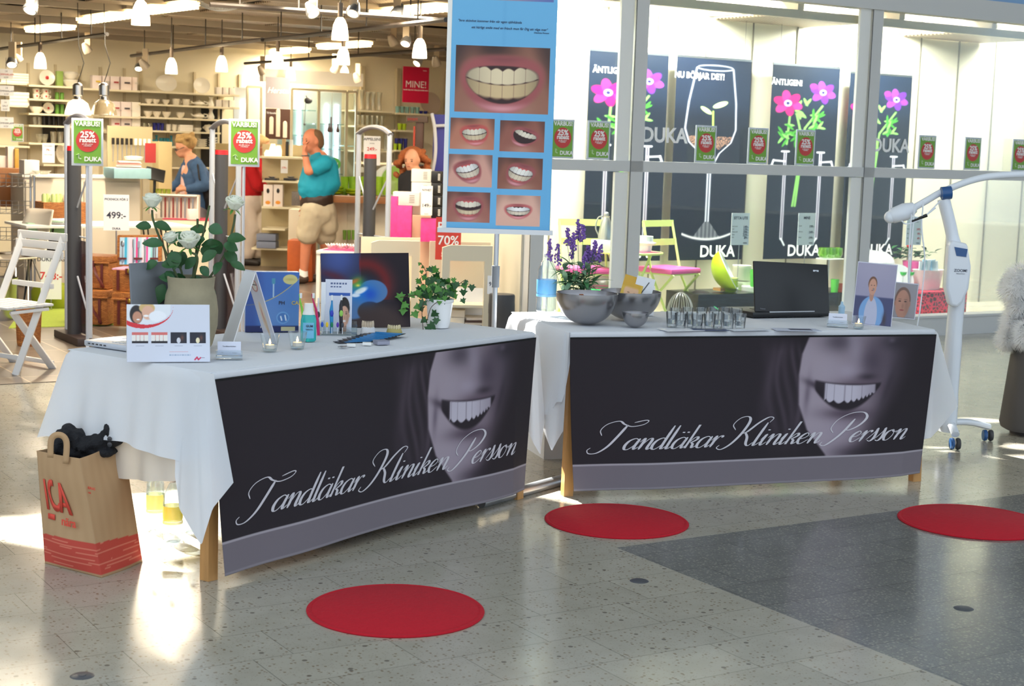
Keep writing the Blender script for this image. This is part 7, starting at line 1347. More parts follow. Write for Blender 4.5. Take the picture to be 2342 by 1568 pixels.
for x, lab in ((614, 'white carton with orange print, left of the pair beside the red jumper'), (637, 'white carton with orange print, right of the pair beside the red jumper')): o = bx('penguin_carton', x-10.5, x+10.5, 422, 472, 19.1, .1, mat('pinkish white', (244, 232, 228), .5), lab, 'box', rz=0, group='cartons with orange print'); b = MB(); b.ball((0, -.052, .05), (.03, .003, .022)); b.build('orange_print', mat('orange print', (240, 160, 60), .5), o); b = MB(); b.ball((0, -.053, .19), (.018, .003, .03)); b.build('bird_print', BKM, o)
for y, lab in ((566, 'lower blue-grey flat box on the bottom shelf'), (549, 'upper blue-grey flat box on the bottom shelf')): bx('flat_box', 590, 634, y-15, y, 19.1, .25, mat('blue grey carton', (130, 140, 166), .6), lab, 'box', rz=0, group='blue-grey flat boxes')
for x, y, lab in ((622, 412, 'black tray with glasses on the second shelf'), (665, 412, 'black tray with a white dish on the second shelf')): o = bx('black_tray', x-14, x+14, y-5, y, 19.1, .2, BKM, lab, 'tray', rz=0, group='black trays'); b = MB(); b.lathe([(.02, .026), (.05, .045), (0, .03)], 14); b.build('dish', WCER, o)
scard(650, 366, 396, 16, 18.9, 'small white price tag hanging from the upper shelf', [('179:-', .35, .2, INKR)])
bx('jar_set', 668, 690, 438, 470, 19.1, .1, mat('grey jar print', (120, 112, 108), .4, noise=.5, nscale=60), 'printed carton of dark jars behind the man in turquoise', 'box', rz=0)
bx('open_cube', 664, 700, 478, 556, 18.4, .35, CREAM, 'cream cube table behind the man in turquoise', 'table', rz=0)
# ================================================================ right-hand display: shelves, vases, red sign
for x0, x1, y, lab in ((815, 903, 253, 'cream shelf with tall clear vases'), (905, 1022, 260, 'cream shelf with turquoise tumblers under the red sign'), (815, 885, 288, 'cream shelf with wine glasses'), (905, 965, 298, 'cream shelf with green and blue cups'), (815, 900, 345, 'cream shelf behind the orange price card'), (905, 935, 343, 'cream shelf with blue glasses beside the curly haired person')): shelf_row(x0, x1, y, lab)
def zrow(x0, x1, y): return AZ((x0+x1)/2, y, 9.26)[1]
z = zrow(815, 903, 253)
for x in (812, 826, 840, 852, 866): good('vase', x, z, 13, 46 if x < 830 else 42, CG, 'tall clear glass vase on the shelf left of the red sign', 'vase', 'tall clear vases')
z = zrow(815, 885, 288)
for x in range(818, 884, 11): good('glass', x, z, 10, 24, CG, 'clear wine glass in the row under the tall vases', 'glass', 'clear wine glasses')
z = zrow(905, 1022, 260); LT = mat('aqua glass', (150, 200, 196), .15, trans=.3)
for x in (908, 919, 930, 942, 953): good('glass', x, z, 11, 15, LT, 'aqua tumbler on the shelf under the red sign', 'glass', 'aqua tumblers')
for x in (962, 972): good('cup', x, z, 9, 7, BLUG, 'small blue cup beside the round glass platter', 'cup', 'small blue cups')
o = good('plate', 986, z, 52, 50, mat('pale glass platter', (226, 206, 190), .15, trans=.4), 'large round glass platter standing in front of the red sign', 'platter')
z = zrow(905, 965, 298)
for x in (914, 924): good('glass', x, z, 11, 15, GREENP, 'lime cup on the shelf below the aqua tumblers', 'cup', 'lime cups')
z = zrow(905, 935, 343)
for x in (908, 918, 928): good('glass', x, z, 10, 26, BLUG, 'blue tumbler beside the curly haired person', 'glass', 'blue tumblers')
for x in (905, 915): good('glass', x, z, 9, 14, GREENP, 'lime tumbler in front of the blue ones', 'glass', 'lime tumblers', b_=9.34)
z = zrow(815, 900, 345)
for x in (820, 832, 882, 893): good('vase', x, z, 9, 38, CG, 'clear narrow vase behind the orange price card', 'vase', 'clear narrow vases')
for x in (828, 843): 
    good('box', x, zrow(815, 900, 345)-.30, 16, 12, WBX, 'stack of white boxes low behind the third gate', 'box', 'low white boxes')
counter_shelf(812, 935, 372, 20.6, 'cream shelf just above the green jugs')
for x in (826, 907, 1020): a, _ = AZ(x, 300, 9.7); b = MB(); b.box((0, 0, 1.3), (.06, .05, 2.6)); tag(b.build('slotted_column', mat('perforated beige column', (190, 176, 146), .5), None, W(a, 9.69, 0.0045), (0, 0, RS)), 'perforated beige column of the right-hand shelving', 'column', 'perforated columns')
t = scard(950, 155, 235, 67, 21.2, 'crimson square sign with white hand-drawn capital lettering', [('handla idag med rabatt på utvalda varor', .34, .05, INKW)], rz=RS, col=mat('crimson sign', (196, 14, 62), .5), name='wall_sign'); text('MINE!', .125, INKW, t, (0, -.005, .20), bold=-.004); text('DUKA', .02, INKW, t, (.13, -.005, .42))
t = scard(850, 312, 378, 38, 17.5, 'white price card headed in capitals behind the third gate', [('APPELSINI', .85, .13, INKB), ('ljuslykta', .74, .05, INKG), ('249:-', .5, .17, INKR)], stem=.3)
bx('wooden_counter', 735, 905, 447, 462, 17.6, .6, mat('brown varnished wood', (150, 96, 50), .45), 'brown wooden counter top carrying the lime green jugs', 'counter', rz=0)
p = atY(820, 462, 17.75); b = MB(); b.box((0, .25, p.z/2-.003), (.86, .5, p.z-.008)); b.box((-.16, -.02, p.z/2-.003), (.08, .03, p.z-.008)); tag(b.build('cream_counter', CREAM, None, Vector((p.x, 17.75, .005))), 'cream base cabinet below the brown wooden counter top', 'cabinet')
def lime(x, y, w_, h_, kind, lab, cat, Y=17.75, group=None, m=None): k = Y/3600; b = MB(); b.lathe(prof(kind, w_*k, h_*k), 22); return tag(b.build('jug' if h_ > 30 else 'dish', m or mat('lime patterned acrylic', (170, 214, 60), .2, trans=.25, noise=.2, nscale=25), None, atY(x, y, Y)), lab, cat, group)
for x in (788, 806, 824, 866, 882): lime(x, 446, 19, 42, 'glass', 'lime patterned jug on the brown counter', 'jug', group='lime patterned jugs')
for i in range(3): lime(765, 446-6*i, 42, 8, 'bowl', ['bottom', 'middle', 'top'][i]+' yellow-green dish of the stack beside the man in turquoise', 'dish', 17.7, 'yellow-green dishes', GREENP)
for i in range(2): lime(812, 446-6*i, 46, 8, 'bowl', ['lower', 'upper'][i]+' yellow-green dish before the lime jugs', 'dish', 17.62, 'yellow-green dishes', GREENP)
for x, r, lab, m in ((888, 34, 'large white rimmed plate behind the patterned lime plate', WCER), (905, 33, 'large lime patterned plate standing on the brown counter', MT['lime patterned acrylic'])):
    Y = 17.95 if r > 33 else 17.85; k = Y/3600; b = MB(); b.lathe([(0, 0), (r*.8*k, 0), (r*k, 4*k), (r*k, 5*k), (0, 2*k)], 36, M=Matrix.Rotation(math.radians(84), 3, 'X')); q = b.build('platter', m, None, atY(x, 413, Y)); tag(q, lab, 'plate')
    if r < 34: b = MB(); b.lathe([(r*.97*k, 3*k), (r*1.1*k, 5*k), (r*1.1*k, 6*k), (r*.97*k, 4*k)], 36, close=True, M=Matrix.Rotation(math.radians(84), 3, 'X')); b.build('white_rim', WCER, q)
scard(738, 384, 440, 18, 18.0, 'brown product card with a green round label beside the man in turquoise', [('FESTA', .5, .12, INKB)], col=mat('tan card', (196, 170, 140), .5)); b = MB(); b.lathe([(0, 0), (.075, 0), (.075, .006), (0, .006)], 28, M=Matrix.Rotation(math.pi/2, 3, 'X')); o = tag(b.build('round_label', mat('leaf green label', (90, 180, 80), .5), None, atY(764, 375, 17.9)), 'round green sign behind the shoulder of the man in turquoise', 'sign'); text('NY!', .06, INKW, o, (0, -.008, -.02))
# white and black slotted boxes, pink bags, price sign
for x0, x1, yt, yb, Y, m, lab in ((942, 986, 386, 416, 15.9, WHITE, 'top white slotted storage box'), (942, 986, 416, 446, 15.9, WHITE, 'second white slotted storage box'), (900, 960, 438, 470, 15.7, WHITE, 'white slotted storage box above the pink bags'), (940, 986, 446, 492, 15.9, WHITE, 'lowest white storage box behind the price sign'), (987, 1012, 391, 418, 15.5, BLACK, 'top black slotted storage box'), (987, 1012, 418, 446, 15.5, BLACK, 'second black slotted storage box'), (987, 1012, 446, 472, 15.5, BLACK, 'third black slotted storage box'), (987, 1012, 472, 498, 15.5, BLACK, 'lowest black slotted storage box')):
    o = bx('storage_box', x0, x1, yt+.5, yb-.5, Y, .2, m, lab, 'box', rz=0, group='slotted storage boxes', bev=.006); k = Y/3600; b = MB()
    for j in range(5): b.box(((x1-x0)*k*.22, -.102, (yb-yt)*k*(.25+.12*j)), ((x1-x0)*k*.2, .003, .006))
    b.build('slots', mat('slot grey', (150, 146, 140), .6) if m == WHITE else INKW, o)
t = scard(975, 425, 492, 26, 15.3, 'tall white price sign reading 149 beside the black boxes', [('NYHET', .82, .10, INKB), ('149:-', .28, .16, INKB), ('DUKA', .03, .05, INKG)])
PKP = mat('pink floral paper', (236, 62, 150), .6, noise=.5, nscale=16)
for x0, x1, yt, lab in ((893, 908, 449, 'pink floral gift bag at the left, tallest of the three'), (908, 941, 470, 'wide pink floral gift bag below the white box'), (962, 1000, 499, 'pink floral gift bag left of the red sale sign')): bx('gift_bag', x0, x1, yt, 552, 15.4, .12, PKP, lab, 'gift bag', rz=0, group='pink floral gift bags')
p = atY(950, 552, 15.55); b = MB(); b.box((0, .2, p.z/2), (.62, .42, p.z)); tag(b.build('display_block', mat('salmon display block', (224, 186, 160), .6), None, Vector((p.x, 15.6, .005))), 'salmon coloured display block under the pink bags and boxes', 'plinth')
bx('display_riser', 940, 1000, 492, 552, 15.75, .3, MT['salmon display block'], 'salmon riser carrying the white and black boxes', 'plinth', rz=0)
# blue backed machine stand behind the curly haired person
p = atY(1005, 440, 17.2); k = 17.2/3600; t = thing('machine_stand', p, 0, 'blue panelled stand with a curved pale grey frame beside the banner', 'display stand'); b = MB(); b.box((0, .05, 88*k), (36*k, .04, 176*k)); b.build('blue_panel', mat('ultramarine panel', (50, 54, 150), .5), t); b = MB(); b.tube(crom([(-22*k, 0, 178*k), (-14*k, 0, 140*k), (-12*k, 0, 80*k), (-26*k, 0, 0)], 6), 4*k, 10); b.tube([(-14*k, 0, 150*k), (20*k, 0, 152*k)], 3.6*k, 8); b.build('curved_frame', mat('pale grey frame', (206, 210, 220), .4), t)
b = MB(); b.tube([(0, .05, 0), (0, .05, -p.z+.005)], .03, 8); b.build('post', STEEL, t)
p = atY(955, 375, 17.8); k = 17.8/3600; t = thing('coffee_machine', p, 0, 'tall dark brown and red machine behind the curly haired person', 'machine'); b = MB(); b.box((2*k, .1, 52*k), (18*k, .1, 90*k), bev=.01); b.build('body', mat('dark brown casing', (92, 60, 48), .4), t); b = MB(); b.box((-10*k, .08, 45*k), (4*k, .06, 80*k)); b.build('red_edge', mat('orange red edge', (210, 70, 40), .4), t); b = MB(); b.box((-4*k, .08, 101*k), (48*k, .12, 14*k), bev=.006); b.build('top_board', mat('taupe board', (110, 92, 82), .5), t); text('smart', .05, INKR, t, (-14*k, .01, 98*k)); b = MB(); b.box((0, .1, -p.z/2), (.12, .12, p.z-.012)); b.build('stand', DARK, t)
# orange pouf
p = at(678, 650, 0); k = p.y/3600; b = MB(); b.box((0, 0, 49*k), (60*k, .3, 97*k), bev=.03); tag(b.build('leather_pouf', mat('orange tan leather', (184, 88, 34), .6, noise=.15), None, Vector((p.x, p.y+.38, .0045))), 'orange tan leather cube pouf behind the man in turquoise', 'pouf')
# white low table with paper lotus lights
p = atY(783, 575, 15.2); w = 122*15.2/3600; t = thing('low_table', Vector((p.x, 15.2, .0045)), -.12, 'white open-sided low table covered by a pink runner', 'table'); zt = p.z
b = MB(); b.box((0, .2, zt-.02), (w, .42, .035), bev=.004); b.build('tabletop', WHITE, t)
for s_ in (-1, 0, 1): b = MB(); b.box((s_*(w/2-.02), .2, (zt-.04)/2), (.035, .4, zt-.04)); b.build('side_panel', WHITE, t)
b = MB(); b.box((0.02, .2, zt+.001), (w*.86, .36, .006)); b.build('pink_runner', mat('pink runner felt', (236, 90, 150), .8), t)
for i in range(8):
    x = 755+i*12.5; q = atY(x, 566+i*.8, 15.3+.06*(i % 2)); q.z = zt+.010; b = MB(); 
    for j in range(9):
        a = j*.698; leafmesh(b, (0, 0, .002), Vector((math.cos(a), math.sin(a), .8)), Vector((0, 0, 1)), .075, .026, -.15)
    tag(solid(b.build('paper_lotus', WCER, None, q, sharp=80), .001), 'white lotus shaped candle holder on the pink runner', 'candle holder', 'white lotus candle holders')
for i, x in enumerate((788, 798, 808, 846, 1010)):
    if x < 900: lime(x, 548, 9, 22, 'glass', 'small green jar standing under the brown counter', 'jar', 17.6, 'green jars under the counter', mat('dull green jar', (120, 160, 60), .4))
# cream curved rack frames with magazines, sale sign
CF = mat('cream curved plywood', (216, 208, 186), .5)
def rackframe(x0, x1, yt, yb, Y, lab):
    k = Y/3600; p = atY((x0+x1)/2, yb, Y); p.z = .0045; w = (x1-x0)*k/.9; h = atY((x0+x1)/2, yt, Y).z; t = thing('display_rack', p, RS*.3, lab, 'rack', 'cream display racks')
    def rr(w_, h_, r, n=6):
        o = [(-w_/2, 0), (w_/2, 0)]
        for cx, a0 in ((w_/2-r, 0), (-w_/2+r, 90)):
            for i in range(n+1): a = math.radians(a0+90*i/n); o.append((cx+r*math.cos(a), h_-r+r*math.sin(a)))
        return o
    M4 = Matrix.Rotation(math.pi/2, 4, 'X'); b = MB(); th = .06
    b.prism([(-w/2, 0), (-w/2+th, 0), (-w/2+th, h), (-w/2, h-.02)], -.02, .02, M4); b.prism([(w/2-th, 0), (w/2, 0), (w/2, h), (w/2-th, h)], -.02, .02, M4); b.prism([(-w/2+th, h-.12), (w/2-th, h-.12), (w/2-th, h), (-w/2+th, h)], -.02, .02, M4); b.prism([(-w/2+th, 0), (w/2-th, 0), (w/2-th, .08), (-w/2+th, .08)], -.02, .02, M4)
    b.build('front_frame', CF, t); b = MB(); b.box((0, .42, h*.5), (w+.1, .02, h)); b.build('back_panel', mat('light cream panel', (226, 216, 192), .6), t); b = MB(); b.box((0, .2, .12), (w-.02, .4, .02)); b.box((0, .2, h*.42), (w-.02, .4, .02)); b.build('shelf', mat('light cream panel', (226, 216, 192), .6), t); return t, w, h
tr1, w1, h1 = rackframe(850, 950, 551, 745, 12.5, 'cream display rack behind the painting and ivy'); tr2, w2, h2 = rackframe(1012, 1116, 562, 742, 12.1, 'cream display rack holding books below the red sale sign')
tc = scard(1024, 497, 594, 58, 12.28, 'red sale sign reading REA 70 percent behind the blue banner', [('REA', .68, .30, INKW), ('70%', .36, .30, INKW), ('50-70', .08, .14, INKW)], col=mat('sale sign red', (214, 66, 52), .5), name='sale_sign', stem=.25)
q = atY(1072, 740, 13.9); t0 = tr2.location
for i in range(6): b = MB(); b.box((0, 0, .01), (.15-.004*(i % 2), .2, .018)); o = b.build('book', mat('striped book %d' % (i % 2), [(92, 70, 64), (236, 226, 214)][i % 2], .5), None, atY(1082, 730-i*.001, t0.y+.2)); o.location.z = .132+i*.0195; o.rotation_euler = (0, 0, .05*i); tag(o, ['bottom', 'second', 'third', 'fourth', 'fifth', 'top'][i]+' book of the striped pile in the cream rack', 'book', 'books in the cream rack')
for i in range(3): b = MB(); b.box((0, 0, .028), (.13, .18, .055), bev=.003); o = b.build('white_box', WBX, None, (atY(1045, 700, t0.y+.18).x, t0.y+.2, .132+.058*i)); tag(o, ['bottom', 'middle', 'top'][i]+' white box beside the striped books in the cream rack', 'box', 'white boxes in the cream rack')
q = atY(1072, 672, t0.y+.26); b = MB(); b.box((0, 0, .1), (.22, .012, .2)); o = tag(b.build('framed_picture', mat('grey black picture', (80, 74, 76), .5, noise=.6, nscale=14), None, Vector((q.x+.02, q.y, .26)), (-.1, 0, .1)), 'grey framed picture standing on the books in the cream rack', 'picture'); b = MB(); b.box((0, -.004, .1), (.235, .008, .215)); b.build('white_frame', PAPER, o)
p = atY(1148, 676, 11.75); r = 30*p.y/3600; h = p.z; p.z = .003; b = MB(); b.lathe([(r*.95, 0), (r, h*.7), (r*1.02, h*.72), (r*1.02, h*.85), (r, h*.9), (r, h), (r*.95, h+.01), (0, h+.012)], 32); tag(b.build('waste_bin', mat('dark grey plastic', (62, 62, 66), .5), None, p), 'dark grey round bin beside the pole of the blue banner', 'bin')
scard(1124, 630, 672, 20, 12.0, 'small white price card above the dark bin', [('9:-', .45, .3, INKB)], stem=.45)
# ================================================================ anti-theft gates
GA = mat('grey gate plastic', (112, 112, 120), .45); GP = mat('light grey gate tube', (186, 192, 204), .4, .3)
def gate(a, lab):
    t = thing('security_gate', W(a, 1.62, .0045), RS+math.pi/2, lab, 'security gate', 'security gates'); Wd = .56; Hh = 1.64
    for s_ in (-1, 1): b = MB(); b.tube([(s_*Wd/2, 0, .06), (s_*Wd/2, 0, Hh)], .022, 10); b.build('side_tube', GP, t)
    b = MB(); b.tube(crom([(-Wd/2-.02, 0, Hh), (-Wd*.3, 0, Hh+.042), (0, 0, Hh+.06), (Wd*.3, 0, Hh+.042), (Wd/2+.02, 0, Hh)], 5), .025, 10, flat=.8); b.build('curved_cap', GA, t)
    b = MB(); b.box((0, 0, .03), (Wd+.06, .2, .06), bev=.01); b.build('base_plate', mat('dark brown base', (60, 48, 46), .5), t)
    b = MB(); b.tube([(0, .03, .06), (0, .03, 1.44)], .052, 18); b.build('pillar', DARK, t); b = MB(); b.tube([(0, .03, 1.44), (0, .03, 1.475)], [.053, .05], 18); b.build('red_lamp', RED, t)
    for s_ in (-1, 1):
        for z0_, z1_ in ((1.3, 1.02), (.2, .5)): b = MB(); b.tube([(s_*Wd/2, 0, z0_), (s_*.05, .02, z1_)], .008, 6); b.build('brace', GP, t)
    b = MB(); b.tube([(-Wd/2, 0, .8), (Wd/2, 0, .8)], .006, 6); b.build('crossbar', GP, t); b = MB(); b.box((0, -.01, .42), (Wd-.06, .006, .7)); b.build('clear_panel', glassmat('smoked gate panel', (214, 206, 214), .15, 0, .06, (120, 110, 130)), t)
gate(-8.14, 'security gate at the left with a discount sign before its pillar'); gate(-6.97, 'security gate between the white roses with a discount sign'); gate(-5.66, 'security gate in front of the lime green jugs, without a sign')
for x, yb, lab in ((200, 379, 'green and red discount sign on a pole at the left security gate'), (558, 381, 'green and red discount sign on a pole at the middle security gate')):
    a = -8.02 if x < 300 else -6.83; Yg = 11.35 if x < 300 else 12.0; p = atY(x, yb, Yg); k = Yg/3600; t = sticker(p, rzc(p, .1), 70*k, 107*k, 'discount_sign', lab, 'discount signs on poles'); b = MB(); b.tube([(0, .01, .1), (0, .01, -p.z+.005)], .012, 8); b.build('pole', GP, t); b = MB(); b.lathe([(.1, 0), (.1, .012), (.02, .02)], 20, c=(0, .01, -p.z+.005)); b.build('pole_foot', GP, t)
# ================================================================ people
SKIN = mat('skin', (222, 160, 128), .55, noise=.08); SKIN2 = mat('tanned skin', (214, 136, 104), .55, noise=.08)
def blob(name, caps, vox, m, parent, balls=(), smooth=6, disp=0):
    """tapered limbs and ellipsoids merged into one continuous surface"""
    mb = MB()
    for (p, q, r0_, r1_, *fl) in caps:
        n = 8; pts = [Vector(p).lerp(Vector(q), i/n) for i in range(n+1)]; rs = [r0_+(r1_-r0_)*i/n for i in range(n+1)]; d = (pts[-1]-pts[0]).normalized()
        P_ = [pts[0]-d*r0_*.75]+[pts[0]-d*r0_*.4]+pts+[pts[-1]+d*r1_*.4, pts[-1]+d*r1_*.75]; R_ = [r0_*.5, r0_*.87]+rs+[r1_*.87, r1_*.5]; mb.tube(P_, R_, 14, flat=fl[0] if fl else 1.)
    for (c, r, *R) in balls: mb.ball(c, r, 18, 12, R[0] if R else None)
    me = mb.mesh(name, m, 180); o = bpy.data.objects.new(name, me); COL.objects.link(o); rm = o.modifiers.new('r', 'REMESH'); rm.mode = 'VOXEL'; rm.voxel_size = vox; rm.use_smooth_shade = True; s = o.modifiers.new('s', 'SMOOTH'); s.iterations = smooth
    if disp: tx = bpy.data.textures.new('folds', 'CLOUDS'); tx.noise_scale = .09; d_ = o.modifiers.new('d', 'DISPLACE'); d_.texture = tx; d_.strength = disp
    bpy.context.view_layer.update(); m2 = bpy.data.meshes.new_from_object(o.evaluated_get(bpy.context.evaluated_depsgraph_get())); o.modifiers.clear(); o.data = m2; m2.name = name
    m2.materials.clear(); m2.materials.append(m); m2.polygons.foreach_set('use_smooth', [True]*len(m2.polygons)); o.parent = parent; return o
def headparts(c, r, f, k=1.):
    """head ellipsoid, jaw, nose, ears, brow for a head centred c facing f"""
    f = Vector(f).normalized(); up_ = Vector((0, 0, 1)); s = f.cross(up_).normalized(); R = Matrix((f, s, f.cross(s)*-1)).transposed()
    B = [(c+Vector((0, 0, r*.12)), (r*.92, r*.76, r*1.02), R), (c+f*r*.28-up_*r*.62, (r*.52, r*.5, r*.5), R), (c+f*r*.88-up_*r*.16, (r*.2, r*.12, r*.22), R), (c+f*r*.6+up_*r*.14, (r*.28, r*.5, r*.12), R), (c+f*r*.75-up_*r*.52, (r*.14, r*.24, r*.1), R)]
    for q in (-1, 1): B.append((c+s*q*r*.76-up_*r*.08-f*r*.05, (r*.16, r*.1, r*.26), R)); B.append((c+f*r*.55+s*q*r*.36-up_*r*.2, (r*.22, r*.2, r*.2), R))
    return B, s, R
def facebits(parent, c, r, f, glasses=False):
    f = Vector(f).normalized(); _, s, R = headparts(c, r, f)
    for q in (-1, 1):
        b = MB(); b.ball(c+f*r*.80+s*q*r*.3+Vector((0, 0, r*.02)), (r*.06, r*.1, r*.055), 10, 6, R); b.build('eye', mat('dark eye', (60, 46, 40), .3), parent); b = MB(); b.ball(c+f*r*.84+s*q*r*.3+Vector((0, 0, r*.2)), (r*.05, r*.17, r*.035), 10, 6, R); b.build('eyebrow', mat('brow brown', (130, 96, 72), .8), parent)
    b = MB(); b.ball(c+f*r*.86-Vector((0, 0, r*.50)), (r*.06, r*.2, r*.04), 10, 6, R); b.build('lips', mat('lips', (186, 96, 86), .5), parent)
    if glasses:
        b = MB()
        for q in (-1, 1): b.tube([c+f*r*.98+s*(q*r*.32+r*.2*math.cos(a))+Vector((0, 0, r*(.02+.14*math.sin(a)))) for a in np.linspace(0, 6.28, 14)], r*.03, 5); b.tube([c+f*r*.95+s*q*r*.55, c+s*q*r*.8-f*r*.1], r*.03, 5)
        b.build('glasses', DARK, parent)
def hand(c, d, curl, side, L=.17):
    """palm and five curled fingers as capsules; d = finger direction, curl = bending direction, side = towards thumb"""
    d, cu, sd = (Vector(v).normalized() for v in (d, curl, side)); out = [(c, c+d*L*.42, .026, .03, 1.)]
    for i, (o_, l) in enumerate(((-.032, .7), (-.011, .85), (.011, .9), (.031, .8))):
        a = c+d*L*.45+sd*o_; m_ = a+d*L*.22*l+cu*L*.08; e = m_+d*L*.08*l+cu*L*.24*l; out += [(a, m_, .0105, .0095), (m_, e, .0095, .008)]
    a = c+d*L*.1+sd*.03; m_ = a+sd*.03+d*L*.2; out += [(a, m_, .012, .011), (m_, m_+d*L*.14+cu*.015, .011, .009)]; return out
def P3(Y): return lambda x, y, dy=0.: atY(x, y, Y+dy)
def person(loc, lab): return thing('person', Vector((loc.x, loc.y, .0045)), 0, lab, 'person')
def rel(t, L_): 
    o = t.location; return [tuple([Vector(q[0])-o, Vector(q[1])-o]+list(q[2:])) if len(q) > 3 or hasattr(q[1], 'lerp') and not isinstance(q[2], Matrix) else (Vector(q[0])-o,)+tuple(q[1:]) for q in L_]
def shift(t, caps=(), balls=()):
    o = t.location; return [(Vector(q[0])-o, Vector(q[1])-o)+tuple(q[2:]) for q in caps], [(Vector(q[0])-o,)+tuple(q[1:]) for q in balls]
# ---- man in the turquoise polo shirt, hand at his mouth
Y = 17.3; J = P3(Y); t = person(J(712, 650), 'person in a turquoise polo shirt and beige shorts holding a hand to the mouth')
hc = J(714, 322); hf = Vector((-.75, -.62, -.06)); r = .118; HB, hs, HR = headparts(hc, r, hf)
neck = J(733, 360); ch = J(731, 392, .02); be = J(722, 432, .0); pe = J(722, 470, .02); shN = J(744, 372, -.17); shF = J(724, 370, .18); elN = J(705, 392, -.26); haN = J(697, 350, -.22)
caps = [(hc-Vector((0, 0, .08)), neck, .06, .068), (neck, ch, .09, .15), (ch, be, .17, .185), (be, pe, .185, .17), (shN, elN, .062, .048), (elN, haN, .046, .032), (shF, J(716, 430, .25), .06, .045), (J(716, 430, .25), J(700, 470, .2), .044, .03)]
caps += hand(haN, J(698, 338, -.2)-haN+Vector((0, 0, .05)), Vector((.6, .3, .1)), Vector((.2, -.9, .2))) + hand(J(700, 470, .2), Vector((-.1, 0, -1)), Vector((-.3, .2, 0)), Vector((-1, 0, 0)))
kn, an = J(700, 558, -.05), J(694, 628, -.02); kf, af = J(745, 558, .12), J(748, 622, .3)
caps += [(J(722, 478, -.08), kn, .105, .065), (kn, an, .062, .042), (an, J(680, 645, -.02), .045, .035), (J(728, 478, .1), kf, .105, .065), (kf, af, .06, .042), (af, J(738, 640, .32), .045, .035)]
c_, b_ = shift(t, caps, HB); body = blob('body', c_, .010, SKIN2, t, b_)
o_ = t.location; facebits(t, hc-o_, r, hf)
c_, b_ = shift(t, [(hc+Vector((0, 0, .02))-hf.normalized()*.04, hc-hf.normalized()*.065-Vector((0, 0, .03)), .098, .085)], [(hc-hf.normalized()*.03+Vector((0, 0, .055)), (.095, .095, .075))]); blob('hair', c_, .012, mat('short brown grey hair', (120, 92, 66), .9), t, b_)
TQ = mat('turquoise jersey', (10, 150, 182), .75)
c_, b_ = shift(t, [(neck-Vector((0, 0, .03)), ch, .105, .185), (ch, be, .19, .205), (be, J(724, 446, .0), .205, .185), (shN, J(722, 385, -.225), .095, .082), (shF, J(718, 398, .23), .09, .08), (shN, shF, .085, .085), (J(742, 380, 0), J(744, 420, .02), .15, .17)]); blob('polo_shirt', c_, .013, TQ, t, b_, 8, .018)
c_, b_ = shift(t, [(neck+Vector((-.03, -.02, -.01)), neck+Vector((.01, .03, -.035)), .088, .095)]); blob('shirt_collar', c_, .012, TQ, t, b_, 3)
c_, b_ = shift(t, [(J(724, 457), J(725, 460), .192, .192)]); blob('belt', c_, .014, mat('dark brown leather belt', (50, 34, 28), .5), t, b_, 2)
c_, b_ = shift(t, [(J(724, 470), J(728, 492), .18, .185), (J(718, 480, -.09), J(703, 538, -.05), .14, .125), (J(738, 480, .1), J(744, 540, .12), .145, .125), (J(742, 478), J(750, 520, .05), .13, .12)]); blob('shorts', c_, .014, mat('beige cotton shorts', (196, 184, 160), .85), t, b_, 5, .02)
for q, a_ in ((an, J(678, 644, -.04)), (af, J(736, 636, .3))):
    c_, _ = shift(t, [(q+Vector((0, 0, .05)), q-Vector((0, 0, .03)), .05, .055)]); blob('sock', c_, .011, mat('white sock', (240, 240, 240), .9), t); f_ = Vector((q.x+.02, q.y, .055)); c_, _ = shift(t, [(f_, f_+Vector((-.19, -.08, -.012)), .052, .045)]); blob('shoe', c_, .011, mat('dark brown shoe', (70, 52, 42), .5), t)
b = MB(); b.tube([haN-o_+(elN-haN)*.14+Vector((.038*math.cos(a), .038*math.sin(a), .0)) for a in np.linspace(0, 6.28, 14)], .007, 6); b.build('wristwatch', STEEL, t)
# ---- person in the denim jacket
Y = 19.3; J = P3(Y); t = person(J(455, 600), 'person with short blond hair and glasses in a blue denim jacket'); o_ = t.location
hc = J(421, 335); hf = Vector((-.82, -.32, -.42)); r = .112; HB, _, _ = headparts(hc, r, hf); neck = J(437, 362); shN = J(449, 378, -.17); shF = J(430, 380, .16); elN = J(468, 425, -.22); haN = J(424, 432, -.3); elF = J(410, 418, .2); haF = J(382, 432, .1); ch = J(440, 395); pe = J(446, 468)
caps = [(hc-Vector((-.02, 0, .07)), neck, .055, .06), (neck, ch, .08, .135), (ch, J(443, 430), .14, .13), (J(443, 430), pe, .14, .15), (shN, elN, .055, .045), (elN, haN, .042, .03), (shF, elF, .055, .042), (elF, haF, .04, .028), (J(446, 478, -.08), J(452, 540, -.08), .1, .06), (J(452, 540, -.08), J(468, 592, -.06), .055, .04), (J(446, 478, .08), J(447, 540, .08), .1, .06), (J(447, 540, .08), J(450, 590, .1), .055, .04)]+hand(haN, Vector((-1, -.1, -.1)), Vector((0, .2, -1)), Vector((0, -.3, 1)))+hand(haF, Vector((-1, 0, -.2)), Vector((0, 0, -1)), Vector((0, -1, 0)))
c_, b_ = shift(t, caps, HB); blob('body', c_, .011, SKIN, t, b_); facebits(t, hc-o_, r, hf, True)
hd = hf.normalized(); rn = random.Random(6); hb = [(hc-hd*.045+Vector((0, 0, .04)), (.115, .112, .105)), (hc+hd*.03+Vector((0, 0, .085)), (.085, .095, .055))]+[(hc-hd*.03+Vector((rn.gauss(0, .06), rn.gauss(0, .06), .05+abs(rn.gauss(0, .05)))), (.035, .035, .03)) for _ in range(16)]
c_, b_ = shift(t, [], hb); blob('hair', c_, .011, mat('tousled blond hair', (184, 150, 98), .9, noise=.4, nscale=40), t, b_, 2)
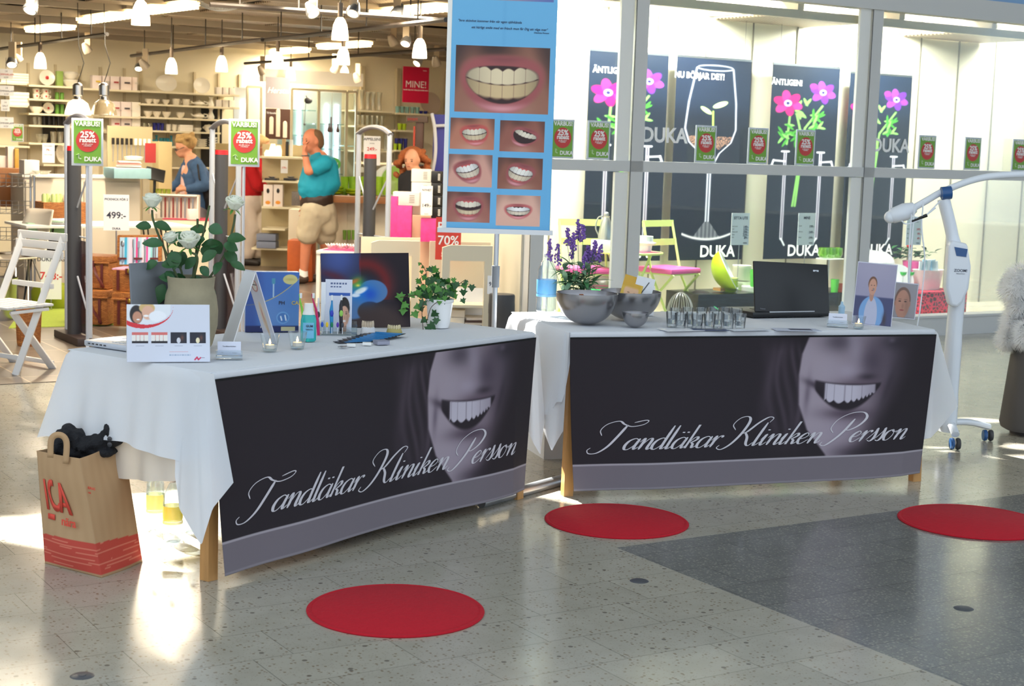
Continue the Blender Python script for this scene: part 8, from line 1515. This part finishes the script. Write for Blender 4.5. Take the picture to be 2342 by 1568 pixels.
DN = mat('blue denim', (62, 92, 132), .85, noise=.15, nscale=30)
c_, _ = shift(t, [(J(440, 374, .03), J(446, 400, .02), .125, .18), (J(446, 400, .02), J(452, 440, .02), .175, .17), (J(452, 440), J(453, 462), .17, .175), (shN, elN, .088, .075), (elN, J(432, 432, -.28), .074, .058), (shF, elF, .085, .07), (elF, J(390, 430, .12), .068, .052), (shN, shF, .08, .08)]); blob('denim_jacket', c_, .013, DN, t, (), 5, .02)
c_, _ = shift(t, [(J(430, 385, -.02), J(428, 445, -.02), .08, .09), (J(434, 375, -.02), J(430, 395, -.03), .06, .08)]); blob('pink_top', c_, .013, mat('pale pink top', (226, 190, 186), .8), t)
c_, _ = shift(t, [(J(448, 470), J(449, 485), .155, .16), (J(449, 482, -.08), J(456, 540, -.08), .115, .1), (J(456, 540, -.08), J(470, 586, -.06), .1, .09), (J(446, 482, .08), J(448, 584, .1), .115, .09)]); blob('trousers', c_, .013, mat('grey trousers', (132, 126, 136), .85), t, (), 5, .015)
for q in (J(464, 597, -.08), J(446, 597, .1)): c_, _ = shift(t, [(Vector((q.x+.05, q.y, .05)), Vector((q.x-.14, q.y-.05, .035)), .05, .04)]); blob('shoe', c_, .012, mat('tan shoe', (180, 120, 84), .6), t)
B0 = J(484, 440, -.1); tb_ = thing('shoulder_bag', B0, 0, 'large black shoulder bag worn behind the back of the person in denim', 'bag'); c_, _ = shift(tb_, [(J(478, 425, -.08), J(488, 448, -.08), .10, .13), (J(488, 448, -.08), J(478, 470, -.06), .12, .07), (J(490, 440, -.08), J(503, 440, -.08), .08, .05)]); blob('bag_body', c_, .013, mat('black soft leather', (30, 28, 32), .6), tb_); c_, _ = shift(tb_, [(J(452, 376, -.26), J(456, 410, -.29), .012, .012), (J(456, 410, -.29), J(474, 425, -.15), .012, .012)]); blob('strap', c_, .009, MT['black soft leather'], tb_, (), 1)
# ---- person in the red jumper, seen behind the middle gate
Y = 19.6; J = P3(Y); t = person(J(572, 600), 'person in a red jumper and white trousers half hidden by the middle gate sign'); o_ = t.location
hc = J(597, 335); hf = Vector((.85, .25, -.45)); r = .115; HB, _, _ = headparts(hc, r, hf); neck = J(585, 360); shN = J(572, 380, -.17); shF = J(592, 380, .16); elN = J(590, 425, -.2); haN = J(611, 424, -.12); ch = J(578, 395); pe = J(572, 455)
caps = [(hc-Vector((.02, 0, .07)), neck, .055, .06), (neck, ch, .08, .14), (ch, pe, .15, .15), (shN, elN, .055, .045), (elN, haN, .04, .03), (shF, J(600, 425, .15), .055, .042), (J(600, 425, .15), J(612, 415, .0), .04, .03), (J(566, 465, -.08), J(572, 530, -.08), .1, .06), (J(572, 530, -.08), J(566, 592, -.08), .055, .04), (J(580, 465, .08), J(588, 530, .08), .1, .06), (J(588, 530, .08), J(584, 590, .1), .055, .04)]+hand(haN, Vector((.8, .1, .5)), Vector((.2, .2, -.6)), Vector((-.3, -.3, .8)))
c_, b_ = shift(t, caps, HB); blob('body', c_, .011, SKIN, t, b_); facebits(t, hc-o_, r, hf, True); hd = hf.normalized()
c_, b_ = shift(t, [], [(hc-hd*.04+Vector((0, 0, .035)), (.118, .115, .105)), (hc+hd*.03+Vector((0, 0, .085)), (.08, .09, .05)), (hc-hd*.07-Vector((0, 0, .04)), (.08, .1, .07))]); blob('hair', c_, .012, mat('light brown hair', (196, 156, 108), .9, noise=.3, nscale=40), t, b_, 3)
RJ = mat('red knitted jumper', (190, 16, 26), .85)
c_, _ = shift(t, [(J(581, 368), J(576, 400), .115, .18), (J(576, 400), J(572, 436), .18, .185), (shN, elN, .09, .08), (elN, J(606, 426, -.14), .078, .055), (shF, J(600, 425, .15), .085, .07), (J(600, 425, .15), J(609, 418, .02), .068, .05), (shN, shF, .08, .08)]); blob('red_jumper', c_, .013, RJ, t, (), 5, .015)
c_, _ = shift(t, [(J(572, 448), J(573, 468), .17, .165), (J(564, 465, -.08), J(572, 530, -.08), .12, .105), (J(572, 530, -.08), J(566, 582, -.08), .1, .085), (J(582, 465, .08), J(590, 530, .08), .12, .1), (J(590, 530, .08), J(586, 580, .1), .1, .085)]); blob('white_trousers', c_, .013, mat('cream white trousers', (228, 214, 204), .85), t, (), 5, .015)
for q in (J(560, 597, -.1), J(578, 597, .08)): c_, _ = shift(t, [(Vector((q.x, q.y, .05)), Vector((q.x+.17, q.y-.03, .035)), .05, .04)]); blob('shoe', c_, .012, mat('black shoe', (40, 34, 34), .5), t)
# ---- curly haired person behind the white boxes
Y = 16.9; J = P3(Y); t = thing('person', Vector((J(945, 400).x, Y, .0045)), 0, 'person with curly auburn hair in a black top behind the white boxes', 'person'); o_ = t.location
hc = J(943, 366); hf = Vector((-.35, -.93, -.15)); r = .108; HB, _, _ = headparts(hc, r, hf); neck = J(948, 392); B1 = J(950, 440); lg = Vector((B1.x, Y, .05))
caps = [(hc-Vector((0, 0, .06)), neck, .05, .055), (neck, B1, .08, .14), (B1, Vector((B1.x, Y, .8)), .14, .15), (Vector((B1.x-.08, Y, .8)), Vector((B1.x-.09, Y, .05)), .1, .045), (Vector((B1.x+.08, Y, .8)), Vector((B1.x+.09, Y, .05)), .1, .045), (J(925, 405), J(922, 455), .05, .042), (J(922, 455), J(934, 475, -.1), .04, .028), (J(972, 405), J(976, 455), .05, .042), (J(976, 455), J(966, 475, -.1), .04, .028)]+hand(J(934, 475, -.1), Vector((.6, -.6, -.2)), Vector((0, 0, -1)), Vector((1, 0, 0)))+hand(J(966, 475, -.1), Vector((-.6, -.6, -.2)), Vector((0, 0, -1)), Vector((-1, 0, 0)))
c_, b_ = shift(t, caps, HB); blob('body', c_, .011, SKIN, t, b_); facebits(t, hc-o_, r, hf)
rn = random.Random(12); hb = [(hc+Vector((0, .05, .05)), (.125, .10, .10))]
for _ in range(70):
    a = rn.uniform(-.4, math.pi+.4); z = rn.uniform(-.17, .10); rr = .125+.035*(z < 0)+rn.uniform(-.01, .02); rr *= 1 if z < .04 else .8; hb.append((hc+Vector((rr*math.cos(a), .02+rr*.8*math.sin(a), z)), (.032, .032, .03)))
c_, b_ = shift(t, [], hb); blob('curly_hair', c_, .011, mat('auburn hair', (152, 84, 44), .9, noise=.5, nscale=50), t, b_, 1)
c_, _ = shift(t, [(J(948, 403), J(950, 440), .12, .17), (J(950, 440), Vector((B1.x, Y, .85)), .17, .17), (J(926, 408), J(922, 455), .075, .06), (J(972, 408), J(976, 455), .075, .06), (J(926, 408), J(972, 408), .07, .07)]); blob('black_top', c_, .014, mat('black jacket cloth', (28, 28, 34), .85), t)
c_, _ = shift(t, [(Vector((B1.x-.08, Y, .85)), Vector((B1.x-.09, Y, .1)), .13, .08), (Vector((B1.x+.08, Y, .85)), Vector((B1.x+.09, Y, .1)), .13, .08)]); blob('trousers', c_, .016, MT['black jacket cloth'], t)
# ================================================================ white folding chair at the left
WP_ = mat('white painted wood', (232, 228, 224), .5)
t = thing('folding_chair', at(60, 850, 0), 0, 'white painted wooden folding chair at the left edge', 'chair'); o_ = t.location
FL, FR_ = at(35, 858, 0), at(122, 843, 0)
Yc = 10.2; Yb = Yc+.42   # near side and far side of the chair
def bar(name, p, q, w=.045, d=.025, up_=Vector((0, 1, 0))):
    p, q = Vector(p)-o_, Vector(q)-o_; z = (q-p).normalized(); x = z.cross(up_).normalized(); y = x.cross(z)*-1; M = Matrix((x, y, z)).transposed(); b = MB(); b.box((p+q)/2, (w, d, (q-p).length), M=M, bev=.004); return b.build(name, WP_, t)
G1 = Vector((FL.x, FL.y, .0)); bar('long_leg', (FL.x, FL.y, 0), atY(147, 540, FL.y+.28)); o2 = Vector((-.34, .24, 0))
bar('long_leg', Vector((FL.x, FL.y, 0))+o2, atY(147, 540, FL.y+.28)+o2)
bar('cross_leg', (FR_.x, FR_.y, 0), atY(28, 712, FL.y+.05)); bar('cross_leg', Vector((FR_.x, FR_.y, 0))+o2, atY(28, 712, FL.y+.05)+o2)
for y0, y1 in ((533, 549), (552, 570), (573, 591)):
    xm = 147-(y0-533)*.22; p = atY(xm, (y0+y1)/2+2, FL.y+.26); b = bar('back_slat', p+Vector((.02, -.015, 0)), p+o2+Vector((-.05, .035, 0)), .018, .052, Vector((0, 0, 1)))
p = atY(121, 655, FL.y+.17); bar('lower_rail', p, p+o2, .02, .035, Vector((0, 0, 1)))
for i in range(6):
    f = i/5; p = atY(112-f*88, 700+f*9-3, FL.y+.12-.10*f); bar('seat_slat', p+Vector((.01, -.01, 0)), p+o2*1.08, .06, .016, Vector((0, 0, 1)))
p = atY(112, 706, FL.y+.12); q = atY(24, 716, FL.y+.02); bar('seat_rail', p, q, .03, .02, Vector((0, 0, 1))); bar('seat_rail', p+o2, q+o2, .03, .02, Vector((0, 0, 1)))
p = Vector((FL.x, FL.y, 0)).lerp(atY(147, 540, FL.y+.28), .12); bar('floor_rail', p, p+o2, .02, .03, Vector((0, 0, 1))); p = Vector((FR_.x, FR_.y, .04)); bar('floor_rail', p, p+o2, .02, .03, Vector((0, 0, 1)))
# ================================================================ whitening lamp on a wheeled stand
Y = 8.75; J = P3(Y); q = at(2205, 1000, 0); t = thing('whitening_lamp', Vector((J(2170, 960).x, Y, 0)), 0, 'white dental whitening lamp on a wheeled stand with a long curved arm', 'lamp stand'); o_ = t.location; LW = mat('glossy white plastic', (226, 232, 240), .25); BL = mat('blue plastic', (36, 84, 140), .3)
def R3(*a): return J(*a)-o_
b = MB(); b.tube(crom([R3(2166, 985), R3(2172, 900), R3(2182, 760), R3(2190, 640), R3(2178, 540), R3(2158, 455)], 6), [.062]*6+[.058]*6+[.055]*6+[.05]*6+[.042]*7, 20, flat=.8); b.build('column', LW, t)
k = Y/3600; pr_ = [(-28, -68), (-20, -78), (14, -72), (26, -20), (24, 30), (12, 62), (0, 74), (-16, 70), (-28, 30)]; b = MB(); b.prism([(x*k, -y*k) for x, y in pr_], -.0, .08, Matrix.Rotation(math.pi/2, 4, 'X')); c = b.build('control_box', LW, t, R3(2183, 626)+Vector((0, -.02, 0))); md = c.modifiers.new('b', 'BEVEL'); md.width = .018; md.segments = 3
b = MB(); b.prism([(x*k, -y*k) for x, y in ((-16, -64), (14, -60), (12, -42), (-10, -44))], .08, .084, Matrix.Rotation(math.pi/2, 4, 'X')); b.build('blue_screen', BL, c); text('ZOOM!', .022, mat('grey lamp print', (90, 96, 112), .5), c, (2*k, -.082, 8*k), bold=.01); text('Advanced Power', .007, MT['grey lamp print'], c, (2*k, -.082, 3*k))
b = MB(); b.tube(crom([R3(2085, 478), R3(2120, 458), R3(2160, 436), R3(2230, 410), R3(2300, 400), R3(2420, 397)], 6), .019, 14); b.build('arm', LW, t); b = MB(); b.tube([R3(2030, 498), R3(2040, 494), R3(2070, 484), R3(2092, 474)], [.02, .042, .05, .03], 16); b.ball(R3(2036, 496), .035); b.build('lamp_head', LW, t)
b = MB(); b.tube([R3(2153, 442, -.03), R3(2175, 440, -.03)], .036, 18); b.build('joint', BL, t)
for pts in ([(2085, 490), (2080, 560), (2078, 650), (2092, 470)], [(2062, 505), (2075, 512), (2110, 498), (2150, 460)], [(2112, 460), (2108, 520), (2115, 600), (2105, 700), (2098, 745)], [(2095, 500), (2120, 490), (2140, 475)]): b = MB(); b.tube(crom([R3(x, y, -.07) for x, y in pts], 6), .004, 6); b.build('cable', LW, t)
b = MB(); b.tube([R3(2085, 506, -.07), R3(2120, 492, -.07)], [.006, .01], 8); b.build('hand_switch', BLACK, t)
w1, w2 = at(2183, 1028, 0)-o_, at(2258, 1008, 0)-o_
for wq in (w1, w2, Vector((-.30, .35, 0)), Vector((-.25, -.1, 0))):
    wq = Vector((wq.x, wq.y, 0)); b = MB(); b.tube(crom([(0, 0, .13), (wq.x*.5, wq.y*.5, .12), (wq.x, wq.y, .085)], 5), .024, 10, flat=.8); b.build('base_leg', LW, t)
    cs = thing('castor', wq, 0, None, None); cs.parent = t
    for s_ in (-1, 1): b = MB(); b.lathe([(0, -.01), (.03, -.01), (.034, 0), (.03, .01), (0, .01)], 18, M=Matrix.Rotation(math.pi/2, 3, 'Y')); b.build('wheel', BL if s_ < 0 else DARK, cs, (s_*.017, 0, .034))
# ================================================================ fur trimmed coat on a stand, cut by the right edge
Y = 9.2; J = P3(Y); t = thing('fur_trimmed_coat', Vector((J(2370, 980).x, Y, 0)), 0, 'dark grey coat with white fur trim at the right edge', 'coat'); o_ = t.location
b = MB(); prf = [(.20, .03), (.21, .06), (.17, .5), (.155, .62), (.13, .8), (.12, .95), (.05, 1.02), (0, 1.02)]; b.lathe(prf, 30, lob=(5, .05)); b.lathe([(.15, 0), (.15, .02), (.02, .03)], 20); b.build('coat_body', mat('dark grey wool', (84, 80, 78), .9), t)
rn = random.Random(21); FUR = clothmat('white fur', (250, 250, 250), .5); hb = [(R3_, r_) for R3_, r_ in [((J(2345, 640)-o_), (.10, .10, .08)), ((J(2322, 660)-o_), (.07, .08, .08)), ((J(2330, 700)-o_), (.05, .08, .06)), ((J(2310, 740)-o_), (.03, .05, .06)), ((J(2302, 775)-o_), (.035, .05, .05)), ((J(2345, 765, -.1)-o_), (.05, .05, .07))]]
b = MB()
for c, r_ in hb:
    for _ in range(1500):
        v = Vector((rn.gauss(0, 1), rn.gauss(0, 1), rn.gauss(0, 1))).normalized(); p = c+Vector((v.x*r_[0], v.y*r_[1], v.z*r_[2])); d = (v+Vector((rn.gauss(0, .3), rn.gauss(0, .3), -.35))).normalized(); s_ = d.orthogonal().normalized()*.0022; b.add([p-s_, p+s_, p+d*rn.uniform(.03, .055)], [(0, 1, 2)])
    b.ball(c, tuple(q*.8 for q in r_), 14, 10)
fo = b.build('fur_trim', FUR, t, sharp=180); fo['kind'] = 'stuff'
